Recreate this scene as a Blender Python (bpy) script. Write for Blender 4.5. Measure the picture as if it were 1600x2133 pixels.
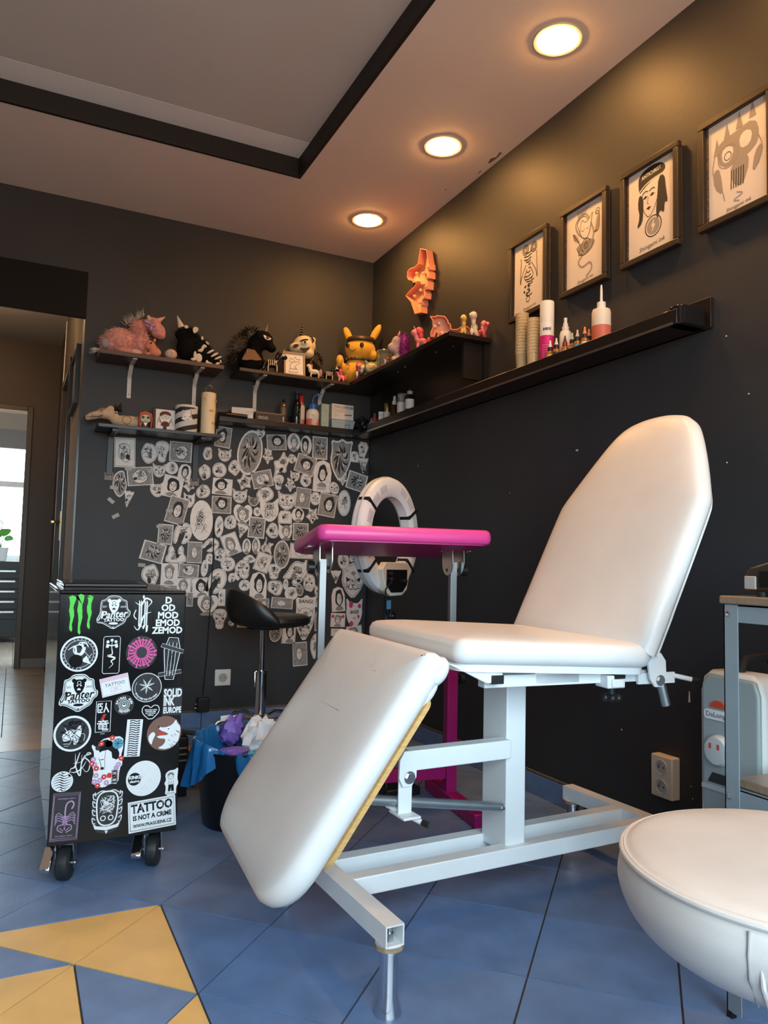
import bpy, bmesh, math, random
from mathutils import Vector, Matrix, Euler
for o in list(bpy.data.objects): bpy.data.objects.remove(o)
scn = bpy.context.scene
COL = scn.collection
PI = math.pi
def R(d): return math.radians(d)

# ---------------------------------------------------------------- camera
CAM_H = 0.8487
yaw, pit, rol = 0.453113, 0.069855, 0.022701
cy, sy = math.cos(yaw), math.sin(yaw)
fwd = Vector((sy*math.cos(pit), cy*math.cos(pit), math.sin(pit)))
rgt = Vector((cy, -sy, 0)); upv = rgt.cross(fwd)
r2 = rgt*math.cos(rol) + upv*math.sin(rol)
u2 = -rgt*math.sin(rol) + upv*math.cos(rol)
cam = bpy.data.cameras.new('camera'); camo = bpy.data.objects.new('camera', cam); COL.objects.link(camo)
camo.matrix_world = Matrix(((r2.x, u2.x, -fwd.x, 0), (r2.y, u2.y, -fwd.y, 0), (r2.z, u2.z, -fwd.z, CAM_H), (0, 0, 0, 1)))
cam.sensor_fit = 'HORIZONTAL'; cam.sensor_width = 36; cam.lens = 1572.75/1600*36
cam.clip_start = 0.02
scn.camera = camo

# ---------------------------------------------------------------- light, exposure
scn.view_settings.view_transform = 'Standard'
scn.view_settings.look = 'None'
scn.view_settings.gamma = 1.0
scn.view_settings.use_curve_mapping = False
scn.view_settings.exposure = 0.0
w = bpy.data.worlds.new('overcast_sky'); scn.world = w; w.use_nodes = True
bgn = w.node_tree.nodes['Background']
SKY_STRENGTH = 11.0
bgn.inputs[1].default_value = SKY_STRENGTH
wn = w.node_tree; wtc = wn.nodes.new('ShaderNodeTexCoord'); wsx = wn.nodes.new('ShaderNodeSeparateXYZ'); wr_ = wn.nodes.new('ShaderNodeValToRGB')
wmr = wn.nodes.new('ShaderNodeMapRange'); wmr.inputs[1].default_value = -1; wmr.inputs[2].default_value = 1
wn.links.new(wtc.outputs['Generated'], wsx.inputs[0]); wn.links.new(wsx.outputs['Z'], wmr.inputs[0]); wn.links.new(wmr.outputs[0], wr_.inputs[0]); wn.links.new(wr_.outputs[0], bgn.inputs[0])
wr_.color_ramp.elements[0].position = 0.47; wr_.color_ramp.elements[0].color = (0.46, 0.335, 0.235, 1)    # street below the horizon
wr_.color_ramp.elements[1].position = 0.53; wr_.color_ramp.elements[1].color = (0.66, 0.86, 0.97, 1)        # overcast sky
# daylight enters by the shop window in the front wall (a portal guides the sky's light through it)
ROOM_X0, ROOM_X1, ROOM_Y0, ROOM_Y1, ZC = -2.6, 1.8146, -1.0, 3.944, 2.6226
WIN = (-1.15, 1.72, 0.62, 2.25)     # x0 x1 z0 z1 of the shop window
al = bpy.data.lights.new('window_daylight', 'AREA'); al.shape = 'RECTANGLE'
al.size = WIN[1]-WIN[0]; al.size_y = WIN[3]-WIN[2]; al.cycles.is_portal = True
alo = bpy.data.objects.new('window_daylight', al); COL.objects.link(alo)
alo.location = ((WIN[0]+WIN[1])/2, ROOM_Y0-0.06, (WIN[2]+WIN[3])/2); alo.rotation_euler = (R(90), 0, 0)
al2 = bpy.data.lights.new('far_window_daylight', 'AREA'); al2.shape = 'RECTANGLE'
al2.size = 1.5; al2.size_y = 1.4; al2.cycles.is_portal = True
al2o = bpy.data.objects.new('far_window_daylight', al2); COL.objects.link(al2o)
al2o.location = (-0.35, 9.06, 1.5); al2o.rotation_euler = (R(-90), 0, 0)
LAMP_STRENGTH = 165.0
LAMP_COLOR = (1.0, 0.47, 0.13)

# ---------------------------------------------------------------- materials
MATS = {}
def mat(name, col, rough=0.5, metal=0.0, spec=0.5, var=0.0, vscale=20.0, bump=0.0, bscale=60.0, emit=None, estr=0.0, trans=0.0, alpha=1.0, coat=0.0, sss=0.0, sheen=0.0, stretch=None, ior=1.45):
    if name in MATS: return MATS[name]
    m = bpy.data.materials.new(name); m.use_nodes = True
    nt = m.node_tree; b = nt.nodes['Principled BSDF']
    b.inputs['Base Color'].default_value = (*col, 1); b.inputs['Roughness'].default_value = rough
    b.inputs['Metallic'].default_value = metal; b.inputs['Specular IOR Level'].default_value = spec
    b.inputs['IOR'].default_value = ior
    b.inputs['Coat Weight'].default_value = coat; b.inputs['Transmission Weight'].default_value = trans
    b.inputs['Alpha'].default_value = alpha; b.inputs['Sheen Weight'].default_value = sheen
    if emit: b.inputs['Emission Color'].default_value = (*emit, 1); b.inputs['Emission Strength'].default_value = estr
    if var or bump:
        tc = nt.nodes.new('ShaderNodeTexCoord'); src = tc.outputs['Object']
        if stretch:
            mp = nt.nodes.new('ShaderNodeMapping'); mp.inputs['Scale'].default_value = stretch
            nt.links.new(src, mp.inputs[0]); src = mp.outputs[0]
    if var:
        n = nt.nodes.new('ShaderNodeTexNoise'); n.inputs['Scale'].default_value = vscale; n.inputs['Detail'].default_value = 5
        nt.links.new(src, n.inputs['Vector'])
        mr = nt.nodes.new('ShaderNodeMapRange'); mr.inputs[1].default_value = 0.3; mr.inputs[2].default_value = 0.7
        mr.inputs[3].default_value = 1-var; mr.inputs[4].default_value = 1+var
        nt.links.new(n.outputs[0], mr.inputs[0])
        mx = nt.nodes.new('ShaderNodeVectorMath'); mx.operation = 'SCALE'; mx.inputs[0].default_value = col
        nt.links.new(mr.outputs[0], mx.inputs['Scale']); nt.links.new(mx.outputs[0], b.inputs['Base Color'])
    if bump:
        n2 = nt.nodes.new('ShaderNodeTexNoise'); n2.inputs['Scale'].default_value = bscale; n2.inputs['Detail'].default_value = 4
        nt.links.new(src, n2.inputs['Vector'])
        bp = nt.nodes.new('ShaderNodeBump'); bp.inputs['Strength'].default_value = bump; bp.inputs['Distance'].default_value = 0.004
        nt.links.new(n2.outputs[0], bp.inputs['Height']); nt.links.new(bp.outputs[0], b.inputs['Normal'])
    MATS[name] = m
    return m
M_WALL = mat('dark_wall_paint', (0.036, 0.038, 0.042), 0.55, spec=0.36, var=0.10, vscale=3, bump=0.12, bscale=55)
M_CEIL = mat('ceiling_paint', (0.86, 0.73, 0.64), 0.8, var=0.03, vscale=2)
M_CEILG = mat('tray_ceiling_paint', (0.66, 0.64, 0.62), 0.8, var=0.04, vscale=2)
M_WHITEBAND = mat('tray_white_band', (0.92, 0.94, 0.95), 0.7)
M_BLACKBAND = mat('tray_black_band', (0.012, 0.010, 0.010), 0.6)
M_TILE = mat('blue_floor_tile', (0.140, 0.235, 0.440), 0.34, spec=0.45, var=0.16, vscale=9, bump=0.08, bscale=180)
M_TILEB = mat('blue_floor_tile_worn', (0.150, 0.220, 0.385), 0.34, spec=0.45, var=0.20, vscale=7, bump=0.08, bscale=180)
M_YEL = mat('yellow_floor_tile', (0.74, 0.49, 0.18), 0.36, spec=0.4, var=0.10, vscale=8, bump=0.05, bscale=160)
M_BEIGE = mat('warm_lit_corridor_tile', (0.44, 0.36, 0.28), 0.30, spec=0.5, var=0.15, vscale=6, bump=0.06, bscale=120)  # warm corridor light and floor sheen are put into this beige
M_GROUT = mat('dark_grout', (0.075, 0.066, 0.062), 0.85, var=0.2, vscale=30)
M_BROWNWALL = mat('brown_corridor_wall', (0.075, 0.052, 0.038), 0.5, var=0.12, vscale=3, bump=0.08)
M_TAN = mat('tan_reveal_paint', (0.30, 0.22, 0.145), 0.8, spec=0.15, var=0.12, vscale=5)
M_WHITE_VINYL = mat('white_vinyl', (0.78, 0.775, 0.765), 0.36, spec=0.5, var=0.05, vscale=4, bump=0.05, bscale=240)
M_OLD_VINYL = mat('aged_white_vinyl', (0.62, 0.575, 0.54), 0.42, spec=0.4, var=0.09, vscale=7, bump=0.06, bscale=200)
M_WHITE_STEEL = mat('white_powder_coat', (0.80, 0.82, 0.83), 0.32, spec=0.5, var=0.03, vscale=12)
M_CHROME = mat('chrome', (0.75, 0.76, 0.78), 0.12, metal=1.0)
M_STEEL = mat('brushed_steel', (0.55, 0.55, 0.54), 0.30, metal=1.0, var=0.08, vscale=40)
M_ZINC = mat('zinc_pipe', (0.42, 0.46, 0.48), 0.38, metal=0.9, var=0.1, vscale=30)
M_RUST = mat('rusty_plate', (0.42, 0.30, 0.20), 0.6, metal=0.3, var=0.4, vscale=60)
M_WOOD = mat('birch_plywood_edge', (0.62, 0.38, 0.14), 0.5, var=0.15, vscale=25, stretch=(1, 1, 8))
M_BLACK = mat('black_plastic', (0.012, 0.012, 0.013), 0.38)
M_BLACKG = mat('glossy_black', (0.008, 0.008, 0.009), 0.10, spec=0.6)
M_BLACKM = mat('matt_black', (0.010, 0.010, 0.011), 0.7)
M_RUBBER = mat('black_rubber', (0.018, 0.020, 0.021), 0.45, var=0.3, vscale=60, bump=0.1, bscale=120)
M_PINK = mat('pink_vinyl', (0.78, 0.075, 0.36), 0.28, spec=0.5, var=0.04, vscale=5)
M_MAGENTA = mat('magenta_powder_coat', (0.40, 0.010, 0.17), 0.33)
M_PLASTIC_W = mat('white_plastic', (0.74, 0.75, 0.76), 0.4, var=0.03, vscale=10)
M_PAPER = mat('drawing_paper', (0.74, 0.72, 0.70), 0.75, var=0.07, vscale=40)
M_INK = mat('black_ink', (0.022, 0.020, 0.020), 0.7)
M_WASH = mat('grey_ink_wash', (0.27, 0.26, 0.255), 0.75, var=0.3, vscale=70)
M_REDINK = mat('pink_ink', (0.62, 0.045, 0.14), 0.7)

def crv(pts, n=4):      # Catmull-Rom through points
    out = []
    for i in range(len(pts)-1):
        p0 = Vector(pts[max(i-1, 0)]); p1 = Vector(pts[i]); p2 = Vector(pts[i+1]); p3 = Vector(pts[min(i+2, len(pts)-1)])
        for k in range(n):
            t = k/n; q = .5*((2*p1)+(p2-p0)*t+(2*p0-5*p1+4*p2-p3)*t*t+(3*p1-p0-3*p2+p3)*t**3); out.append((max(q.x, 0), q.y))
    out.append(tuple(pts[-1])); return out
# ---------------------------------------------------------------- mesh building
class MB:
    def __init__(s): s.v = []; s.f = []; s.mi = []
    def add(s, vs, fs, mi=0, M=None):
        k = len(s.v)
        for p in vs: s.v.append(tuple(M @ Vector(p)) if M else tuple(p))
        for f in fs: s.f.append([i+k for i in f]); s.mi.append(mi)
        return s
    def box(s, c, d, mi=0, M=None, rz=0):
        hx, hy, hz = d[0]/2, d[1]/2, d[2]/2
        vs = [(x*hx, y*hy, z*hz) for z in (-1, 1) for y in (-1, 1) for x in (-1, 1)]
        T = Matrix.Translation(c) @ Matrix.Rotation(rz, 4, 'Z')
        vs = [T @ Vector(p) for p in vs]
        return s.add(vs, [(0, 2, 3, 1), (4, 5, 7, 6), (0, 1, 5, 4), (2, 6, 7, 3), (0, 4, 6, 2), (1, 3, 7, 5)], mi, M)
    def bb(s, x0, x1, y0, y1, z0, z1, mi=0, M=None):
        return s.box(((x0+x1)/2, (y0+y1)/2, (z0+z1)/2), (abs(x1-x0), abs(y1-y0), abs(z1-z0)), mi, M)
    def lathe(s, prof, n=24, mi=0, M=None, cap=True):
        # prof: [(r, z)] bottom to top
        vs = []; fs = []
        for r, z in prof:
            for i in range(n): a = 2*PI*i/n; vs.append((r*math.cos(a), r*math.sin(a), z))
        m = len(prof)
        for j in range(m-1):
            for i in range(n): fs.append((j*n+i, j*n+(i+1) % n, (j+1)*n+(i+1) % n, (j+1)*n+i))
        if cap:
            fs.append(tuple(range(n-1, -1, -1))); fs.append(tuple((m-1)*n+i for i in range(n)))
        return s.add(vs, fs, mi, M)
    def cyl(s, p0, p1, r, n=16, mi=0, r1=None, M=None):
        p0 = Vector(p0); p1 = Vector(p1); d = p1-p0; L = d.length
        q = d.to_track_quat('Z', 'Y').to_matrix().to_4x4()
        T = Matrix.Translation(p0) @ q
        if M: T = M @ T
        return s.lathe([(r, 0), (r if r1 is None else r1, L)], n, mi, T)
    def tube(s, pts, r, n=8, mi=0, M=None, rs=None):
        pts = [Vector(p) for p in pts]; vs = []; fs = []
        prev = None
        for k, p in enumerate(pts):
            t = (pts[min(k+1, len(pts)-1)]-pts[max(k-1, 0)]).normalized()
            a = Vector((0, 0, 1)) if abs(t.z) < 0.9 else Vector((1, 0, 0))
            if prev is not None: a = prev
            u = t.cross(a).normalized() if t.cross(a).length > 1e-6 else t.orthogonal().normalized()
            vv = u.cross(t).normalized(); prev = vv
            rr = rs[k] if rs else r
            for i in range(n): an = 2*PI*i/n; vs.append(p+(u*math.cos(an)+vv*math.sin(an))*rr)
        for k in range(len(pts)-1):
            for i in range(n): fs.append((k*n+i, k*n+(i+1) % n, (k+1)*n+(i+1) % n, (k+1)*n+i))
        fs.append(tuple(range(n-1, -1, -1))); fs.append(tuple((len(pts)-1)*n+i for i in range(n)))
        return s.add(vs, fs, mi, M)
    def prism(s, poly, y0, y1, mi=0, M=None, plane='xz'):
        # polygon (a, b) extruded along the third axis from y0 to y1
        n = len(poly)
        def P(a, b, c): return (a, c, b) if plane == 'xz' else ((a, b, c) if plane == 'xy' else (c, a, b))
        vs = [P(a, b, y0) for a, b in poly]+[P(a, b, y1) for a, b in poly]
        fs = [tuple(range(n)), tuple(range(2*n-1, n-1, -1))]+[(i, i+n, (i+1) % n+n, (i+1) % n) for i in range(n)]
        return s.add(vs, fs, mi, M)
    def ell(s, c, r, n=14, m=9, mi=0, M=None, rot=None):
        T = Matrix.Translation(c)
        if rot: T = T @ Euler(rot).to_matrix().to_4x4()
        T = T @ Matrix.Diagonal((r[0], r[1], r[2], 1))
        if M: T = M @ T
        prof = [(math.sin(PI*j/m), -math.cos(PI*j/m)) for j in range(1, m)]
        k = len(s.v); vs = [(0, 0, -1)]
        for rr, z in prof:
            for i in range(n): a = 2*PI*i/n; vs.append((rr*math.cos(a), rr*math.sin(a), z))
        vs.append((0, 0, 1)); fs = []
        for i in range(n): fs.append((0, 1+(i+1) % n, 1+i))
        for j in range(len(prof)-1):
            for i in range(n): fs.append((1+j*n+i, 1+j*n+(i+1) % n, 1+(j+1)*n+(i+1) % n, 1+(j+1)*n+i))
        b = 1+(len(prof)-1)*n; t = len(vs)-1
        for i in range(n): fs.append((b+i, b+(i+1) % n, t))
        return s.add(vs, fs, mi, T)
    def torus(s, c, Rr, r, n=28, m=8, mi=0, M=None):
        vs = []; fs = []
        for i in range(n):
            a = 2*PI*i/n
            for j in range(m):
                b = 2*PI*j/m; q = Rr+r*math.cos(b); vs.append((c[0]+q*math.cos(a), c[1]+q*math.sin(a), c[2]+r*math.sin(b)))
        for i in range(n):
            for j in range(m): fs.append((i*m+j, ((i+1) % n)*m+j, ((i+1) % n)*m+(j+1) % m, i*m+(j+1) % m))
        return s.add(vs, fs, mi, M)
    def mesh(s, name, mats, smooth=True, angle=40):
        me = bpy.data.meshes.new(name); me.from_pydata(s.v, [], s.f)
        for m in (mats if isinstance(mats, (list, tuple)) else [mats]): me.materials.append(m)
        if any(s.mi): me.polygons.foreach_set('material_index', s.mi)
        bm = bmesh.new(); bm.from_mesh(me); bmesh.ops.recalc_face_normals(bm, faces=bm.faces); bm.to_mesh(me); bm.free()
        if smooth:
            me.polygons.foreach_set('use_smooth', [True]*len(me.polygons))
            me.set_sharp_from_angle(angle=R(angle))
        me.update()
        return me
def obj(name, mb, mats, parent=None, loc=(0, 0, 0), rot=(0, 0, 0), bevel=0, seg=2, label=None, cat=None, group=None, kind=None, smooth=True, angle=40):
    me = mb if isinstance(mb, bpy.types.Mesh) else mb.mesh(name, mats, smooth, angle)
    o = bpy.data.objects.new(name, me); COL.objects.link(o)
    o.location = loc; o.rotation_euler = rot
    if parent: o.parent = parent
    if bevel:
        b = o.modifiers.new('bevel', 'BEVEL'); b.width = bevel; b.segments = seg; b.limit_method = 'ANGLE'; b.angle_limit = R(40)
        b.harden_normals = False
    tag(o, label, cat, group, kind)
    return o
def tag(o, label=None, cat=None, group=None, kind=None):
    if label: o['label'] = label
    if cat: o['category'] = cat
    if group: o['group'] = group
    if kind: o['kind'] = kind
    return o
def thing(name, label, cat, loc=(0, 0, 0), rotz=0, group=None):
    o = bpy.data.objects.new(name, None); COL.objects.link(o); o.empty_display_size = 0.05
    o.location = loc; o.rotation_euler = (0, 0, rotz)
    return tag(o, label, cat, group)
def struct(name, mb, mats, **k): return obj(name, mb, mats, kind='structure', **k)
def sub(parent, name):   # frame part: child empties are avoided, so this only returns the parent
    return parent
def dup(o, parent=None, **k):
    c = o.copy(); COL.objects.link(c)
    if parent: c.parent = parent
    for ch in o.children: dup(ch, c)
    return c
def smoothpoly(pts, it=2):
    for _ in range(it):
        q = []
        n = len(pts)
        for i in range(n):
            a = pts[i]; b = pts[(i+1) % n]
            q.append((a[0]*.75+b[0]*.25, a[1]*.75+b[1]*.25)); q.append((a[0]*.25+b[0]*.75, a[1]*.25+b[1]*.75))
        pts = q
    return pts
def text_mesh(txt, size, M=None, mats=None, align='CENTER', shear=0.0, space=1.0, extr=0.0002, bold=0.0, mi=0):
    cu = bpy.data.curves.new('lettering', 'FONT'); cu.body = txt; cu.size = size; cu.align_x = align; cu.align_y = 'CENTER'
    cu.shear = shear; cu.space_character = space; cu.offset = bold; cu.resolution_u = 2
    o = bpy.data.objects.new('lettering', cu); COL.objects.link(o)
    dg = bpy.context.evaluated_depsgraph_get(); dg.update()
    me = bpy.data.meshes.new_from_object(o.evaluated_get(dg))
    vs = [v.co.copy() for v in me.vertices]; fs = [tuple(p.vertices) for p in me.polygons]
    bpy.data.objects.remove(o); bpy.data.curves.remove(cu); bpy.data.meshes.remove(me)
    return vs, fs
# ================================================================ THE SETTING
XR, YB = ROOM_X1, ROOM_Y1
XD = 0.255                       # left end of the back wall: the corridor opening begins here
# ---- floor with its tiles
fl = struct('floor', MB().bb(ROOM_X0, XR, ROOM_Y0, 9.2, -0.06, -0.004), M_GROUT)
TS = 0.30; C45 = TS/math.sqrt(2)
OX, OY = 0.36786, 1.96657
def gp(i, j): return (OX+(i+j)*C45, OY+(j-i)*C45)
def clip(poly, f):
    out = []
    for k in range(len(poly)):
        a, b = poly[k], poly[(k+1) % len(poly)]; fa, fb = f(a), f(b)
        if fa >= 0: out.append(a)
        if fa*fb < 0: t = fa/(fa-fb); out.append((a[0]+(b[0]-a[0])*t, a[1]+(b[1]-a[1])*t))
    return out
def inset(poly, g):
    cx = sum(p[0] for p in poly)/len(poly); cy_ = sum(p[1] for p in poly)/len(poly)
    n = len(poly); res = []
    ar = sum(poly[i][0]*poly[(i+1) % n][1]-poly[(i+1) % n][0]*poly[i][1] for i in range(n))
    if ar < 0: poly = poly[::-1]
    for i in range(n):
        p0, p1, p2_ = poly[i-1], poly[i], poly[(i+1) % n]
        d1 = Vector((p1[0]-p0[0], p1[1]-p0[1])).normalized(); d2 = Vector((p2_[0]-p1[0], p2_[1]-p1[1])).normalized()
        n1 = Vector((-d1.y, d1.x)); n2 = Vector((-d2.y, d2.x)); bi = n1+n2
        if bi.length < 1e-5: continue
        bi.normalize(); k = g/max(0.25, bi.dot(n1))
        res.append((p1[0]+bi.x*k, p1[1]+bi.y*k))
    return res
def tile(poly, m, rng, h=0.0, name='tile'):
    if len(poly) < 3: return
    ar = abs(sum(poly[i][0]*poly[(i+1) % len(poly)][1]-poly[(i+1) % len(poly)][0]*poly[i][1] for i in range(len(poly))))/2
    if ar < 0.0006: return
    p = inset(poly, 0.0022)
    c = (sum(q[0] for q in p)/len(p), sum(q[1] for q in p)/len(p))
    mb = MB().prism([(q[0]-c[0], q[1]-c[1]) for q in p], -0.012, 0, plane='xy')
    obj(name, mb, m, parent=fl, loc=(c[0], c[1], h+rng.uniform(-0.0006, 0.0004)), rot=(rng.uniform(-.0015, .0015), rng.uniform(-.0015, .0015), 0), smooth=False)
rng = random.Random(4)
TX0 = -1.3; TYB = 3.722
lims = [lambda p: p[0]-TX0, lambda p: XR-0.004-p[0], lambda p: p[1]-0.10, lambda p: (TYB if False else YB)-p[1]]
yel = {(0, -1): 'r', (0, -2): 'r', (1, -2): 'r', (-1, -1): 'l', (-1, -2): 'l', (0, -3): 'r', (-1, -3): 'l', (1, -3): 'r', (2, -3): 'r'}
for i in range(-14, 16):
    for j in range(-16, 18):
        A, B, Cc, D = gp(i, j), gp(i+1, j), gp(i+1, j+1), gp(i, j+1)
        polys = []
        if (i, j) in yel:
            if yel[(i, j)] == 'r': polys = [([A, B, D], M_YEL), ([B, Cc, D], M_TILE)]
            else: polys = [([A, B, Cc], M_YEL), ([A, Cc, D], M_TILE)]
        else: polys = [([A, B, Cc, D], M_TILE if rng.random() < .6 else M_TILEB)]
        for P, m in polys:
            for f in lims: P = clip(P, f) if P else P
            if len(P) < 3: continue
            # the corridor beyond the opening has straight rows: cut the diagonal field there
            if max(p[0] for p in P) <= XD+.3:
                P = clip(P, lambda p: TYB-p[1])
            if len(P) >= 3: tile(P, m, rng)
yy = TYB
while yy < 6.44:
    y1 = min(yy+0.30, 6.45)
    xs = [-1.3, -.9, -.6, -.3, -0.012, .245] if int((yy-TYB)/.3+.5) else [-1.3, -.8, -.4, -.1, .245]
    for a, b in zip(xs[:-1], xs[1:]): tile([(a, yy), (b, yy), (b, y1), (a, y1)], M_BEIGE, rng)
    yy = y1
M_PLANK = mat('pale_wood_floor', (0.50, 0.42, 0.34), 0.3, var=0.2, vscale=4, stretch=(8, 1, 1))
for k in range(14):
    a = -1.3+k*.19
    tile([(a, 6.45), (a+.19, 6.45), (a+.19, 9.0), (a, 9.0)], M_PLANK, rng, name='plank')
# ---- walls
WR = struct('wall_right', MB().bb(XR, XR+.12, ROOM_Y0, YB+.0, -.06, ZC+.2), M_WALL)
WBK = struct('wall_back', MB().bb(XD, XR+.12, YB, YB+.12, -.06, ZC+.2).bb(ROOM_X0, XD, YB, YB+.12, 2.262, ZC+.2), M_WALL)
struct('trim_1', MB().bb(ROOM_X0, XD+.003, YB-.010, YB+.012, 2.027, 2.262), mat('black_header_paint', (.010, .009, .009), .6, spec=.15), bevel=.004)
struct('wall_left', MB().bb(ROOM_X0-.12, ROOM_X0, ROOM_Y0, 6.6, -.06, ZC+.2), mat('left_wall_paint', (.46, .38, .30), .6, var=.05, vscale=3))
fw_ = MB()
fw_.bb(ROOM_X0, WIN[0], ROOM_Y0-.15, ROOM_Y0, -.06, ZC+.2).bb(WIN[1], XR+.12, ROOM_Y0-.15, ROOM_Y0, -.06, ZC+.2)
fw_.bb(WIN[0], WIN[1], ROOM_Y0-.15, ROOM_Y0, -.06, WIN[2]).bb(WIN[0], WIN[1], ROOM_Y0-.15, ROOM_Y0, WIN[3], ZC+.2)
struct('wall_front', fw_, mat('front_wall_paint', (.12, .115, .11), .6))
wf = MB()
for x in (WIN[0]+.02, (WIN[0]+WIN[1])/2, WIN[1]-.02): wf.bb(x-.02, x+.02, ROOM_Y0-.10, ROOM_Y0-.05, WIN[2], WIN[3])
for z in (WIN[2]+.02, WIN[3]-.02): wf.bb(WIN[0], WIN[1], ROOM_Y0-.10, ROOM_Y0-.05, z-.02, z+.02)
struct('window_2', wf, M_WHITE_STEEL)
for (y, zz, a_, b_) in ((2.139, 1.279, .009, .005), (2.551, 1.155, .003, .003), (1.497, 1.162, .004, .003), (2.143, 1.136, .002, .006), (1.913, .328, .003, .004), (1.63, .222, .002, .003), (1.625, .188, .002, .003), (1.495, 1.53, .004, .003), (3.344, 1.354, .002, .007), (1.423, 1.347, .004, .003)):
    obj('plaster_nick', MB().ell((XR-.0002, y, zz), (.0012, a_*.8, b_*.8), 8, 6), mat('plaster_white', (.55, .52, .48), .9), parent=WR)
obj('wall_plug', MB().cyl((XR-.004, 1.632, .465), (XR-.004, 1.632, .497), .003, 8, r1=.0012), mat('plaster_white', (.55, .52, .48), .9), parent=WR)
# ---- ceiling with raised tray
TXI, TYI, TZ = 1.088, 3.213, 2.710
ce = MB()
ce.bb(TXI, XR+.1, ROOM_Y0-.1, YB+.1, ZC, ZC+.03)
ce.bb(ROOM_X0-.1, TXI, TYI, YB+.1, ZC, ZC+.03)
ce.bb(ROOM_X0-.1, TXI, ROOM_Y0-.1, -.3, ZC, ZC+.03)
ce.bb(ROOM_X0-.1, -1.7, -.3, TYI, ZC, ZC+.03)
ceil = struct('ceiling', ce, M_CEIL)
obj('tray_ceiling', MB().bb(-1.75, TXI+.05, -.35, TYI+.05, TZ, TZ+.03), M_CEILG, parent=ceil)
obj('tray_white_band', MB().bb(-1.7, TXI, 3.068, TYI, TZ-.0006, TZ), M_WHITEBAND, parent=ceil)
rs = MB()
rs.bb(TXI-.003, TXI+.012, -.3, TYI+.012, ZC-.001, TZ).bb(-1.7, TXI, TYI-.003, TYI+.012, ZC-.001, TZ)
rs.bb(-1.712, -1.7, -.3, TYI, ZC-.001, TZ).bb(-1.7, TXI, -.312, -.3, ZC-.001, TZ)
obj('tray_riser', rs, M_BLACKBAND, parent=ceil)
M_CHIP = mat('bare_plaster_chip', (.20, .14, .10), .9)
for pts in ([(1.778, 2.60), (1.786, 2.64), (1.772, 2.66), (1.784, 2.70), (1.792, 2.69), (1.795, 2.64), (1.790, 2.60)], [(1.790, 2.76), (1.798, 2.78), (1.793, 2.80)], [(1.74, 2.98), (1.745, 2.99), (1.738, 2.995)]):
    obj('paint_chip', MB().prism(pts, ZC-.0008, ZC, plane='xy'), M_CHIP, parent=ceil)
# ---- recessed ceiling lamps
M_LAMP = mat('lamp_glow', (1, .9, .75), .5, emit=LAMP_COLOR, estr=LAMP_STRENGTH)
def downlight(x, y, lab):
    t = thing('recessed_ceiling_lamp', lab, 'lamp', (x, y, ZC), 0, 'recessed round lamps in the ceiling')
    obj('trim_ring', MB().lathe([(.070, -.005), (.080, -.005), (.082, 0), (.080, .001), (.068, .001), (.067, -.001)], 40, cap=False), mat('lamp_ring', (.55, .50, .45), .4), t)
    obj('lens', MB().lathe([(.0, -.016), (.03, -.015), (.055, -.0115), (.066, -.006), (.0685, 0)], 40, cap=False), M_LAMP, t)
for k, (x, y) in enumerate([(1.551, 1.935), (1.541, 2.675), (1.549, 3.453)]):
    downlight(x, y, ['round glowing recessed ceiling lamp, largest and nearest of the three', 'round glowing recessed ceiling lamp, middle one of the three', 'round glowing recessed ceiling lamp nearest the corner of the room'][k])
for k, (x, y) in enumerate([(1.55, 1.19), (1.55, .44)]):
    downlight(x, y, ['fourth', 'fifth'][k]+' round recessed ceiling lamp along the tray, outside the picture')
# ---- baseboards of blue tile
def baseboard(name, horiz, a0, a1):
    g = MB()
    if horiz: g.bb(a0, a1, YB-.007, YB, -.004, .072)
    else: g.bb(XR-.007, XR, a0, a1, -.004, .072)
    b = struct(name, g, M_GROUT)
    cap = MB()
    if horiz: cap.bb(a0, a1, YB-.012, YB, .076, .086)
    else: cap.bb(XR-.012, XR, a0, a1, .076, .086)
    obj('mortar_cap', cap, mat('rough_mortar', (.10, .085, .075), .9, var=.3, vscale=40, bump=.4, bscale=80), parent=b, bevel=.003)
    s = a1
    while s > a0+.01:
        e = max(a0, s-.30)
        m = MB()
        if horiz: m.bb(-(s-e)/2+.002, (s-e)/2-.002, -.006, .0, .0, .076); loc = ((s+e)/2, YB-.007, 0)
        else: m.bb(-.006, 0, -(s-e)/2+.002, (s-e)/2-.002, .0, .076); loc = (XR-.007, (s+e)/2, 0)
        obj('tile', m, M_TILE, parent=b, loc=loc, bevel=.0015)
        s = e
baseboard('baseboard_back', True, XD+.01, XR-.014)
baseboard('baseboard_right', False, 2.085, YB-.0)
# ---- corridor behind the opening
CX = XD
struct('wall_corridor_right', MB().bb(CX, CX+.1, YB+.12, 4.74, -.06, 2.6), M_TAN)
struct('wall_corridor_door', MB().bb(CX, CX+.1, 4.74, 4.80, -.06, 2.6).bb(CX, CX+.1, 5.62, 6.45, -.06, 2.6).bb(CX, CX+.1, 4.80, 5.62, 2.02, 2.6), M_BROWNWALL)
struct('ceiling_corridor', MB().bb(ROOM_X0, CX+.1, YB+.12, 6.45, 2.53, 2.6), mat('corridor_ceiling', (.50, .44, .38), .7))
cw = MB()
DX0, DX1, DH = -.86, .036, 1.975
cw.bb(DX1, CX+.02, 6.45, 6.57, -.06, 2.6).bb(ROOM_X0, DX0, 6.45, 6.57, -.06, 2.6).bb(DX0, DX1, 6.45, 6.57, DH, 2.6)
struct('wall_corridor_far', cw, M_BROWNWALL)
tr = MB()
tr.bb(DX1, DX1+.04, 6.43, 6.58, 0, DH+.04).bb(DX0-.04, DX0, 6.43, 6.58, 0, DH+.04).bb(DX0, DX1, 6.43, 6.58, DH, DH+.04)
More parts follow.
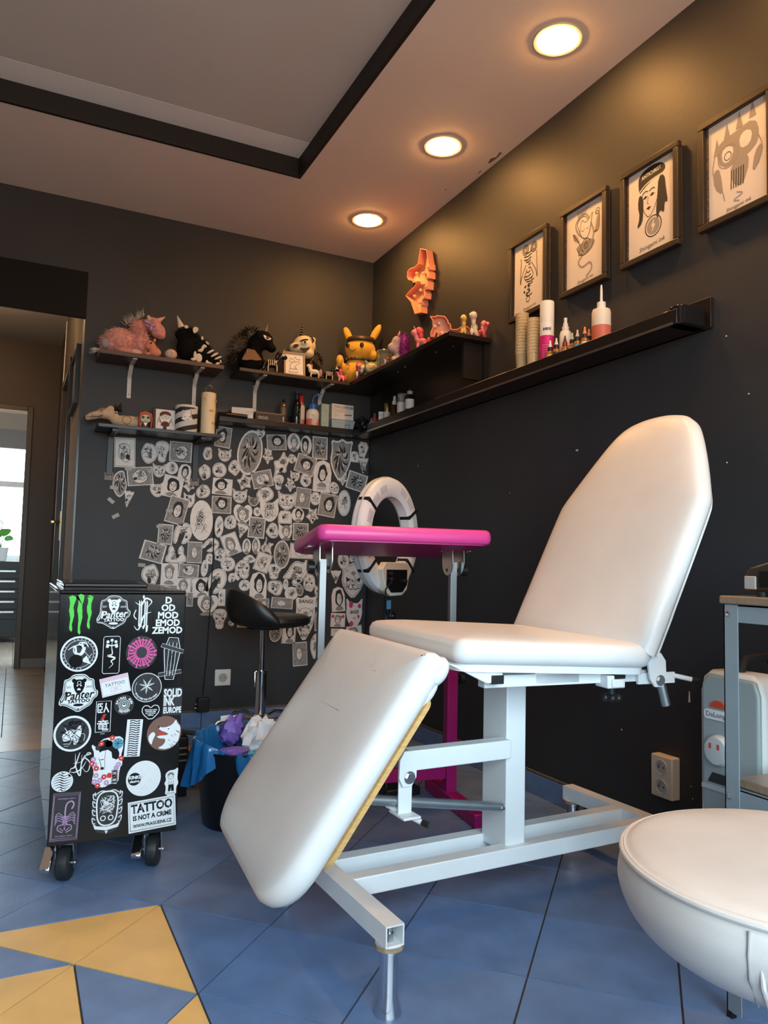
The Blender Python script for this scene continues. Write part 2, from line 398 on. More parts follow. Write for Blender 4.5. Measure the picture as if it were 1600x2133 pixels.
struct('trim_2', tr, mat('brown_door_frame', (.10, .068, .048), .4), bevel=.004)
struct('baseboard_corridor', MB().bb(DX1+.045, CX, 6.438, 6.45, 0, .072), mat('grey_baseboard', (.22, .19, .18), .5), bevel=.003)
# door in the corridor's right wall, seen almost edge-on
M_DKDOOR = mat('dark_brown_door', (.055, .036, .026), .4, var=.2, vscale=12)
d1 = struct('door_1', MB().bb(CX+.012, CX+.05, 4.83, 5.59, .01, 2.0), M_DKDOOR, bevel=.003)
obj('door_frame', MB().bb(CX-.018, CX+.06, 4.79, 4.83, 0, 2.04).bb(CX-.018, CX+.06, 5.59, 5.63, 0, 2.04).bb(CX-.018, CX+.06, 4.83, 5.59, 2.0, 2.04), M_DKDOOR, parent=d1, bevel=.003)
M_BRASS = mat('brass', (.72, .45, .20), .25, metal=1)
hd = obj('handle', MB().tube([(CX+.012, 5.48, 1.085), (CX-.035, 5.48, 1.085), (CX-.042, 5.47, 1.085), (CX-.042, 5.37, 1.08)], .0085, 8), M_BRASS, parent=d1)
obj('handle_plate', MB().bb(CX+.006, CX+.013, 5.46, 5.50, .96, 1.16), M_BRASS, parent=d1, bevel=.002)
for z in (.4, 1.75): obj('hinge', MB().cyl((CX+.004, 4.832, z), (CX+.004, 4.832, z+.09), .007, 8), M_BRASS, parent=d1)
pf = thing('framed_picture', 'black framed picture seen edge-on on the tan wall beside the corridor', 'picture', (CX, 4.37, 1.80))
obj('frame', MB().bb(-.022, -.001, -.22, .22, -.155, -.135).bb(-.022, -.001, -.22, .22, .135, .155).bb(-.022, -.001, -.22, -.2, -.135, .135).bb(-.022, -.001, .2, .22, -.135, .135), M_BLACK, pf)
obj('print', MB().bb(-.008, -.002, -.2, .2, -.135, .135), mat('dim_print', (.25, .22, .2), .5), pf)
tag(obj('door_cable', MB().tube([(CX-.004, 5.72, 2.52), (CX-.006, 5.70, 2.3), (CX-.01, 5.66, 2.05), (CX-.004, 5.635, 1.98)], .004, 6), M_PLASTIC_W), 'thin pale cable hanging from the corridor ceiling beside the dark door', 'cable')
t = thing('corridor_lamp', 'round glowing globe lamp under the corridor ceiling', 'lamp', (-.34, 5.15, 2.53))
obj('ceiling_cup', MB().lathe([(.012, -.05), (.03, -.02), (.05, 0)], 24), M_BLACK, t)
obj('globe', MB().ell((0, 0, -.105), (.062, .062, .062), 24, 16), mat('corridor_lamp_glow', (1, .9, .75), .5, emit=(1, .66, .36), estr=95), t)
# ---- room beyond the far doorway
M_FARW = mat('far_room_wall', (.45, .43, .40), .7)
fr_ = MB()
FX0, FX1, FZ0, FZ1 = -1.1, .40, .80, 2.2
fr_.bb(-1.6, FX0, 9.0, 9.1, -.06, 2.6).bb(FX1, 1.2, 9.0, 9.1, -.06, 2.6).bb(FX0, FX1, 9.0, 9.1, -.06, FZ0).bb(FX0, FX1, 9.0, 9.1, FZ1, 2.6)
struct('wall_far_room', fr_, M_FARW)
struct('wall_far_room_sides', MB().bb(-1.7, -1.6, 6.57, 9.1, -.06, 2.6).bb(1.2, 1.3, 6.57, 9.1, -.06, 2.6), M_FARW)
struct('ceiling_far_room', MB().bb(-1.7, 1.3, 6.57, 9.1, 2.6, 2.66), M_CEIL)
win = MB()
for x in (FX0+.03, -.42, .13, FX1-.03): win.bb(x-.03, x+.03, 9.0, 9.06, FZ0, FZ1)
for z in (FZ0+.03, 1.62, FZ1-.03): win.bb(FX0, FX1, 9.0, 9.06, z-.03, z+.03)
w1 = struct('window_1', win, M_WHITE_STEEL)
M_GLASS = bpy.data.materials.new('window_glass'); M_GLASS.use_nodes = True
nt = M_GLASS.node_tree; nt.nodes.clear()
oo = nt.nodes.new('ShaderNodeOutputMaterial'); mxs = nt.nodes.new('ShaderNodeMixShader'); tb = nt.nodes.new('ShaderNodeBsdfTransparent'); gb = nt.nodes.new('ShaderNodeBsdfGlossy')
gb.inputs['Roughness'].default_value = .02; mxs.inputs[0].default_value = .06
nt.links.new(tb.outputs[0], mxs.inputs[1]); nt.links.new(gb.outputs[0], mxs.inputs[2]); nt.links.new(mxs.outputs[0], oo.inputs[0])
for a, b in ((FX0+.06, -.45), (-.39, .10), (.16, FX1-.06)):
    for c, d in ((FZ0+.06, 1.59), (1.65, FZ1-.06)):
        obj('pane', MB().bb(a, b, 9.025, 9.031, c, d), M_GLASS, parent=w1)
obj('blind', MB().bb(FX0, FX1, 8.94, 8.99, 2.0, 2.2), mat('grey_blind', (.25, .26, .27), .7), parent=w1)
struct('trim_3', MB().bb(FX0-.1, FX1+.1, 8.80, 9.0, FZ0-.04, FZ0), M_WHITE_STEEL, bevel=.005)
# black tool cabinet with plant in the far room
tc_ = thing('tool_cabinet', 'black drawer cabinet under the bright window of the far room', 'cabinet', (-.26, 8.35, 0))
obj('body', MB().bb(-.36, .36, 0, .42, .05, .80), M_BLACK, tc_, bevel=.008)
for k in range(5):
    d = obj('drawer', MB().bb(-.33, .33, -.015, 0, .715-k*.1-.085, .715-k*.1), M_BLACK, tc_, bevel=.004)
    obj('drawer_handle', MB().bb(-.28, .28, -.03, -.014, .715-k*.1-.022, .715-k*.1-.004), M_STEEL, d, bevel=.002)
pl = thing('potted_plant', 'small green leafy plant in white pot on the far cabinet', 'plant', (-.13, 8.50, .80))
obj('pot', MB().lathe([(.055, 0), (.075, .13), (.078, .135), (.070, .135), (.066, .11)], 24), M_PLASTIC_W, pl)
M_LEAF = mat('green_leaf', (.08, .30, .04), .5, var=.2, vscale=30)
for k, (dx, dy, h, a, s) in enumerate([(.03, -.02, .20, 0.4, .075), (-.06, .0, .25, 2.5, .06), (.0, .03, .30, 1.3, .055), (.07, .01, .14, 5.6, .06), (-.02, -.05, .15, 4.0, .05)]):
    st = obj('stem', MB().tube([(0, 0, .10), (dx*.4, dy*.4, .10+h*.5), (dx, dy, .08+h)], .004, 6), M_LEAF, pl)
    pts = smoothpoly([(-.9*s, 0), (-.5*s, .6*s), (.2*s, .6*s), (1.1*s, 0), (.2*s, -.6*s), (-.5*s, -.6*s)], 2)
    obj('leaf', MB().prism(pts, -.001, .001, plane='xy'), M_LEAF, st, loc=(dx, dy, .09+h), rot=(.9, .2*(k-2), a))
# ================================================================ LARGE OBJECTS
def cushion(poly, th, r=.022, puff=.008, M=None, mb=None, steps=5):
    mb = mb or MB()
    rings = []
    for k in range(steps+1):
        a = -PI/2+PI*k/steps
        ins = r*(1-math.cos(a))+.0001; h = th/2+(th/2)*math.sin(a)
        rings.append((ins, h))
    vs = []; n = None; fs = []
    L = []
    for ins, h in rings:
        p = inset(poly, ins); L.append([(q[0], q[1], h) for q in p])
    n = len(L[0])
    bx_ = sum(q[0] for q in L[-1])/n; by_ = sum(q[1] for q in L[-1])/n; base = L[-1]
    for f_, h_ in ((.93, .35), (.82, .7), (.6, .92), (.3, 1.0)): L.append([(bx_+(q[0]-bx_)*f_, by_+(q[1]-by_)*f_, th+puff*h_) for q in base])
    for l in L: vs += l
    for j in range(len(L)-1):
        for i in range(n): fs.append((j*n+i, j*n+(i+1) % n, (j+1)*n+(i+1) % n, (j+1)*n+i))
    fs.append(tuple(range(n-1, -1, -1))); fs.append(tuple((len(L)-1)*n+i for i in range(n)))
    mb.add(vs, fs, 0, M); return mb
def rrect(x0, x1, y0, y1, r, n=6):
    r4 = r if isinstance(r, (list, tuple)) else [r]*4
    out = []
    for (cx, cy_, a0), rr in zip([(x1, y1, 0), (x0, y1, 90), (x0, y0, 180), (x1, y0, 270)], r4):
        sx = -1 if cx == x1 else 1; sy_ = -1 if cy_ == y1 else 1
        for k in range(n+1):
            a = R(a0+90*k/n); out.append((cx+sx*rr+rr*math.cos(a), cy_+sy_*rr+rr*math.sin(a)))
    return out
def plate_matrix(P0, D, n):
    D = Vector(D).normalized(); n = Vector(n).normalized()
    return Matrix(((0, D.x, n.x, P0[0]), (1, D.y, n.y, P0[1]), (0, D.z, n.z, P0[2]), (0, 0, 0, 1)))

# ---------------- tattoo chair
ch = thing('tattoo_chair', 'white vinyl tattoo chair with raised backrest and hanging leg rest', 'chair', (1.14, 1.62, 0), R(2.3))
T = .04
def opentube(x0, x1, y0, y1, z0, z1, wall=.003):
    mb = MB()
    if (y1-y0) > (x1-x0):   # runs along y
        mb.bb(x0, x1, y0, y1, z0, z0+wall).bb(x0, x1, y0, y1, z1-wall, z1).bb(x0, x0+wall, y0, y1, z0+wall, z1-wall).bb(x1-wall, x1, y0, y1, z0+wall, z1-wall)
    return mb
for u0 in (-.490, .458):
    ct = obj('cross_tube', opentube(u0, u0+T, -.290, .290, .130, .170), M_WHITE_STEEL, ch)
    for v in (-.268, .268):
        ft = obj('foot', MB().lathe([(.0265, 0), (.0265, .004), (.0185, .032), (.0185, .112), (.022, .114), (.022, .122), (.027, .124), (.027, .130)], 28), M_CHROME, ch, loc=(u0+T/2, v, 0), bevel=.0)
        obj('washer', MB().lathe([(.028, .1215), (.028, .1295)], 24), M_RUST, ft)
        obj('bolt', MB().cyl((0, 0, .128), (0, 0, .158), .0045, 10).cyl((0, 0, .133), (0, 0, .148), .0085, 6), M_STEEL, ft)
for v0 in (-.070, .042):
    obj('rail', MB().bb(-.45, .458, v0, v0+T, .130, .170), M_WHITE_STEEL, ch, bevel=.0025)
obj('column', MB().bb(-.027, .033, -.050, .050, .150, .612), M_WHITE_STEEL, ch, bevel=.003)
obj('leg_arm', MB().bb(-.308, -.026, -.068, -.028, .383, .428), M_WHITE_STEEL, ch, bevel=.0025)
br = obj('arm_bracket', MB().prism(smoothpoly([(-.298, .430), (-.342, .430), (-.345, .352), (-.300, .352)], 1), -.074, -.068), M_WHITE_STEEL, ch)
obj('bolt', MB().cyl((-.318, -.075, .372), (-.318, -.083, .372), .011, 6).cyl((-.318, -.0745, .372), (-.318, -.077, .372), .014, 20), M_STEEL, br)
lv = obj('clamp_lever', MB().bb(-.340, -.305, -.066, -.060, .290, .372).bb(-.345, -.30, -.10, -.03, .286, .292), M_WHITE_STEEL, ch, bevel=.002)
obj('lever_rod', MB().cyl((-.345, -.02, .300), (-.295, -.10, .276), .006, 10), M_WHITE_STEEL, lv)
obj('lever_tip', MB().cyl((-.297, -.098, .277), (-.288, -.112, .273), .0075, 10), M_BLACK, lv)
obj('push_pipe', MB().cyl((-.43, -.045, .330), (-.048, -.058, .268), .0115, 18), M_ZINC, ch)
obj('pipe_pin', MB().cyl((-.05, -.072, .268), (-.05, -.045, .268), .004, 8), M_STEEL, ch)
UP = (0, 0, R(-6.3))
# seat
obj('seat_cushion', cushion(rrect(-.285, .240, -.290, .300, [.03, .085, .035, .045], 7), .052, .018, .010), M_WHITE_VINYL, ch, loc=(0, 0, .632), rot=(0, R(2.6), R(-6.3)))
obj('seat_board', MB().prism(rrect(-.27, .225, -.270, .275, .03, 4), -.016, .0, plane='xy'), M_WHITE_STEEL, ch, loc=(0, 0, .632), rot=(0, R(2.6), R(-6.3)))
sf = MB()
sf.bb(-.19, .255, -.235, -.205, .585, .612).bb(-.25, .255, .205, .235, .585, .612).bb(-.06, .06, -.235, .235, .588, .618)
sf.prism([(-.30, .648), (-.20, .600), (-.16, .600), (-.16, .622), (-.27, .640)], -.262, -.256).prism([(-.30, .648), (-.20, .600), (-.16, .600), (-.16, .622), (-.27, .640)], .256, .262)
obj('seat_frame', sf, M_WHITE_STEEL, ch, rot=UP, bevel=.002)
for u in (-.175, .150): obj('end_plug', MB().bb(u-.014, u+.016, -.2655, -.235, .598, .617), M_BLACK, ch, rot=UP, bevel=.0015)
cl = obj('arm_socket', MB().bb(.118, .168, -.262, -.215, .576, .606).bb(.128, .160, -.268, -.262, .578, .598), M_WHITE_STEEL, ch, rot=UP, bevel=.003)
kb = MB().lathe([(.010, .556), (.010, .578)], 14)
for k in range(6):
    a = k*PI/3; kb.ell((.017*math.cos(a), .017*math.sin(a), .552), (.0085, .0085, .009), 10, 6)
kb.lathe([(.018, .545), (.019, .548), (.019, .558), (.015, .561)], 18)
obj('socket_knob', kb, M_BLACK, cl, loc=(.145, -.240, 0))
# hinge plates beside the backrest
for v in (-.262, .256):
    hp = obj('hinge_plate', MB().prism(smoothpoly([(.232, .650), (.286, .656), (.290, .575), (.244, .575)], 1), v, v+.006), M_WHITE_STEEL, ch, rot=UP)
    obj('bolt', MB().cyl((.270, v-.006, .590), (.270, v, .590), .010, 6).cyl((.270, v-.002, .590), (.270, v, .590), .013, 18), M_STEEL, hp)
obj('back_lever', MB().bb(.22, .33, -.245, -.238, .580, .606).cyl((.325, -.24, .598), (.372, -.262, .588), .006, 10), M_WHITE_STEEL, ch, rot=UP)
obj('lever_tip', MB().cyl((.368, -.26, .589), (.382, -.267, .586), .008, 10), M_BLACK, ch, rot=UP)
obj('push_pipe', MB().cyl((.288, -.20, .70), (.335, -.21, .520), .0115, 16), M_ZINC, ch, rot=UP)
# backrest
th = R(25.46)
PB = plate_matrix((.240, 0, .640), (math.sin(th), 0, math.cos(th)), (-math.cos(th), 0, math.sin(th)))
half = [(.292, .0), (.294, .20), (.294, .400), (.288, .430), (.262, .480), (.222, .555), (.180, .625), (.150, .662), (.110, .688), (.055, .700), (0, .703)]
outl = half+[(-x, y) for x, y in half[-2::-1]]
outl = [(.292, 0), (.294, .1)]+[p for p in smoothpoly(outl, 2) if p[1] > .12]+[(-.294, .1), (-.292, 0)]
obj('backrest_cushion', cushion(outl, .055, .022, .008, PB), M_WHITE_VINYL, ch, rot=UP)
obj('backrest_board', MB().prism([(x*.94, y*.955+.012) for x, y in outl], -.008, .001, M=PB, plane='xy'), M_WHITE_VINYL, ch, rot=UP)
for b_ in (.2, -.2): obj('backrest_bracket', MB().box((b_, .12, -.018), (.03, .24, .02), M=PB), M_WHITE_STEEL, ch, rot=UP)
# leg rest
D = Vector((-.568, 0, -.823)).normalized()
PL = plate_matrix((-.298, 0, .648), D, (D.z, 0, -D.x))
lo_ = rrect(-.298, .298, .0, .588, [.115, .115, .02, .03], 8)
obj('leg_rest_cushion', cushion(lo_, .062, .024, .010, PL), M_WHITE_VINYL, ch, rot=UP)
obj('leg_rest_board', MB().prism(rrect(-.290, .290, .085, .475, [.05, .05, .02, .02], 8), -.009, .001, M=PL, plane='xy'), M_WOOD, ch, rot=UP)
fold = MB()
fold.ell((-.272, .03, .012), (.026, .035, .022), 12, 8, M=PL).ell((-.268, .075, .006), (.022, .04, .016), 12, 8, M=PL)
obj('vinyl_fold', fold, M_WHITE_VINYL, ch, rot=UP)
M_SCUFF = mat('dark_scuff', (.30, .28, .27), .6)
sc = MB(); rg = random.Random(9)
for k in range(26):
    b, s = rg.choice([(rg.uniform(-.10, -.2), rg.uniform(.06, .09)), (rg.uniform(-.274, -.278), rg.uniform(.36, .48)), (rg.uniform(-.27, -.276), rg.uniform(.1, .2))])
    z = .0722 if b > -.23 else .066
    if b < -.23: continue
    sc.box((b, s, z+.0002), (rg.uniform(.001, .007), .0008, .0004), M=PL, rz=rg.uniform(-.4, .4))
obj('scuff_marks', sc, M_SCUFF, ch, rot=UP, smooth=False, kind='stuff')

# ---------------- pink padded arm table
pt = thing('arm_rest_table', 'bright pink padded armrest table on two steel posts', 'table', (1.205, 2.42, 0), R(-8))
TP = Matrix.Translation((0, 0, .905)) @ Matrix.Rotation(R(-5.8), 4, 'X')
top = obj('tabletop', cushion(rrect(-.312, .308, -.215, .215, .035, 6), .050, .012, .004, TP), M_PINK, pt)
obj('seam', MB().tube([TP @ Vector(p) for p in [(-.304, -.06, .006), (-.3075, -.06, .02), (-.304, -.06, .042)]], .0022, 6), M_PINK, top)
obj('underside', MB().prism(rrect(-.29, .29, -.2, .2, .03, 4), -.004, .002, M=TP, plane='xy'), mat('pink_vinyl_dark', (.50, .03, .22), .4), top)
for sx in (-.245, .245):
    q = obj('pivot_bracket', MB(), M_STEEL, pt)
    bpy.data.objects.remove(q)
    g = MB()
    for dx in (-.022, .022):
        arc = [(-.05, .0), (.05, .0)]+[(.05*math.cos(a), -.035-.06*math.sin(a)) for a in [PI*k/12 for k in range(13)]]
        arc = [(.048, .0)]+[(.048*math.cos(PI*k/12), -.045-.045*math.sin(PI*k/12)) for k in range(13)]+[(-.048, 0)]
        g.prism(arc, sx+dx-.0015, sx+dx+.0015, M=TP, plane='yz')
    g.box((sx, 0, -.0015), (.12, .05, .003), M=TP)
    bk = obj('pivot_bracket', g, M_STEEL, pt)
    for dx in (-.05, .05): obj('screw', MB().ell((sx+dx, -.012, -.004), (.004, .004, .002), 8, 5, M=TP), M_CHROME, bk)
    obj('pivot_knob', MB().cyl((sx+(.03 if sx > 0 else -.03), 0, .835), (sx+(.052 if sx > 0 else -.052), 0, .835), .021, 10).cyl((sx-.026, 0, .835), (sx+.026, 0, .835), .006, 10), M_BLACK, bk)
    obj('post', MB().bb(sx-.0125, sx+.0125, -.0125, .0125, .40, .865), mat('dull_steel', (.36, .37, .37), .45, metal=.9), pt, bevel=.0015)
    obj('sleeve', MB().bb(sx-.020, sx+.020, -.020, .020, .04, .475), M_MAGENTA, pt, bevel=.002)
    obj('foot_bar', MB().bb(sx-.025, sx+.025, -.27, .18, .0, .045), M_MAGENTA, pt, bevel=.003)
    obj('height_knob', MB().cyl((sx+.020, 0, .44), (sx+.034, 0, .44), .006, 10).cyl((sx+.032, 0, .44), (sx+.052, 0, .44), .021, 9), M_BLACK, pt, bevel=.003)
obj('cross_bar', MB().bb(-.225, .225, -.015, .015, .09, .135), M_MAGENTA, pt, bevel=.002)

# ---------------- ring light on a stand
rl = thing('ring_light', 'white ring light seen from behind, on a thin black stand', 'lamp', (1.400, 2.835, 0), 0)
nrm = Vector((.556, -.831, 0)).normalized(); tx = Vector((-nrm.y, nrm.x, 0)) * -1
RM = Matrix(((tx.x, 0, nrm.x, 0), (tx.y, 0, nrm.y, 0), (0, 1, 0, .972), (0, 0, 0, 1)))
Ro, Ri = .243, .162
body = MB().lathe([(Ri, -.020), (Ri, .018), (Ri+.012, .026), (Ro-.02, .026), (Ro-.004, .018), (Ro, .008), (Ro, -.022), (Ro-.004, -.03), (Ri+.004, -.03), (Ri, -.02)], 72, M=RM, cap=False)
rb = obj('ring_body', body, M_PLASTIC_W, rl)
obj('rim_band', MB().lathe([(Ro+.001, -.006), (Ro+.0035, -.004), (Ro+.0035, .000), (Ro+.001, .002)], 72, M=RM, cap=False), mat('grey_plastic', (.45, .46, .47), .5), rb)
obj('diffuser', MB().lathe([(Ri+.006, -.031), (Ro-.008, -.031), (Ro-.008, -.029), (Ri+.006, -.029)], 64, M=RM, cap=False), mat('milky_diffuser', (.8, .8, .78), .6), rb)
for a0 in (45, 65, 115, 135, -20, 0, 20, 160, 180, 200):
    vents = MB()
    for k in range(6):
        a = R(a0+(k-2.5)*2.6)
        vents.box(((Ri+.040)*math.cos(a), (Ri+.040)*math.sin(a), .0262), (.030, .0032, .0012), M=RM, rz=a)
    obj('vent_slots', vents, mat('vent_grey', (.30, .33, .36), .6), rb, smooth=False, kind='stuff')
for a0 in (150, 35, -38, 218):
    a = R(a0); blk = MB()
    blk.box(((Ri+Ro)/2*math.cos(a), (Ri+Ro)/2*math.sin(a), .002), (Ro-Ri+.002, .016, .0505), M=RM, rz=a)
    obj('joint_strip', blk, M_BLACK, rb, bevel=.002)
cb = obj('control_box', MB().prism([(-.12, -.142), (-.09, -.112), (.09, -.112), (.12, -.142), (.09, -.228), (.048, -.250), (-.048, -.250), (-.09, -.228)], .02, .048, M=RM, plane='xy'), mat('warm_white_plastic', (.72, .66, .56), .4), rl, bevel=.004)
obj('control_panel', MB().prism([(-.086, -.142), (.086, -.142), (.086, -.205), (.047, -.236), (-.047, -.236), (-.086, -.205)], .0475, .0505, M=RM, plane='xy'), M_BLACKG, cb)
for x, y in ((.06, -.16), (.06, -.18), (-.06, -.19)):
    obj('control_dial', MB().lathe([(.009, .0505), (.009, .062), (.007, .064)], 16, M=RM @ Matrix.Translation((x, y, 0))), M_BLACK, cb)
obj('plug_lead', MB().tube([RM @ Vector(p) for p in [(.07, -.185, .06), (.105, -.19, .085), (.11, -.22, .06), (.06, -.28, .03), (.01, -.33, .01)]], .003, 6), M_BLACK, rl)
obj('neck', MB().cyl((0, 0, .60), (0, 0, .745), .011, 12), M_BLACKM, rl)
obj('tag_label', MB().box((0, -.288, .013), (.030, .036, .003), M=RM), mat('blue_tag', (.10, .28, .50), .5), rl)
obj('tilt_knob', MB().cyl(RM @ Vector((-.02, -.335, -.012)), RM @ Vector((-.02, -.335, .024)), .024, 20), M_BLACK, rl, bevel=.003)
obj('knob_cap', MB().cyl(RM @ Vector((-.02, -.335, .024)), RM @ Vector((-.02, -.335, .028)), .007, 12), M_CHROME, rl)
obj('stand_pole', MB().cyl((0, 0, .05), (0, 0, .62), .009, 12), M_BLACK, rl)
for k in range(3):
    a = R(100+120*k); obj('stand_leg', MB().cyl((0, 0, .22), (.16*math.cos(a), .16*math.sin(a), .008), .007, 10), M_BLACK, rl)
obj('cable', MB().tube([(.01, 0, .60), (.04, .05, .4), (.02, .12, .12), (-.05, .2, .006), (-.2, .28, .006)], .003, 6), M_BLACK, rl)

# ---------------- sticker-covered rolling cabinet
cbx0, cbx1, cby0, cby1, cbz0, cbz1 = .112, .436, 2.15, 2.80, .112, .764
cab = thing('rolling_cabinet', 'black glossy rolling cabinet plastered with tattoo stickers', 'cabinet', (0, 0, 0))
M_CABSIDE = mat('rippled_gloss_black', (.020, .015, .012), .26, spec=.4, bump=.7, bscale=14, stretch=(1, 3.5, .35), coat=.3)
M_CABFRONT = mat('cabinet_black', (.006, .006, .007), .18, spec=.3, bump=.02, bscale=20)
obj('body', MB().bb(cbx0+.004, cbx1, cby0+.006, cby1, cbz0, cbz1-.016), M_CABFRONT, cab, bevel=.003)
obj('front_panel', MB().bb(cbx0, cbx1, cby0, cby0+.008, cbz0-.001, cbz1-.010), M_CABFRONT, cab, bevel=.0015)
obj('side_panel', MB().bb(cbx0, cbx0+.005, cby0+.008, cby1, cbz0, cbz1-.010), M_CABSIDE, cab, bevel=.001)
obj('cabinet_top', MB().bb(cbx0-.001, cbx1+.001, cby0-.001, cby1, cbz1-.010, cbz1), M_CABFRONT, cab, bevel=.0035)
obj('top_tray', MB().bb(cbx0+.02, cbx1-.07, cby0+.22, cby1-.02, cbz1, cbz1+.012), M_CABFRONT, cab, bevel=.003)
def caster(x, y, rz, brake):
    wl = obj('caster', MB().bb(-.03, .03, -.028, .028, .101, .112), M_STEEL, cab, loc=(x, y, 0), rot=(0, 0, rz), bevel=.002)
    obj('fork', MB().prism([(-.012, .102), (.02, .102), (.016, .035), (.002, .03)], -.024, -.021).prism([(-.012, .102), (.02, .102), (.016, .035), (.002, .03)], .021, .024), M_CHROME, wl)
    obj('wheel', MB().lathe([(.038, -.0165), (.043, -.012), (.044, 0), (.043, .012), (.038, .0165)], 36, M=Matrix.Translation((.008, 0, .044)) @ Matrix.Rotation(R(90), 4, 'X')), M_RUBBER, wl)
    obj('axle', MB().cyl((.008, -.028, .044), (.008, .028, .044), .006, 10), M_STEEL, wl)
    if brake: obj('brake_lever', MB().prism([(-.004, .078), (-.040, .034), (-.046, .044), (-.036, .058), (-.006, .092)], .024, .052), M_CHROME, wl, bevel=.003)
caster(.160, 2.205, R(70), True); caster(.388, 2.215, R(70), True); caster(.16, 2.75, R(60), False); caster(.388, 2.75, R(60), False)

# ---------------- waste bin with blue bag
bn = thing('waste_bin', 'black waste bin lined with a shiny blue plastic bag', 'bin', (.710, 2.490, 0))
M_BINB = mat('bin_black', (.007, .007, .009), .35)
lat = [(.118, 0), (.121, .004), (.150, .235), (.154, .240), (.154, .246), (.148, .246), (.116, .006)]
obj('bucket', MB().lathe(lat, 40), M_BINB, bn)
M_BAG = mat('blue_bag_film', (.02, .16, .42), .16, spec=.8, bump=1.0, bscale=26, alpha=.90, stretch=(1, 1, .6))
def bag_mesh(f_out, n=120):
    rg = random.Random(3); vs = []; fs = []
    ph = [rg.uniform(0, 6.28) for _ in range(6)]
    rows = 17
    for j in range(rows):
        t = j/(rows-1)
        for i in range(n):
            a = 2*PI*i/n
            wv = .005*math.sin(5*a+ph[0]+3*t)+.006*math.sin(11*a+ph[1]+2*t)+.005*math.sin(19*a+ph[2]-3*t)+.003*math.sin(31*a+ph[3])
            r, z = f_out(t, a); vs.append(((r+wv*(.3+t))*math.cos(a), (r+wv*(.3+t))*math.sin(a), z+.35*wv))
    for j in range(rows-1):
        for i in range(n): fs.append((j*n+i, j*n+(i+1) % n, (j+1)*n+(i+1) % n, (j+1)*n+i))
    return MB().add(vs, fs)
def bagf(t, a):
    d = math.degrees(a) % 360
    def win(c, hw): 
        q = abs((d-c+180) % 360-180)/hw; return max(0, 1-q*q)**.6 if q < 1 else 0
    dl, dr_ = win(148, 80), win(292, 46)
    over = min(1, 1.6*max(dl, dr_)); lift = .034*win(120, 120)
    if t < .35: k = t/.35; return (.134+.008*k, .13+k*(.112+lift))
    if t < .5: k = (t-.35)/.15; return (.142+.018*k*over, .242+lift+.008*math.sin(PI*k)*over)
    k = (t-.5)/.5; return (.142+.018*over+k*(.018*dl+.004), .242+lift-k*(.13*dl+.14*dr_+lift*over))
obj('bag', bag_mesh(bagf), M_BAG, bn)
M_TISSUE = mat('white_tissue', (.80, .80, .82), .7, bump=1.0, bscale=45)
M_GLOVE = mat('violet_nitrile', (.20, .12, .50), .45, bump=.8, bscale=50)
def crumple(c, r, seed, amp=.35):
    rg = random.Random(seed); mb = MB(); mb.ell(c, r, 18, 12)
    mb.v = [tuple(Vector(c)+(Vector(p)-Vector(c))*(1+amp*(rg.random()-.5)*1.3)) for p in mb.v]; return mb
tag(obj('tissue_wad', crumple((.778, 2.50, .245), (.066, .055, .075), 1), M_TISSUE, smooth=False), 'crumpled white tissues heaped in the blue-lined bin', 'tissue')
gl = crumple((.690, 2.565, .275), (.038, .034, .046), 2, .3)
gl.tube([(.705, 2.555, .29), (.715, 2.56, .318), (.722, 2.562, .332)], .012, 8, rs=[.016, .012, .006])
tag(obj('nitrile_glove', gl, M_GLOVE), 'crumpled violet disposable glove lying on top of the tissues', 'glove')
tag(obj('nitrile_glove', crumple((.665, 2.45, .232), (.055, .03, .016), 5, .3), M_GLOVE), 'flat violet disposable glove over the front edge of the blue bag', 'glove')
tag(obj('candy_wrapper', crumple((.80, 2.435, .255), (.024, .02, .026), 6, .6), mat('hot_pink_foil', (.75, .05, .25), .3), smooth=False), 'small hot pink wrapper among the white tissues', 'wrapper')
tag(obj('paper_scrap', crumple((.752, 2.43, .222), (.035, .02, .014), 7, .6), mat('teal_paper', (.15, .50, .50), .6), smooth=False), 'teal paper scrap at the front of the bin', 'paper')
tag(obj('paper_scrap', MB().box((.68, 2.60, .312), (.04, .003, .018), rz=.3), M_TISSUE), 'tiny white paper strip sticking up behind the violet glove', 'paper')

# ---------------- black saddle stool
ss = thing('saddle_stool', 'black padded saddle stool with low backrest on chrome base', 'stool', (1.062, 3.45, 0))
M_BLKV = mat('black_vinyl', (.013, .012, .012), .35, bump=.04, bscale=120)
obj('seat', MB().lathe([(.03, .548), (.12, .550), (.165, .560), (.180, .578), (.176, .595), (.150, .606), (.09, .608), (0, .602)], 44, M=Matrix.Translation((.035, -.02, 0)) @ Matrix.Scale(1.02, 4, (1, 0, 0))), M_BLKV, ss)
bk = MB(); n = 25; vs = []; fs = []
for i in range(n):
    a = R(105)+R(160)*i/(n-1); e = math.sin(PI*i/(n-1))
    hh = .02+.142*e**.8
    for (dr, z) in [(-.012, .565), (.016, .560), (.026+.02*e, .560+hh*.45), (.018+.03*e, .566+hh), (-.004+.03*e, .570+hh), (-.016+.01*e, .565+hh*.5)]:
        r = .172+dr; vs.append((.035+r*math.cos(a), -.02+r*math.sin(a), z))
for i in range(n-1):
    for k in range(6): fs.append((i*6+k, i*6+(k+1) % 6, (i+1)*6+(k+1) % 6, (i+1)*6+k))
fs.append(tuple(range(6))); fs.append(tuple((n-1)*6+k for k in range(6)))
bo = obj('backrest', bk.add(vs, fs), M_BLKV, ss, angle=70)
md = bo.modifiers.new('subdiv', 'SUBSURF'); md.levels = 1; md.render_levels = 2
obj('seat_plate', MB().bb(-.06, .06, -.06, .06, .535, .550), M_BLACKM, ss)
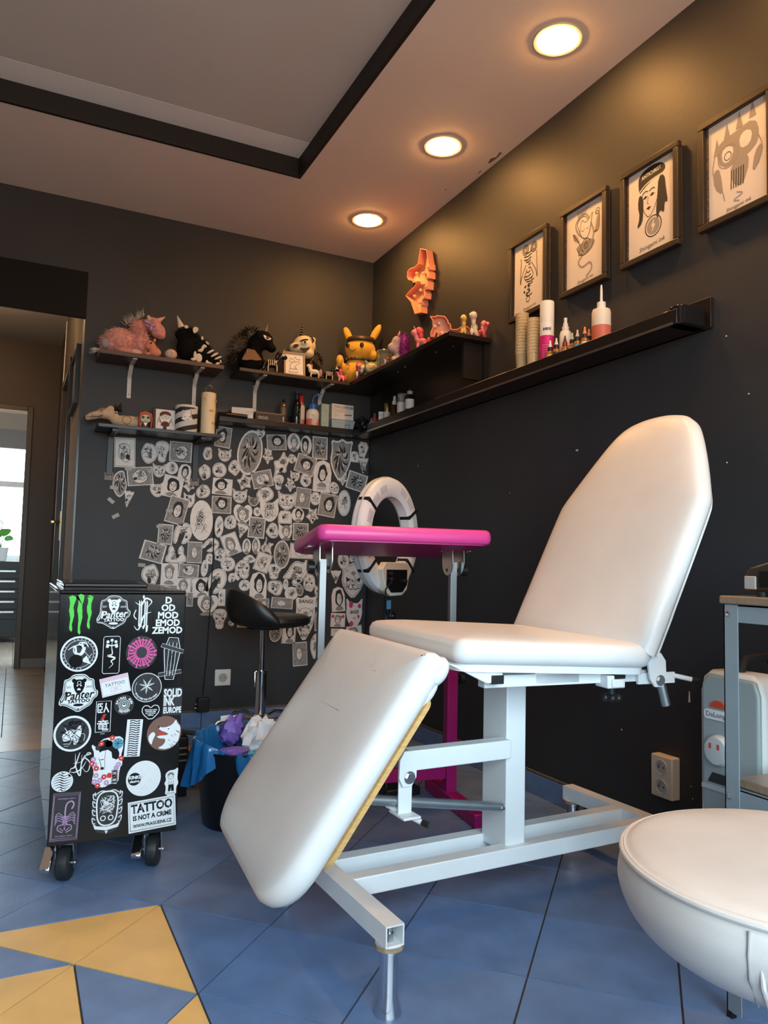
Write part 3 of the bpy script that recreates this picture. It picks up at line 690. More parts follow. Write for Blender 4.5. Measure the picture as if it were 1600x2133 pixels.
obj('gas_lift', MB().cyl((0, 0, .33), (0, 0, .54), .014, 20), M_CHROME, ss)
obj('column_tube', MB().lathe([(.027, .12), (.026, .335), (.030, .337), (.030, .345), (.014, .346)], 28), M_CHROME, ss)
obj('height_lever', MB().tube([(-.02, -.01, .345), (-.034, -.014, .34), (-.034, -.014, .27)], .003, 6), M_CHROME, ss)
obj('hub', MB().lathe([(.03, .105), (.042, .115), (.042, .140), (.028, .15)], 24), M_CHROME, ss)
for k in range(5):
    a = R(182+72*k); c, s = math.cos(a), math.sin(a)
    lg = obj('base_leg', MB().tube([(.03*c, .03*s, .128), (.12*c, .12*s, .142), (.20*c, .20*s, .122), (.243*c, .243*s, .075), (.247*c, .247*s, .058)], .0095, 10), M_CHROME, ss)
    px_, py_ = .247*c, .247*s
    obj('caster_wheel', MB().cyl((px_-.018*s, py_+.018*c, .028), (px_+.018*s, py_-.018*c, .028), .028, 20), M_BLACK, lg, bevel=.003)
    obj('caster_hood', MB().ell((px_, py_, .040), (.026, .026, .020), 14, 8), M_BLACK, lg)

# ---------------- round white stool in the foreground
st = thing('round_stool', 'round white vinyl stool in the right foreground', 'stool', (.872, .622, 0))
seat = [(.06, .392), (.135, .394), (.170, .404), (.196, .428), (.209, .458), (.208, .480), (.2035, .492), (.2045, .496), (.2025, .5005), (.199, .501), (.185, .506), (.14, .512), (.07, .515), (.0, .516)]
so = obj('seat', MB().lathe(crv(seat, 4), 80, cap=False), M_OLD_VINYL, st, angle=60)
obj('piping', MB().torus((0, 0, .4965), .2045, .0036, 80, 8), M_OLD_VINYL, so)
a = R(-157)
obj('side_seam', MB().tube([(.2065*math.cos(a), .2065*math.sin(a), .49), (.2105*math.cos(a), .2105*math.sin(a), .468), (.206*math.cos(a), .206*math.sin(a), .443), (.176*math.cos(a), .176*math.sin(a), .405)], .0016, 6), mat('vinyl_seam', (.34, .32, .31), .5), so)
for da in (.05, .10, .17):
    b = a+da
    obj('vinyl_pleat', MB().tube([(.2085*math.cos(b), .2085*math.sin(b), .468), (.2055*math.cos(b+.01), .2055*math.sin(b+.01), .440), (.178*math.cos(b+.03), .178*math.sin(b+.03), .404)], .004, 8, rs=[.0005, .0030, .0045]), M_OLD_VINYL, so)
obj('seat_plate', MB().lathe([(.11, .375), (.11, .394)], 24), M_BLACKM, st)
obj('gas_lift', MB().cyl((0, 0, .12), (0, 0, .38), .022, 20), M_CHROME, st)
for k in range(5):
    a = R(20+72*k); c, s = math.cos(a), math.sin(a)
    obj('base_leg', MB().tube([(.02*c, .02*s, .12), (.15*c, .15*s, .085), (.235*c, .235*s, .055)], .012, 8), M_CHROME, st)
    obj('caster_wheel', MB().cyl((.235*c-.015*s, .235*s+.015*c, .025), (.235*c+.015*s, .235*s-.015*c, .025), .025, 16), M_BLACK, st)

# ---------------- grey angle-iron trolley
tr_ = thing('metal_trolley', 'grey angle-iron trolley with brown laminate shelves at the right edge', 'trolley', (1.274, 1.062, 0))
M_GREY = mat('blue_grey_steel', (.24, .29, .32), .38, var=.05, vscale=10)
M_LAM = mat('brown_laminate', (.26, .18, .125), .28, var=.12, vscale=20, stretch=(1, 6, 1))
TW, TD = .42, .52
for (x, y, sx, sy_) in ((0, 0, 1, -1), (TW, 0, -1, -1), (0, -TD, 1, 1), (TW, -TD, -1, 1)):
    g = MB(); f = .032; t = .0025
    g.bb(x, x+sx*t, y, y+sy_*f, .012, .786).bb(x, x+sx*f, y, y+sy_*t, .012, .786)
    lg = obj('leg', g, M_GREY, tr_)
    obj('leg_foot', MB().bb(x-.001*sx, x+sx*.012, y, y+sy_*.012, 0, .013), M_BLACK, lg)
    for z in (.768, .415): obj('bolt', MB().ell((x-.001*sx, y+sy_*.012, z), (.003, .006, .006), 10, 6), M_CHROME, lg)
for z in (.786, .432):
    g = MB(); h = .034; t = .0025
    e = .0027
    g.bb(e, e+t, -TD+e, -e, z-h, z).bb(TW-t-e, TW-e, -TD+e, -e, z-h, z).bb(e, TW-e, -t-e, -e, z-h, z).bb(e, TW-e, -TD+e, -TD+t+e, z-h, z)
    g.bb(e, .03, -TD+e, -e, z-t, z).bb(TW-.03, TW-e, -TD+e, -e, z-t, z)
    obj('shelf_frame', g, M_GREY, tr_)
    ov = .006 if z > .6 else -.012
    obj('shelf_board', MB().bb(-ov, TW+ov, -TD-ov, ov, z+.001, z+.017), M_LAM, tr_, bevel=.003)
dv = thing('sealing_machine', 'low brown-black desktop machine on top of the grey trolley', 'machine', (1.300, 1.040, .803))
M_DEV = mat('bronze_black_plastic', (.045, .033, .027), .28)
dp = [(0, .010), (0, .040), (-.012, .056), (-.06, .070), (-.20, .076), (-.25, .060), (-.25, .010)]
obj('housing', MB().prism([(y, z) for y, z in dp], .004, .26, plane='yz'), M_DEV, dv, bevel=.006)
obj('front_recess', MB().bb(.0, .006, -.21, -.04, .020, .050), M_BLACKG, dv)
obj('side_trim', MB().bb(.001, .008, -.03, -.004, .014, .040), mat('pale_trim', (.4, .38, .36), .4), dv, bevel=.002)
for y in (-.03, -.2):
    obj('rubber_foot', MB().lathe([(.010, 0), (.012, .012)], 12, M=Matrix.Translation((.02, y, 0))), M_RUBBER, dv)
    obj('rubber_foot', MB().lathe([(.010, 0), (.012, .012)], 12, M=Matrix.Translation((.22, y, 0))), M_RUBBER, dv)

# ---------------- oil radiator
ht = thing('oil_radiator', 'white oil radiator with grey control panel beside the trolley', 'heater', (1.505, 1.215, 0))
M_CREAM = mat('cream_enamel', (.66, .65, .62), .35)
M_HGREY = mat('grey_panel_plastic', (.30, .34, .34), .3)
end = [(-.085, .10), (-.085, .57), (-.076, .605), (-.055, .622), (.055, .622), (.076, .605), (.085, .57), (.085, .10)]
obj('end_cover', MB().prism(end, -.03, .05, plane='yz'), M_CREAM, ht, bevel=.012, seg=3)
pn = [(-.083, .16), (-.083, .58), (-.072, .612), (.052, .614), (.068, .59), (.068, .33), (.06, .25), (.035, .20), (-.02, .17)]
pc = obj('control_panel', MB().prism(pn, -.042, -.028, plane='yz'), M_HGREY, ht, bevel=.006, seg=3)
FX_ = Matrix(((0, 0, -1, -.042), (-1, 0, 0, 0), (0, 1, 0, 0), (0, 0, 0, 1)))   # local x -> -Y, y -> Z, z -> -X
obj('power_switch', MB().prism([(.020*math.cos(PI*k/12)-.020, .016*math.sin(PI*k/12)+.540) for k in range(13)], 0, .005, M=FX_, plane='xy'), mat('red_switch', (.55, .05, .02), .3), pc)
bd = obj('brand_badge', MB().prism(rrect(-.058, .02, .512, .534, .008, 4), 0, .004, M=FX_, plane='xy'), M_PLASTIC_W, pc)
vs, fs = text_mesh("DeLonghi", .017)
obj('badge_lettering', MB().add([(v.x-.019, v.y+.523, .0046) for v in vs], fs, 0, FX_), mat('badge_blue', (.03, .04, .10), .4), bd, smooth=False)
kn = obj('thermostat_dial', MB().lathe([(.036, 0), (.036, .006), (.030, .016), (.026, .017)], 32, M=FX_ @ Matrix.Translation((-.018, .445, 0))), mat('dial_grey', (.50, .52, .52), .3), pc)
for dx in (-.012, .010): obj('dial_mark', MB().box((-.018+dx, .455, .0175), (.006, .012, .001), M=FX_), mat('dial_red', (.6, .05, .08), .4), kn)
obj('lower_recess', MB().prism([(-.05, .37), (.016, .37), (.006, .392), (-.038, .392)], 0, .002, M=FX_, plane='xy'), M_BLACK, pc)
obj('panel_ledge', MB().bb(-.046, -.03, -.03, .067, .352, .364), mat('pale_ledge', (.45, .48, .48), .4), pc, bevel=.002)
for k in range(5):
    x = .075+k*.045
    g = MB().prism(rrect(-.075, .075, .09, .60, .03, 5), x-.004, x+.004, plane='yz')
    obj('fin', g, M_CREAM, ht, bevel=.002)
    g2 = MB().prism([(-.088, .12), (-.082, .585), (-.078, .585), (-.084, .12)], x-.020, x+.020, plane='yz')
    fp = obj('fin_cover', g2, M_PLASTIC_W, ht)
    g3 = MB()
    for q in range(3): g3.box((x, -.0865, .52-q*.10), (.003, .006, .06))
    obj('cover_slots', g3, M_BLACKM, fp, smooth=False)
obj('handle', MB().tube([(.0, .0, .615), (.02, 0, .65), (.10, 0, .655), (.13, 0, .62)], .011, 10), M_BLACKM, ht)
for x in (.02, .24):
    f = obj('foot_bar', MB().bb(x-.015, x+.015, -.12, .12, .055, .075), M_HGREY, ht, bevel=.003)
    for y in (-.11, .11): obj('caster_wheel', MB().cyl((x-.012, y, .03), (x+.012, y, .03), .03, 16), M_BLACK, f)
    obj('foot_post', MB().bb(x-.01, x+.01, -.04, .04, .07, .11), M_HGREY, f)

# ---------------- sockets, cable, things behind the cabinet
def socket(name, loc, rz, n, lab, m):
    t = thing(name, lab, 'socket', loc, rz)
    h = .083*n if n > 1 else .083
    pl_ = obj('plate', MB().bb(-.0415, .0415, -.012 if n == 1 else -.034, 0, -.0415 if n == 1 else -.062, .0415 if n == 1 else .062), m, t, bevel=.004, seg=3)
    yo = -.012 if n == 1 else -.034
    for z in ([0] if n == 1 else [.028, -.029]):
        rr = .021
        c = obj('outlet', MB().torus((0, 0, 0), rr, .0022, 28, 8, M=Matrix.Translation((0, yo-.0005, z)) @ Matrix.Rotation(R(90), 4, 'X')).lathe([(rr, 0), (rr, .0006)], 28, M=Matrix.Translation((0, yo, z)) @ Matrix.Rotation(R(90), 4, 'X')), mat('socket_inner', (.45, .43, .40), .4), t)
        for x in (-.0095, .0095): obj('socket_hole', MB().lathe([(.0028, 0), (.0028, .0012)], 10, M=Matrix.Translation((x, yo, z)) @ Matrix.Rotation(R(90), 4, 'X')), M_BLACK, c)
        obj('earth_pin', MB().lathe([(.0025, 0), (.0025, .009)], 10, M=Matrix.Translation((0, yo, z+.010)) @ Matrix.Rotation(R(90), 4, 'X')), M_STEEL, c)
socket('wall_socket', (1.005, YB, .245), 0, 1, 'single white wall socket low on the back wall', M_PLASTIC_W)
socket('wall_socket', (XR, 1.712, .232), R(-90), 2, 'double cream wall socket below the tattoo chair', mat('cream_plastic', (.66, .58, .48), .4))
cbm = MB().tube([(.930, YB-.004, 1.07), (.932, YB-.005, .9), (.926, YB-.004, .6), (.918, YB-.006, .35), (.905, YB-.008, .16)], .0028, 6)
cbt = thing('power_adapter', 'black mains adapter and cable hanging on the back wall', 'adapter', (0, 0, 0))
obj('cable', cbm, M_BLACK, cbt)
obj('adapter_box', MB().bb(.872, .932, YB-.05, YB-.013, .082, .152), M_BLACK, cbt, bevel=.004)
obj('plug_pins', MB().cyl((.86, YB-.03, .12), (.872, YB-.03, .12), .003, 8).cyl((.86, YB-.03, .10), (.872, YB-.03, .10), .003, 8), M_STEEL, cbt)
bx = thing('cardboard_box', 'brown cardboard box on the floor between cabinet and bin', 'box', (.742, 2.99, 0))
obj('box_sides', MB().bb(-.10, .10, -.09, .09, .0, .115), mat('brown_cardboard', (.26, .16, .085), .8, var=.1, vscale=15), bx, bevel=.003)
obj('box_flap', MB().box((0, -.045, .117), (.2, .09, .004)), mat('brown_cardboard'[:], (.26, .16, .085), .8), bx)
pc_ = thing('black_case', 'black ventilated equipment case standing behind the sticker cabinet', 'case', (.572, 2.86, 0))
obj('case_body', MB().bb(-.042, .030, -.05, .16, .0, .21), M_BLACK, pc_, bevel=.004)
for k in range(3): obj('vent_slot', MB().bb(-.01, .024, -.053, -.049, .17-k*.022, .175-k*.022), mat('slot_grey', (.25, .25, .25), .5), pc_)
obj('case_lid', MB().box((.01, -.02, .222), (.10, .06, .006)), M_BLACK, pc_, rot=(0, R(12), 0))
pw = thing('foot_pedal', 'black foot pedal with a glowing orange switch on the floor behind the chair', 'pedal', (1.33, 2.56, 0))
obj('pedal_base', MB().bb(-.07, .07, -.05, .05, 0, .03), M_BLACK, pw, bevel=.004)
obj('pedal_bow', MB().tube([(-.06, -.02, .03), (-.055, -.02, .085), (.03, -.02, .09), (.045, -.02, .03)], .006, 8), M_BLACK, pw)
obj('switch_light', MB().ell((.035, -.03, .07), (.016, .012, .010), 12, 8), mat('orange_switch', (.8, .12, .02), .3, emit=(1, .16, .03), estr=1.2), pw)
# ================================================================ SHELVES AND WHAT STANDS ON THEM
M_SHB = mat('brown_shelf_board', (.075, .036, .024), .38, var=.15, vscale=8, stretch=(1, 8, 8))
M_SHK = mat('black_shelf_board', (.014, .011, .010), .30, var=.1, vscale=10)
M_SHD = mat('dark_brown_shelf_board', (.035, .024, .018), .35, var=.12, vscale=10)
M_BRK = mat('white_shelf_bracket', (.62, .58, .54), .4)
def bracket(par, x, ztop, zbot, dep, m, screw=True):
    g = MB()
    w = .020
    g.bb(x-w/2, x+w/2, YB-.004, YB-.001, zbot, ztop-.02)
    g.prism([(YB-.004, ztop-.055), (YB-.001, ztop-.045), (YB-.055, ztop-.004), (YB-.060, ztop-.008)], x-w/2, x+w/2, plane='yz')
    g.bb(x-w/2, x+w/2, YB-dep, YB-.045, ztop-.006, ztop-.001)
    b = obj('bracket', g, m, par, bevel=.001)
    if screw:
        for z in (zbot+.018, zbot+.10): obj('screw', MB().ell((x, YB-.0045, z), (.0035, .002, .0035), 8, 5), M_RUST, b)
sh = thing('wall_shelf', 'brown wooden wall shelf on white brackets holding the fluffy plush toys', 'shelf')
obj('shelf_board', MB().bb(.312, .905, 3.744, YB-.001, 1.817, 1.838), M_SHB, sh, bevel=.0015)
bracket(sh, .475, 1.817, 1.656, .19, M_BRK); bracket(sh, .800, 1.817, 1.656, .19, M_BRK)
sh = thing('wall_shelf', 'dark wall shelf on white brackets holding black plush unicorns', 'shelf')
obj('shelf_board', MB().bb(.985, 1.598, 3.744, YB-.001, 1.822, 1.840), M_SHD, sh, bevel=.0015)
bracket(sh, 1.125, 1.822, 1.66, .19, M_BRK); bracket(sh, 1.50, 1.822, 1.66, .19, M_BRK)
sh = thing('corner_shelf', 'black shelf on the right wall under the pink unicorn light', 'shelf')
obj('shelf_board', MB().bb(1.602, XR-.001, 2.70, YB-.003, 1.822, 1.842), M_SHK, sh, bevel=.0015)
obj('wall_panel', MB().bb(XR-.020, XR-.001, 2.72, YB-.2, 1.66, 1.821), M_SHK, sh)
obj('end_support', MB().bb(1.70, XR-.021, 2.74, 2.756, 1.66, 1.821), M_SHK, sh)
for k, (x, y) in enumerate([(1.68, 2.95), (1.69, 3.35), (1.68, 3.25), (1.70, 2.83)]): obj('screw', MB().ell((x, y, 1.8215), (.004, .004, .0015), 8, 5), M_STEEL, sh)
sh = thing('wall_shelf', 'black wall shelf over the drawings holding a dog toy and figurine', 'shelf')
obj('shelf_board', MB().bb(.322, .908, 3.744, YB-.001, 1.467, 1.484), M_SHK, sh, bevel=.0015)
for x in (.40, .82):
    b = obj('bracket', MB().bb(x-.014, x+.014, YB-.012, YB-.001, 1.26, 1.466).bb(x-.014, x+.014, YB-.19, YB-.012, 1.452, 1.466), M_BLACK, sh, bevel=.001)
    obj('bracket_foot', MB().bb(x-.022, x+.022, YB-.006, YB-.001, 1.235, 1.275), mat('dull_bracket', (.22, .19, .16), .6), b, bevel=.001)
    obj('screw', MB().ell((x+.006, YB-.007, 1.255), (.004, .002, .004), 8, 5), M_CHROME, b)
# picture ledges
lg = thing('picture_ledge', 'long black wall ledge with silver front strip along the right wall', 'shelf')
LZ = 1.580
obj('ledge_base', MB().bb(1.692, XR-.001, 1.560, 3.815, 1.566, LZ), M_SHK, lg, bevel=.001)
obj('front_lip', MB().bb(1.688, 1.698, 1.560, 3.70, 1.566, 1.611), M_SHK, lg, bevel=.002)
obj('silver_strip', MB().bb(1.6865, 1.689, 1.575, 3.70, 1.5655, 1.5735), M_STEEL, lg)
obj('back_board', MB().bb(XR-.014, XR-.001, 1.537, 3.815, 1.566, 1.658), M_SHK, lg, bevel=.001)
obj('end_cap', MB().prism(rrect(1.690, 1.80, 1.545, 1.60, .02, 5), 1.566, 1.622, plane='xy'), M_BLACKG, lg, bevel=.003)
lg = thing('picture_ledge', 'black wall ledge on the back wall above the drawings, with bottles', 'shelf')
obj('ledge_base', MB().bb(.895, XR-.016, 3.820, YB-.001, 1.566, LZ), M_SHK, lg, bevel=.001)
obj('front_lip', MB().bb(.895, 1.70, 3.815, 3.824, 1.566, 1.596), M_SHK, lg, bevel=.002)
obj('back_board', MB().bb(.895, XR-.016, YB-.014, YB-.001, LZ, 1.655), M_SHK, lg, bevel=.001)
tag(obj('cable_sleeve', MB().tube([(.893, 3.80, 1.548), (.897, 3.806, 1.60), (.95, 3.808, 1.603), (1.05, 3.808, 1.600)], .011, 10).tube([(.893, 3.80, 1.548), (.893, 3.80, 1.52)], .006, 8), M_BLACKG), 'shiny black cable sleeve lying along the left end of the bottle ledge', 'cable')

# ---------------- small bottles and boxes
def lathe_thing(name, label, cat, loc, parts, rotz=0, group=None):
    t = thing(name, label, cat, loc, rotz, group)
    for pn_, prof, m in parts: obj(pn_, MB().lathe(prof, 24), m, t)
    return t
M_CLEARP = mat('clear_plastic_cup', (.85, .70, .42), .15, trans=.35, ior=1.3)
M_MILKY = mat('milky_bottle', (.72, .68, .60), .35)
M_REDLIQ = mat('red_green_soap', (.62, .16, .11), .3)
def cupstack(loc, n, lab, h):
    t = thing('cup_stack', lab, 'cups', loc, 0, 'stacks of clear plastic cups')
    for k in range(n):
        z = h*k/n*.62
        obj('cup', MB().lathe([(.019, z), (.0255, z+h*.38), (.0268, z+h*.385), (.0268, z+h*.395), (.0245, z+h*.395), (.0185, z+.003)], 20), M_CLEARP, t)
    return t
cupstack((1.752, 2.392, LZ), 14, 'taller stack of clear plastic cups at the left of the spray can', .275)
cupstack((1.752, 2.318, LZ), 12, 'shorter stack of clear plastic cups beside the spray can', .235)
sp = lathe_thing('spray_can', 'tall white and magenta disinfectant spray can on the long ledge', 'spray can', (1.752, 2.237, LZ), [
    ('can', [(.024, 0), (.0265, .004), (.0265, .205), (.025, .210)], M_PLASTIC_W), ('cap', [(.0268, .188), (.0268, .262), (.0255, .268), (.020, .270)], M_PLASTIC_W),
    ('magenta_label', [(.0269, .030), (.0269, .135)], mat('magenta_label', (.60, .02, .20), .35))])
def wrap_text(txt, size, r, z, ang, m, par, name='lettering', bold=0.0):
    vs, fs = text_mesh(txt, size, bold=bold)
    out = [((r)*math.cos(ang+v.x/r), (r)*math.sin(ang+v.x/r), z+v.y) for v in vs]
    obj(name, MB().add(out, fs), m, par, smooth=False)
VA = math.atan2(-2.237, -1.752)
wrap_text('seni', .020, .0272, .160, VA, mat('navy_print', (.03, .03, .08), .5), sp, bold=.0006)
for k in range(6): wrap_text('mmm mmmmm mm', .0045, .0273, .098-k*.009, VA, M_PLASTIC_W, sp)
lathe_thing('pump_bottle', 'white pump spray bottle behind the small ink bottles', 'bottle', (1.765, 2.146, LZ), [
    ('bottle', [(.020, 0), (.0215, .003), (.0215, .120), (.018, .132), (.011, .136)], M_PLASTIC_W), ('pump', [(.0125, .136), (.0125, .150), (.009, .152), (.009, .163), (.006, .165), (.0065, .182), (.003, .184)], M_PLASTIC_W)])
inks = [(1.727, 2.185, (.75, .50, .12), (.02, .02, .02), (.75, .72, .68), 'amber labelled ink dropper bottle nearest the magenta spray can'),
        (1.727, 2.150, (.04, .035, .03), (.02, .02, .02), (.70, .66, .60), 'black labelled ink dropper bottle in front of the pump bottle'),
        (1.735, 2.112, (.70, .30, .24), (.30, .03, .03), (.05, .04, .04), 'salmon labelled ink dropper bottle with dark cap'),
        (1.735, 2.073, (.45, .40, .08), (.02, .02, .02), (.35, .55, .40), 'olive labelled ink dropper bottle with green tip'),
        (1.728, 2.037, (.08, .30, .62), (.02, .02, .02), (.50, .47, .44), 'bright blue labelled ink dropper bottle'),
        (1.758, 2.012, (.40, .16, .06), (.02, .02, .02), (.65, .35, .18), 'brown ink dropper bottle with orange tip at the back'),
        (1.728, 1.999, (.75, .66, .58), (.05, .03, .02), (.80, .25, .12), 'cream labelled ink dropper bottle with red tip beside the wash bottle')]
for k, (x, y, lc, cc, tcx, lab) in enumerate(inks):
    lathe_thing('ink_bottle', lab, 'bottle', (x, y, LZ), [
        ('bottle', [(.0115, 0), (.0125, .002), (.0125, .058), (.008, .064)], mat('amber_glass', (.30, .12, .03), .12)), ('label', [(.01275, .008), (.01275, .050)], mat('ink_label_%d' % k, lc, .4)),
        ('cap', [(.0085, .062), (.0092, .064), (.0088, .078)], mat('ink_cap_%d' % k, cc, .4)), ('tip', [(.0075, .078), (.0035, .094), (.003, .102), (.0012, .104)], mat('ink_tip_%d' % k, tcx, .4))], group='small tattoo ink bottles on the ledge')
lathe_thing('wash_bottle', 'translucent squeeze bottle half full of red liquid with angled nozzle', 'bottle', (1.752, 1.944, LZ), [
    ('bottle', [(.030, 0), (.032, .003), (.032, .140), (.029, .150), (.013, .155)], M_MILKY), ('liquid', [(.0322, .004), (.0322, .092)], M_REDLIQ), ('cap', [(.0145, .153), (.0145, .176), (.010, .178)], M_PLASTIC_W),
    ('nozzle', [(.0048, .176), (.0042, .218), (.0026, .236), (.0018, .238)], M_PLASTIC_W)])
rp = MB(); rp.cyl((1.735, 2.47, LZ+.026), (1.735, 3.03, LZ+.026), .024, 20)
t = thing('paper_roll', 'rolled sheet of cream paper lying on the long ledge', 'paper roll')
obj('roll', rp, mat('cream_paper', (.66, .56, .44), .7), t)
obj('roll_hollow_shade', MB().cyl((1.735, 2.4685, LZ+.026), (1.735, 2.472, LZ+.026), .018, 18), mat('roll_shadow', (.10, .07, .05), .9), t)  # dark disc painted as the shade inside the roll's open end
tag(obj('pencil_stub', MB().cyl((1.712, 1.68, LZ+.033), (1.705, 1.61, LZ+.036), .0035, 8), M_WOOD), 'short wooden pencil stub at the near end of the long ledge', 'pencil')
# dark corner end of the long ledge
def carton(name, lab, cat, loc, d, m, rz=0):
    return tag(obj(name, MB().bb(-d[0]/2, d[0]/2, -d[1]/2, d[1]/2, 0, d[2]), m, loc=loc, rot=(0, 0, rz), bevel=.0015), lab, cat)
M_CARTW = mat('white_carton', (.66, .63, .58), .6, var=.04, vscale=20)
def printed(par, lines, x0, z0, size, y, m, rz=None):
    for k, (txt, s, dx, dz) in enumerate(lines):
        vs, fs = text_mesh(txt, s, align='LEFT')
        obj('lettering', MB().add([(x0+dx+v.x, y, z0+dz+v.y) for v in vs], fs), m, par, smooth=False)
t = carton('small_carton', 'small white printed carton in the dark corner of the ledge', 'box', (1.735, 3.620, LZ), (.032, .028, .088), M_CARTW, R(-25))
printed(t, [('dr.', .012, -.012, .07), ('mmmm', .006, -.012, .055), ('mmm', .006, -.012, .045)], 0, 0, 1, -.0146, M_INK)
lathe_thing('serum_bottle', 'small bottle with gold cap in the dark corner of the ledge', 'bottle', (1.745, 3.572, LZ), [('bottle', [(.018, 0), (.019, .002), (.019, .080)], M_CARTW), ('gold_cap', [(.0175, .081), (.0175, .125), (.016, .127)], mat('gold_cap', (.55, .45, .22), .25, metal=1))])
lathe_thing('white_tube', 'slim white tube standing behind the gold capped bottle', 'tube', (1.780, 3.62, LZ), [('tube', [(.010, 0), (.011, .10), (.008, .105), (.008, .135)], M_PLASTIC_W)])
lathe_thing('dropper_bottle', 'brown pipette bottle with pale rubber top in the dark corner', 'bottle', (1.745, 3.488, LZ), [('bottle', [(.021, 0), (.022, .002), (.022, .085), (.012, .102), (.010, .106)], mat('brown_glass', (.05, .02, .01), .08)), ('collar', [(.0125, .104), (.0125, .122)], M_CARTW), ('rubber_bulb', [(.008, .122), (.0075, .140), (.005, .150), (.002, .152)], M_CARTW)])
lathe_thing('foam_bottle', 'white foam dispenser with clear cap in the dark corner', 'bottle', (1.745, 3.405, LZ), [('bottle', [(.023, 0), (.024, .002), (.024, .098), (.017, .108)], M_CARTW), ('pump', [(.010, .108), (.010, .125), (.014, .127), (.014, .140)], M_CARTW), ('clear_cap', [(.0235, .099), (.0235, .142), (.021, .146)], mat('clear_cap', (.6, .6, .55), .1, trans=.85))])
lathe_thing('black_bottle', 'black bottle with white label at the right of the dark corner', 'bottle', (1.745, 3.318, LZ), [('bottle', [(.0215, 0), (.0225, .002), (.0225, .115), (.015, .125)], M_BLACKG), ('label', [(.0228, .050), (.0228, .100)], M_CARTW), ('collar', [(.015, .125), (.015, .142)], mat('grey_cap', (.3, .3, .3), .4)), ('nozzle', [(.007, .142), (.006, .156)], M_BLACK)])
lathe_thing('tiny_bottle', 'tiny white bottle with grey tip in the corner of the ledge', 'bottle', (1.730, 3.735, LZ), [('bottle', [(.014, 0), (.015, .045), (.008, .050)], M_CARTW), ('tip', [(.008, .05), (.007, .06), (.003, .075)], mat('grey_cap', (.3, .3, .3), .4))])
lathe_thing('tiny_bottle', 'tiny red topped bottle in the corner of the ledge', 'bottle', (1.728, 3.690, LZ), [('bottle', [(.014, 0), (.015, .045)], M_CARTW), ('red_top', [(.0145, .045), (.013, .065)], mat('red_top', (.35, .02, .02), .4)), ('tip', [(.009, .065), (.007, .092)], mat('brown_tip', (.12, .06, .04), .4))])
lathe_thing('tiny_bottle', 'tiny white nib bottle with thin spout in the corner of the ledge', 'bottle', (1.775, 3.685, LZ), [('bottle', [(.012, 0), (.012, .04)], M_CARTW), ('tip', [(.003, .04), (.002, .105)], M_PLASTIC_W)])
tag(obj('plastic_bag', crumple((1.738, 3.874, LZ+.058), (.038, .036, .042), 12, .5), mat('clear_black_film', (.02, .02, .02), .08, spec=.9), smooth=False), 'crumpled dark shiny plastic bag stuffed into the ledge corner', 'bag')
# back ledge
t = carton('flat_carton', 'flat white printed carton at the left end of the bottle ledge', 'box', (1.04, 3.873, LZ), (.112, .075, .072), M_CARTW, R(-12))
printed(t, [('IIIIIIIIIIIIIII', .012, .018, .050), ('mmmmmmmmmm', .007, -.020, .038), ('mmmmmm mmmm', .006, -.020, .028), ('mmmm mmmmm', .006, -.020, .018)], 0, 0, 1, -.0381, mat('grey_print', (.35, .32, .28), .6))
t = thing('brown_carton', 'low brown carton with three white round emblems on the bottle ledge', 'box', (1.178, 3.880, LZ), 0)
obj('carton_body', MB().bb(-.075, .075, -.045, .045, 0, .056), mat('dark_brown_carton', (.045, .025, .016), .5), t, bevel=.0015)
obj('carton_edge', MB().bb(-.072, .072, -.046, -.040, .054, .060), mat('brown_cardboard', (.26, .16, .085), .8), t)
for k in range(3): obj('emblem', MB().torus((0, 0, 0), .0065, .0016, 16, 6, M=Matrix.Translation((-.052+k*.018, -.0455, .030)) @ Matrix.Rotation(R(90), 4, 'X')), M_CARTW, t)
lathe_thing('spray_bottle', 'slim brown glass spray bottle on the bottle ledge', 'bottle', (1.262, 3.862, LZ), [('bottle', [(.016, 0), (.017, .002), (.017, .115), (.010, .128)], mat('smoke_glass', (.10, .075, .05), .06, spec=.8)), ('label', [(.0172, .06), (.0172, .10)], mat('brown_label', (.16, .11, .07), .5)), ('spray_head', [(.008, .128), (.008, .140), (.005, .142), (.005, .150)], M_BLACKG)])
t = lathe_thing('black_sprayer', 'black glossy bottle with green print and pump on the bottle ledge', 'bottle', (1.340, 3.868, LZ), [('bottle', [(.022, 0), (.023, .002), (.023, .130), (.012, .155)], M_BLACKG), ('collar', [(.011, .155), (.011, .175)], M_BLACK), ('pump_stem', [(.005, .175), (.005, .19)], M_BLACK)])
obj('pump_head', MB().prism([(-.012, .188), (.030, .192), (.030, .198), (-.008, .206), (-.014, .200)], -.008, .008), M_BLACK, t)
gp_ = MB(); rg = random.Random(5)
for k in range(16): 
    a = R(-55)+rg.uniform(-.25, .25); z = .03+k*.005
    gp_.box((.0232*math.cos(a), .0232*math.sin(a), z), (.003, rg.uniform(.004, .010), .0022), rz=a)
obj('green_print', gp_, mat('green_print', (.08, .45, .14), .5), t, smooth=False, kind='stuff')
t = lathe_thing('red_cap_bottle', 'bottle of red liquid with white label and red cap on the ledge', 'bottle', (1.372, 3.885, LZ), [('bottle', [(.019, 0), (.020, .002), (.020, .115), (.018, .128), (.010, .150), (.0095, .158)], mat('pink_liquid', (.45, .14, .12), .25)), ('label', [(.0203, .050), (.0203, .128)], mat('pink_white_label', (.62, .48, .42), .5)), ('red_cap', [(.0125, .150), (.0125, .180), (.011, .182)], mat('red_cap', (.50, .02, .03), .4))])
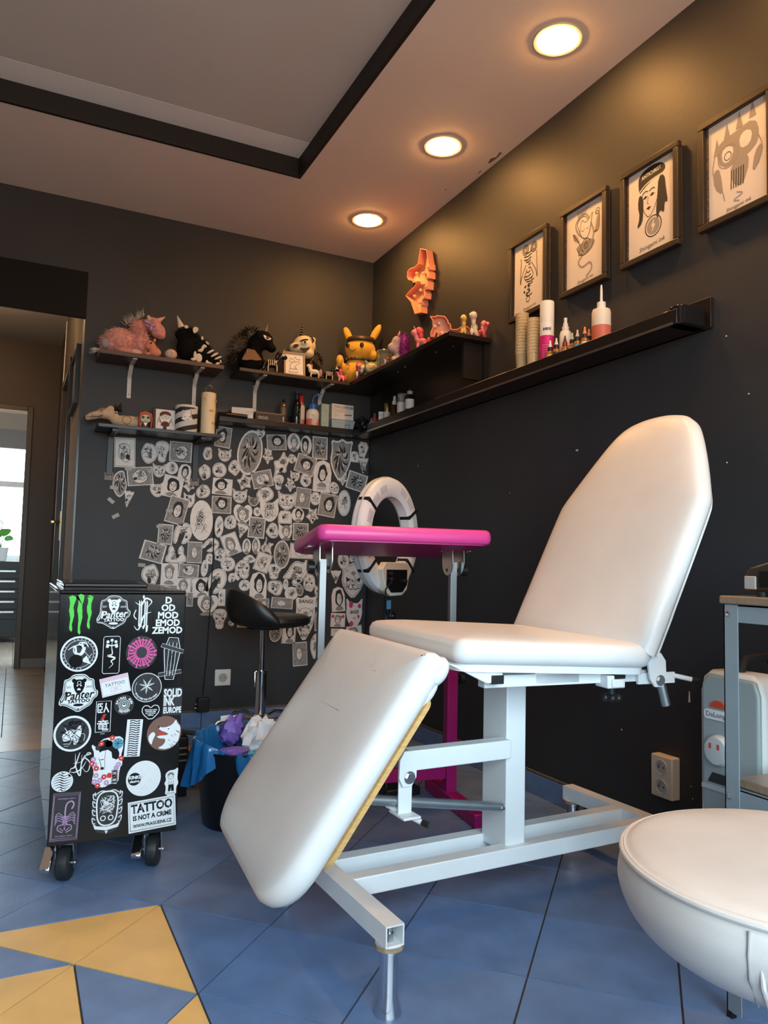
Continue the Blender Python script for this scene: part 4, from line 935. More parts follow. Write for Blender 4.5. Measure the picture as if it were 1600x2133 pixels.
t = lathe_thing('wash_bottle', 'squeeze wash bottle with blue cap and blue bent spout', 'bottle', (1.432, 3.866, LZ), [('bottle', [(.034, 0), (.036, .003), (.036, .085), (.033, .100), (.024, .110), (.020, .113)], M_MILKY), ('liquid', [(.0363, .004), (.0363, .055)], M_REDLIQ), ('blue_cap', [(.0245, .112), (.0245, .132), (.021, .140), (.012, .143)], mat('blue_cap', (.02, .12, .40), .35))])
obj('blue_spout', MB().tube([(.0, 0, .14), (.0, 0, .165), (.006, -.002, .185), (.022, -.008, .196), (.045, -.016, .199)], .0035, 8), mat('blue_spout', (.03, .16, .45), .35), t)
ink_ = MB(); 
for k in range(6):
    pts = [(.0368*math.cos(R(-90)+q*.1+rg.uniform(-.1, .1)), .0368*math.sin(R(-90)+q*.1), .012+.07*rg.random()) for q in range(-4, 6)]
    ink_.tube(pts, .0011, 5)
obj('white_scribble', ink_, M_CARTW, t, kind='stuff')
t = carton('glove_box', 'white and red glove carton standing on top of a blue tray box', 'box', (1.600, 3.880, LZ+.068), (.130, .085, .085), M_CARTW, 0)
printed(t, [('TOP-COMFORT', .0185, -.056, .068)], 0, 0, 1, -.0432, M_INK)
printed(t, [('General Examen', .0095, -.056, .054), ('und Allergiewesen', .0095, -.056, .043), ('mmmmm', .006, -.056, .031), ('mmmmmmmm', .006, -.056, .023), ('mmmm', .006, -.056, .015)], 0, 0, 1, -.0432, mat('brown_red_print', (.30, .10, .06), .5))
obj('red_stripe', MB().box((.034, -.0432, .026), (.045, .0006, .007), M=Matrix.Rotation(R(-3), 4, 'Y')), mat('red_print', (.55, .05, .04), .5), t)
obj('cross_emblem', MB().box((.052, -.0432, .068), (.012, .0006, .012)), M_INK, t)
obj('cross_inner', MB().box((.052, -.0437, .068), (.009, .0004, .0035)).box((.052, -.0437, .068), (.0035, .0004, .009)), M_CARTW, t)
t = thing('blue_tray_box', 'pale blue tapered tray box under the glove carton', 'box', (1.600, 3.880, LZ))
obj('tray', MB().prism([(-.062, 0), (.058, 0), (.076, .066), (-.066, .066)], -.045, .045), mat('pale_blue_card', (.30, .38, .43), .5), t, bevel=.0015)
ln = MB()
for a, b in [((.012, .040), (.045, .040)), ((.018, .040), (.010, .005)), ((.040, .040), (.034, .005)), ((.034, .005), (.024, .006))]: ln.tube([(a[0], -.0458, a[1]), (b[0], -.0458, b[1])], .0010, 5)
obj('pen_marks', ln, M_INK, t)
t = carton('green_carton', 'tall pale green carton beside the wash bottle', 'box', (1.500, 3.884, LZ), (.045, .07, .148), mat('pale_green_card', (.34, .42, .36), .6))
printed(t, [('mmmm', .009, -.018, .11), ('mmm', .009, -.018, .04)], 0, 0, 1, -.0356, mat('green_text', (.1, .2, .15), .6))

# ---------------- items on the low left shelf (z 1.484)
Z3 = 1.484
def blob(name, parts, vox, m, parent=None, loc=(0, 0, 0), rot=(0, 0, 0), smooth_it=6, disp=0, label=None, cat=None):
    mb = MB()
    for c, r, *ro in parts: mb.ell(c, r, 16, 11, rot=ro[0] if ro else None)
    o = obj(name, mb, m, parent, loc, rot)
    md = o.modifiers.new('merge', 'REMESH'); md.mode = 'VOXEL'; md.voxel_size = vox; md.use_smooth_shade = True
    sm = o.modifiers.new('smooth', 'SMOOTH'); sm.factor = .5; sm.iterations = smooth_it
    if disp:
        tx_ = bpy.data.textures.get('fur') or bpy.data.textures.new('fur', 'CLOUDS'); tx_.noise_scale = .012
        dm = o.modifiers.new('fur', 'DISPLACE'); dm.texture = tx_; dm.strength = disp; dm.mid_level = .5
    tag(o, label, cat)
    return o
def hair(name, roots, L, w, m, parent, seed=1, spread=.5, grav=.3, loc=(0, 0, 0)):
    rg = random.Random(seed); mb = MB()
    for (p, d) in roots:
        p = Vector(p); d = Vector(d).normalized()
        d = (d+Vector((rg.uniform(-1, 1), rg.uniform(-1, 1), rg.uniform(-1, 1)))*spread).normalized()
        l = L*rg.uniform(.6, 1.2); s = d.orthogonal().normalized()*w; u_ = d.cross(s).normalized()*w
        a = p; b = p+d*l*.55+Vector((0, 0, -grav*l*.12)); c = p+d*l+Vector((0, 0, -grav*l*.45))
        vs = [a+s, a-s*.5+u_, a-s*.5-u_, b+s*.7, b-s*.35+u_*.7, b-s*.35-u_*.7, c]
        mb.add(vs, [(0, 1, 4, 3), (1, 2, 5, 4), (2, 0, 3, 5), (3, 4, 6), (4, 5, 6), (5, 3, 6)])
    return obj(name, mb, m, parent, loc=loc, kind='stuff')
M_EYEW = mat('eye_white', (.8, .78, .75), .3)
M_EYEB = mat('eye_black', (.01, .01, .01), .15)
# bone-coloured dog toy
M_BONE = mat('bone_plush', (.50, .36, .24), .75, var=.12, vscale=40, bump=.15, bscale=90)
dg = thing('dog_toy', 'stitched beige dog toy lying on the black shelf, snout to the left', 'toy', (.465, 3.835, Z3))
bd_ = blob('body', [((.0, 0, .032), (.085, .034, .032)), ((-.075, 0, .055), (.030, .026, .028)), ((.06, 0, .036), (.035, .036, .036)), ((-.110, 0, .062), (.038, .030, .028)), ((-.150, 0, .050), (.048, .024, .020), (0, R(-18), 0)), ((-.182, 0, .034), (.018, .016, .013)), ((-.085, -.022, .086), (.020, .006, .016)), ((-.085, .022, .086), (.020, .006, .016))], .005, M_BONE, dg)
st_ = MB(); 
st_.tube([(-.190, -.014, .034), (-.165, -.024, .038), (-.140, -.028, .040), (-.118, -.030, .048)], .0012, 5)
for k in range(6): st_.tube([(-.170+k*.009, -.0255, .035+k*.001), (-.168+k*.009, -.027, .045+k*.001)], .0010, 5)
st_.torus((0, 0, 0), .020, .001, 20, 5, M=Matrix.Translation((-.01, -.0345, .036)) @ Matrix.Rotation(R(90), 4, 'X'))
obj('stitching', st_, M_INK, dg, kind='stuff')
obj('nose', MB().ell((-.198, 0, .034), (.006, .009, .006), 10, 7), M_INK, dg)
obj('brow_marks', MB().tube([(-.135, -.027, .072), (-.120, -.029, .080), (-.108, -.029, .078)], .0013, 5).tube([(-.130, -.028, .066), (-.118, -.030, .072)], .0011, 5), M_INK, dg)
obj('collar_stud', MB().ell((-.058, -.028, .070), (.007, .007, .007), 10, 7), M_STEEL, dg)
obj('fur_tuft', MB().cyl((-.045, .005, .085), (-.035, .01, .125), .016, 8, r1=.001).cyl((-.06, .008, .085), (-.058, .01, .115), .012, 8, r1=.001), M_BLACKM, dg)
# red-haired figurine
fg = thing('figurine', 'small big-headed figurine with long red hair and grey-green face', 'figurine', (.540, 3.800, Z3))
obj('head', MB().prism(smoothpoly(rrect(-.024, .024, .030, .072, .012, 3), 1), -.018, .016), mat('pale_green_skin', (.45, .44, .33), .5), fg, bevel=.006, seg=3)
M_REDH = mat('red_hair', (.42, .055, .015), .5, bump=.2, bscale=80)
obj('hair', MB().prism([(-.030, .004), (-.033, .05), (-.028, .076), (0, .086), (.028, .076), (.033, .05), (.030, .004), (.022, .004), (.025, .055), (.012, .068), (-.012, .068), (-.025, .055), (-.022, .004)], -.020, .022), M_REDH, fg, bevel=.003)
for x in (-.012, .012): obj('eye', MB().ell((x, -.0185, .054), (.0065, .002, .0065), 12, 8), M_EYEB, fg)
obj('body', MB().lathe([(.016, 0), (.017, .012), (.011, .034)], 14), mat('dark_dress', (.10, .06, .05), .6), fg)
obj('collar', MB().prism([(-.010, .028), (0, .012), (.010, .028)], -.018, -.015), M_EYEW, fg)
obj('mouth', MB().tube([(-.007, -.0187, .040), (0, -.0187, .038), (.007, -.0187, .040)], .0007, 5), M_INK, fg)
# ================================================================ TOYS AND PICTURES
class Z:     # maps sketch units (x right, y down) about a base point to local metres
    def __init__(s, ox, oy, k): s.ox, s.oy, s.k = ox, oy, k
    def p(s, x, y, d=0.0): return ((x-s.ox)*s.k, d, (s.oy-y)*s.k)
    def e(s, x, y, rx, ry, d=0.0, rd=None, rot=None):
        rd = rd if rd is not None else (rx+ry)/2*s.k*.8
        c = (s.p(x, y, d), (rx*s.k, rd, ry*s.k)); return c+((0, R(rot), 0),) if rot is not None else c
def surf_roots(parts, n, seed):
    rg = random.Random(seed); out = []
    for _ in range(n):
        c, r = rg.choice(parts)[:2]
        v = Vector((rg.gauss(0, 1), -abs(rg.gauss(0, 1)), rg.gauss(.2, 1))).normalized()
        out.append((Vector(c)+Vector((v.x*r[0], v.y*r[1], v.z*r[2]))*.97, Vector((v.x/r[0], v.y/r[1], v.z/r[2])).normalized()))
    return out
def cone(p0, p1, r, n=12): return MB().cyl(p0, p1, r, n, r1=.0008)
Z1 = 1.838
M_PKF = mat('pink_fur', (.62, .27, .23), .9, var=.25, vscale=50, bump=.6, bscale=140, sheen=.4)
M_PKL = mat('light_pink_fur', (.70, .40, .32), .9, var=.12, vscale=40, bump=.4, bscale=140)
M_BKF = mat('black_fur', (.007, .0065, .0065), .95, spec=.1, bump=.5, bscale=130)
M_BNW = mat('cream_felt', (.66, .58, .46), .85)
M_LILAC = mat('lilac_satin', (.36, .25, .45), .4)
# big pink fluffy unicorn
z = Z(450, 690, .00038)
t = thing('plush_unicorn', 'large fluffy pink plush unicorn with lilac bow on the brown shelf', 'plush toy', (.455, 3.845, Z1))
bp_ = [z.e(330, 490, 210, 165, 0, .066), z.e(190, 560, 105, 110, 0, .055), z.e(590, 480, 105, 190, 0, .058), z.e(550, 290, 95, 110, 0, .042)]
hd_ = [z.e(730, 220, 105, 95, -.01, .044), z.e(800, 300, 92, 95, -.012, .040), z.e(840, 340, 55, 60, -.012, .030)]
bo = blob('body', bp_+hd_+[z.e(450, 655, 150, 40, -.035, .030)], .006, M_PKF, t, disp=.010)
hair('fur', surf_roots(bp_, 700, 3), .020, .0011, M_PKF, t, 3, .5, .6)
obj('horn', cone(z.p(790, 160, -.012), z.p(885, 88, -.014), .014), M_PKL, t)
obj('ear', MB().ell(z.p(675, 170, -.035), (.011, .008, .020), 12, 8, rot=(0, R(-25), 0)), M_PKL, t)
obj('hoof', MB().ell(z.p(520, 655, -.060), (.030, .020, .018), 14, 9), M_PKL, t)
bw = MB()
for (x, y, rx, ry, ro) in [(640, 225, 42, 24, 25), (720, 255, 45, 24, -5), (692, 300, 22, 34, 0), (640, 275, 24, 14, 30)]: bw.ell(z.p(x, y, -.052), (rx*z.k, .006, ry*z.k), 12, 8, rot=(0, R(ro), 0))
obj('bow', bw, M_LILAC, t)
hair('mane', [(z.p(400+k*4.6, 265-k*3.2, random.Random(k).uniform(-.02, .02)), (-.35, -.1, 1)) for k in range(50)], .045, .0012, mat('white_hair', (.7, .62, .55), .7), t, 8, .45, .2)
hair('tail', [(z.p(95, 640, random.Random(k).uniform(-.02, .02)), (-1, -.4, -.1)) for k in range(40)], .05, .0012, mat('white_hair', (.7, .62, .55), .7), t, 9, .4, .4)
obj('grey_patch', MB().ell(z.p(150, 575, -.045), (.022, .016, .026), 12, 8), mat('grey_fur', (.30, .27, .28), .9, bump=.5, bscale=140), t)
# small coral pony
t = thing('toy_pony', 'small coral pink toy pony sitting in front of the fluffy unicorn', 'toy', (.560, 3.766, Z1))
z2_ = Z(790, 715, .00038); M_COR = mat('coral_plush', (.62, .22, .14), .7, bump=.2, bscale=100)
blob('body', [z2_.e(810, 655, 80, 62), z2_.e(775, 590, 42, 70), z2_.e(740, 560, 52, 50), z2_.e(715, 590, 36, 36), z2_.e(715, 690, 40, 25)], .004, M_COR, t)
obj('eye', MB().ell(z2_.p(747, 556, -.021), (.0045, .003, .0045), 10, 7), M_EYEB, t)
obj('ear', MB().ell(z2_.p(795, 505, -.008), (.007, .004, .009), 10, 7), M_COR, t)
hair('mane', [(z2_.p(740+k*3, 515+k*2.6, 0), (.2, -.3, 1)) for k in range(36)], .012, .0008, M_PKL, t, 4, .6, .2)
t = thing('toy_ball', 'cream toy ball with a purple star between the plush toys', 'ball', (.645, 3.775, Z1))
obj('ball', MB().ell((0, 0, .026), (.030, .028, .026), 20, 14), mat('cream_pink', (.62, .42, .30), .5), t)
obj('star', MB().prism([((.009 if k % 2 == 0 else .004)*math.cos(PI/2+k*PI/5), .026+(.009 if k % 2 == 0 else .004)*math.sin(PI/2+k*PI/5)) for k in range(10)], -.0295, -.027), M_LILAC, t)
obj('gold_bead', MB().ell((.017, -.023, .032), (.004, .003, .005), 8, 6), M_BRASS, t)
# black skeleton unicorn
t = thing('plush_unicorn', 'black plush unicorn printed with white bones beside the pink one', 'plush toy', (.790, 3.840, Z1))
z = Z(1200, 790, .00038)
bp_ = [z.e(1200, 600, 190, 190, 0, .06), z.e(1370, 690, 150, 110, 0, .055), z.e(1080, 400, 110, 120, 0, .05), z.e(980, 400, 95, 80, -.01, .04), z.e(1040, 560, 130, 180, -.01, .05)]
blob('body', bp_, .006, M_BKF, t, disp=.006)
hair('fur', surf_roots(bp_, 350, 5)+[(z.p(1180+k*3.4, 330+k*5, .02), (.5, 0, 1)) for k in range(70)], .024, .0011, M_BKF, t, 5, .5, .5)
obj('horn', cone(z.p(960, 310, -.02), z.p(898, 155, -.02), .018), M_BNW, t)
obj('ear', MB().prism(smoothpoly([z.p(1085, 330)[::2], z.p(1120, 295)[::2], z.p(1165, 310)[::2], z.p(1160, 350)[::2], z.p(1110, 400)[::2]], 1), -.058, -.050), M_BNW, t)
bones = [[(1000, 325, 28, 24, 0)], [(1215, 445, 18, 26, 0)], [(1225, 580, 20, 60, -20), (1250, 548, 30, 20, 0), (1200, 610, 40, 20, 20)], [(1180, 715, 45, 60, 0), (1130, 690, 22, 60, 0)], [(1110, 745, 35, 20, 0)],
         [(1335, 605, 55, 16, 35)], [(1390, 640, 60, 16, 35)], [(1440, 675, 55, 15, 30)], [(1330, 770, 60, 22, -15), (1290, 760, 20, 30, 0)], [(1435, 755, 34, 18, 30), (1420, 790, 20, 20, 0), (1475, 720, 12, 26, 20)], [(1285, 500, 30, 14, -40)]]
for k, b in enumerate(bones):
    g = MB()
    for (x, y, rx, ry, ro) in b: g.ell(z.p(x, y, -.064 if x < 1300 else -.058), (rx*z.k, .005, ry*z.k), 12, 8, rot=(0, R(ro*-1), 0))
    obj('bone_patch', g, M_BNW, t)
# black unicorn with angry eye
Z2 = 1.840
t = thing('plush_unicorn', 'black plush unicorn with an angry white eye on the dark shelf', 'plush toy', (1.092, 3.835, Z2), R(-16))
z = Z(430, 790, .00054)
bp_ = [z.e(380, 660, 130, 130, 0, .055), z.e(420, 520, 80, 120, 0, .045)]
blob('body', bp_+[z.e(495, 460, 100, 95, -.01, .046), z.e(580, 535, 48, 42, -.012, .032), z.e(440, 385, 22, 34, .0, .012)], .007, M_BKF, t, disp=.004)
hair('mane', surf_roots([z.e(300, 560, 90, 150, 0, .05), z.e(380, 430, 70, 70, 0, .05), z.e(240, 690, 60, 80, 0, .04)], 500, 6), .045, .0013, M_BKF, t, 6, .5, .7)
obj('horn', cone(z.p(515, 378, -.012), z.p(538, 296, -.012), .012), mat('bronze_horn', (.20, .12, .07), .35), t)
ey = obj('eye', MB().prism(smoothpoly([z.p(492, 425)[::2], z.p(540, 450)[::2], z.p(580, 462)[::2], z.p(550, 482)[::2], z.p(512, 470)[::2]], 1), -.060, -.050), M_EYEW, t)
obj('pupil', MB().ell(z.p(540, 458, -.061), (.009, .002, .008), 12, 8), mat('red_brown_iris', (.15, .04, .03), .3), ey)
obj('wing', MB().prism([z.p(x, y)[::2] for x, y in [(300, 690), (350, 580), (420, 590), (490, 680), (440, 692), (390, 685), (340, 695)]], -.066, -.060), mat('brown_felt', (.24, .13, .06), .8), t)
# small skeleton ponies
def bone_pony(loc, rz, s, lab):
    t = thing('toy_pony', lab, 'toy', loc, rz, 'small black skeleton ponies')
    P = lambda x, y, d=0: (x*s, d*s, y*s)
    blob('body', [(P(0, .05), (.036*s, .020*s, .022*s)), (P(.034, .075), (.014*s, .014*s, .03*s), (0, R(30), 0)), (P(.052, .098), (.022*s, .016*s, .018*s)), (P(.070, .090), (.014*s, .012*s, .012*s))]+[(P(x, .022, d), (.010*s, .009*s, .026*s)) for x in (-.024, .024) for d in (-.010, .010)], .0042*s, M_BLACKG, t)
    for k in range(5): obj('rib', MB().tube([P(-.022+k*.011, .070, -.008), P(-.024+k*.011, .056, -.0205), P(-.022+k*.011, .038, -.0185)], .0022*s, 6), M_BNW, t)
    for x in (-.024, .024): obj('leg_bone', MB().cyl(P(x, .004, -.0195), P(x, .036, -.0195), .0032*s, 8), M_BNW, t)
    obj('skull_mark', MB().ell(P(.058, .100, -.015), (.010*s, .003*s, .007*s), 10, 7), M_BNW, t)
    obj('mane', MB().ell(P(.030, .100, 0), (.012*s, .010*s, .028*s), 12, 8, rot=(0, R(25), 0)), M_BLACKG, t)
    obj('tail', MB().ell(P(-.044, .040, 0), (.012*s, .010*s, .034*s), 12, 8, rot=(0, R(15), 0)), M_BLACKG, t)
    obj('horn', cone(P(.056, .112), P(.066, .140), .004*s), mat('gold_horn', (.60, .42, .16), .3), t)
bone_pony((1.165, 3.772, Z2), R(-12), .95, 'small black skeleton pony with gold horn left of the framed sketch')
bone_pony((1.492, 3.886, Z2), R(165), .90, 'small black skeleton pony behind the white unicorn figure')
bone_pony((1.490, 3.785, Z2), R(-10), .72, 'smallest black skeleton pony, next to the yellow plush')
# framed sketch on the shelf
t = thing('framed_sketch', 'small tan framed line sketch leaning on the dark shelf', 'picture', (1.290, 3.775, Z2+.001), R(-6))
FT = Matrix.Rotation(R(-9), 4, 'X')
obj('frame', MB().box((0, 0, .004), (.115, .012, .010), M=FT).box((0, 0, .128), (.115, .012, .010), M=FT).box((-.053, 0, .066), (.010, .012, .124), M=FT).box((.053, 0, .066), (.010, .012, .124), M=FT), mat('tan_wood_frame', (.30, .22, .15), .5), t, bevel=.001)
obj('paper', MB().box((0, .001, .066), (.098, .004, .116), M=FT), M_PAPER, t)
sk = MB()
for pts in [[(-.03, .02), (.02, .02), (.014, .038), (-.024, .038), (-.03, .02)], [(-.02, .038), (-.026, .06), (-.012, .075), (.006, .078), (.026, .086), (.030, .075), (.012, .064), (.002, .05), (.012, .038)], [(-.012, .075), (-.030, .085), (-.022, .098), (-.008, .092), (.004, .108), (.014, .094), (.030, .098), (.026, .086)], [(-.004, .085), (.004, .088), (.0, .082)]]:
    sk.tube([FT @ Vector((x, -.0018, y)) for x, y in pts], .0009, 5)
obj('ink_drawing', sk, M_INK, t, kind='stuff')
# skull-faced unicorn
t = thing('plush_unicorn', 'black plush unicorn with a white skull face and spiral horn', 'plush toy', (1.385, 3.865, Z2), R(-18))
z = Z(980, 860, .00054)
M_SKULLW = mat('skull_plush', (.68, .58, .42), .7, bump=.1, bscale=80)
blob('body', [z.e(1000, 740, 110, 120, 0, .045)], .007, M_BKF, t, disp=.004)
hd = blob('head', [z.e(955, 490, 120, 105, 0, .055), z.e(870, 530, 75, 55, -.02, .038), z.e(990, 575, 70, 55, -.005, .045), z.e(1045, 425, 30, 32, 0, .018)], .006, M_SKULLW, t)
obj('horn', MB().cyl(z.p(925, 390, -.005), z.p(925, 262, -.005), .0095, 12, r1=.001), M_BLACKG, t)
for k in range(4): obj('horn_band', MB().torus((0, 0, 0), .0085-.0018*k, .0012, 16, 6, M=Matrix.Translation(z.p(925, 372-k*28, -.005)) @ Matrix.Rotation(R(18), 4, 'Y')), mat('silver_thread', (.5, .48, .44), .4), t)
def patch(name, pts, d, m, par): return obj(name, MB().prism(smoothpoly([z.p(x, y)[::2] for x, y in pts], 1), d-.005, d), m, par)
patch('brow', [(905, 475), (940, 455), (985, 450), (1000, 460), (950, 470), (915, 485)], -.060, M_INK, hd)
ey = obj('eye', MB().ell(z.p(955, 487, -.056), (.017, .006, .011), 14, 9), M_EYEW, hd)
obj('pupil', MB().ell(z.p(960, 487, -.0615), (.007, .002, .007), 10, 7), M_EYEB, hd)
patch('nostril', [(840, 525), (875, 505), (905, 520), (880, 545), (845, 550)], -.060, M_INK, hd)
patch('jaw_mark', [(910, 545), (960, 550), (1015, 530), (1000, 560), (950, 600), (940, 570), (915, 560)], -.062, M_INK, hd)
patch('ear_mark', [(1005, 410), (1025, 405), (1060, 450), (1040, 480), (1030, 440)], -.040, M_INK, hd)
hair('mane', surf_roots([z.e(1080, 660, 50, 110, .02, .03)], 160, 7), .024, .0013, M_BKF, t, 7, .5, .6)
# small white unicorn figure
t = thing('toy_unicorn', 'small white unicorn figure with golden horn on the dark shelf', 'toy', (1.400, 3.772, Z2), R(-15))
z = Z(990, 865, .00052)
blob('body', [z.e(990, 795, 52, 28, 0, .014), z.e(945, 765, 20, 45, 0, .010), z.e(930, 735, 26, 20, 0, .009)]+[z.e(x, 835, 9, 34, d, .005) for x in (955, 1035) for d in (-.007, .007)], .0032, mat('ivory_toy', (.70, .60, .48), .5), t)
obj('horn', cone(z.p(940, 715), z.p(975, 655), .0035), M_BRASS, t)
obj('tail', MB().ell(z.p(1055, 805), (.010, .007, .022), 10, 7), mat('mauve_hair', (.35, .2, .2), .6), t)
obj('mane', MB().ell(z.p(962, 745), (.006, .006, .018), 10, 7), mat('mauve_hair', (.35, .2, .2), .6), t)
# yellow plush (plain stand-in)
t = thing('plush_toy', 'big yellow plush toy with tall ears, dark headband and studded collar', 'plush toy', (1.672, 3.800, 1.8435), R(-24))
z = Z(320, 1215, .00060)
M_YLF = mat('yellow_plush', (.68, .38, .035), .75, bump=.2, bscale=120, sheen=.3)
blob('body', [z.e(290, 1100, 135, 115, 0, .068), z.e(330, 880, 145, 118, 0, .072), z.e(300, 985, 90, 60, 0, .05), z.e(145, 1000, 38, 62, -.02, .024), z.e(455, 940, 42, 48, -.02, .024), z.e(215, 745, 38, 95, .01, .018, -22), z.e(470, 715, 38, 105, .01, .018, 27)], .007, M_YLF, t)
hb = MB()
for k in range(13):
    a = R(200)+R(140)*k/12
    hb.box((.0895*math.cos(a), .074*math.sin(a)*1.0, z.p(0, 805)[2]+.004*math.cos(a*3)), (.03, .022, .024), rz=a+PI/2)
ho = obj('headband', MB().lathe([(.0790, -.012), (.0765, .014)], 36, M=Matrix.Translation(z.p(335, 800, -.002)) @ Matrix.Diagonal((1, .87, 1, 1)), cap=False), mat('dark_leather', (.05, .03, .02), .4), t)
so_ = ho.modifiers.new('thick', 'SOLIDIFY'); so_.thickness = .004
co = obj('collar', MB().torus((0, 0, 0), .064, .008, 36, 8, M=Matrix.Translation(z.p(305, 985, 0)) @ Matrix.Diagonal((1, .85, 1, 1))), mat('dark_leather', (.05, .03, .02), .4), t)
for k in range(7):
    a = R(215)+R(110)*k/6; P0 = Vector(z.p(305, 985, 0)); obj('stud', MB().ell(P0+Vector((.072*math.cos(a), .062*math.sin(a), 0)), (.004, .004, .004), 8, 6), M_STEEL, co)
obj('smile', MB().tube([z.p(230, 905, -.066), z.p(258, 930, -.072), z.p(290, 910, -.073)], .002, 6), M_INK, t)
for x, d in ((215, -.055), (345, -.074)): obj('eye', MB().ell(z.p(x, 868, d), (.011, .005, .014), 12, 8), M_EYEB, t)
obj('stitch_cross', MB().tube([z.p(205, 1060, -.064), z.p(235, 1030, -.066)], .002, 5).tube([z.p(205, 1035, -.064), z.p(238, 1062, -.067)], .002, 5), M_INK, t)
chn = MB()
for k in range(16): chn.torus((0, 0, 0), .0035, .001, 10, 5, M=Matrix.Translation(z.p(165-k*1.5+k*k*.12, 1010+k*10, -.052)) @ Matrix.Rotation(k*1.57, 4, 'Z'))
obj('chain', chn, M_STEEL, t, kind='stuff')
# round teal and cream plush
t = thing('plush_toy', 'small round teal and cream plush leaning on the yellow one', 'plush toy', (1.640, 3.560, 1.843), R(-26))
blob('body', [((0, 0, .036), (.040, .034, .036)), ((-.030, 0, .070), (.010, .010, .012)), ((.030, 0, .070), (.010, .010, .012))], .005, mat('teal_plush', (.13, .24, .19), .8, bump=.2, bscale=100), t)
fc = obj('face', MB().ell((0, -.018, .034), (.032, .022, .026), 16, 10), mat('cream_plush', (.62, .50, .30), .8), t)
for x in (-.013, .013): obj('closed_eye', MB().tube([(x-.006, -.0405, .040), (x, -.0412, .0425), (x+.006, -.0405, .040)], .001, 5), M_INK, fc)
obj('mouth', MB().tube([(-.010, -.0408, .030), (0, -.0412, .028), (.010, -.0408, .030)], .001, 5), M_INK, fc)
# small red toys in front
def mini_pony(loc, rz, s, body, mane, lab):
    t = thing('toy_pony', lab, 'toy', loc, rz, 'tiny pony toys')
    blob('body', [((0, 0, .030*s), (.022*s, .013*s, .014*s)), ((.020*s, 0, .048*s), (.010*s, .009*s, .018*s)), ((.026*s, 0, .064*s), (.017*s, .014*s, .014*s))]+[((x*s, d*s, .012*s), (.007*s, .006*s, .014*s)) for x in (-.014, .014) for d in (-.007, .007)], .003*s, body, t)
    obj('mane', MB().ell((.010*s, 0, .068*s), (.016*s, .014*s, .018*s), 12, 8).ell((.004*s, 0, .050*s), (.010*s, .011*s, .018*s), 12, 8), mane, t)
    obj('tail', MB().ell((-.026*s, 0, .026*s), (.008*s, .008*s, .020*s), 10, 7), mane, t)
    obj('eye', MB().ell((.036*s, -.010*s, .065*s), (.004*s, .003*s, .005*s), 8, 6), M_EYEW, t)
    return t
M_HPK = mat('hot_pink_toy', (.62, .06, .12), .4); M_PNK = mat('pink_toy', (.70, .22, .26), .4); M_BLT = mat('black_toy', (.02, .02, .025), .3)
mini_pony((1.560, 3.775, 1.843), R(150), .85, M_PNK, M_HPK, 'tiny pink pony with hot pink mane at the foot of the yellow plush')
mini_pony((1.622, 3.650, 1.843), R(-20), .85, M_BLT, M_CARTW, 'tiny black and white pony at the foot of the yellow plush')
mini_pony((1.628, 3.705, 1.843), R(-100), 1.15, M_PNK, M_HPK, 'tiny light pink pony standing before the yellow belly')
# clear jar
M_CLEAR = mat('clear_glass', (.75, .80, .70), .05, trans=.9, ior=1.3)
t = thing('glass_jar', 'clear glass jar of red and gold trinkets beside the purple-maned unicorn', 'jar', (1.655, 3.430, 1.843))
obj('jar', MB().lathe([(.036, 0), (.042, .03), (.044, .095), (.040, .10), (.041, .093), (.039, .03), (.033, .004)], 24), M_CLEAR, t)
rg = random.Random(2)
for k in range(9): obj('trinket', MB().ell((rg.uniform(-.02, .02), rg.uniform(-.02, .02), .012+.008*k*.8), (.010, .010, .008), 10, 7), M_HPK if k % 3 else M_BRASS, t)
# lavender unicorn with purple mane
t = thing('plush_unicorn', 'lavender plush unicorn with a long purple mane on the corner shelf', 'plush toy', (1.665, 3.290, 1.849), R(-27))
z = Z(710, 985, .00056)
blob('body', [z.e(700, 955, 50, 40, 0, .03), z.e(690, 860, 40, 70, 0, .03), z.e(690, 800, 50, 60, 0, .032), z.e(645, 850, 42, 42, -.006, .024)], .006, mat('lavender_plush', (.44, .34, .38), .8, bump=.2, bscale=100), t)
hair('mane', surf_roots([z.e(745, 820, 50, 95, 0, .036), z.e(760, 900, 45, 60, 0, .03)], 500, 11), .022, .0013, mat('purple_hair', (.30, .03, .32), .6), t, 11, .5, .4)
blob('mane_core', [z.e(745, 820, 48, 92, 0, .034), z.e(760, 900, 42, 58, 0, .028)], .006, mat('purple_hair', (.30, .03, .32), .6), t)
obj('horn', cone(z.p(705, 742), z.p(714, 690), .008), M_PKL, t)
obj('hoof', MB().ell(z.p(665, 960, -.02), (.014, .018, .016), 12, 8), mat('cream_plush', (.62, .50, .30), .8), t)
t = mini_pony((1.640, 3.010, 1.843), R(140), 1.25, M_PNK, M_HPK, 'pink toy unicorn with horn left of the open pink frame')
obj('horn', cone((.030, 0, .092), (.040, 0, .115), .004), M_PKL, t)
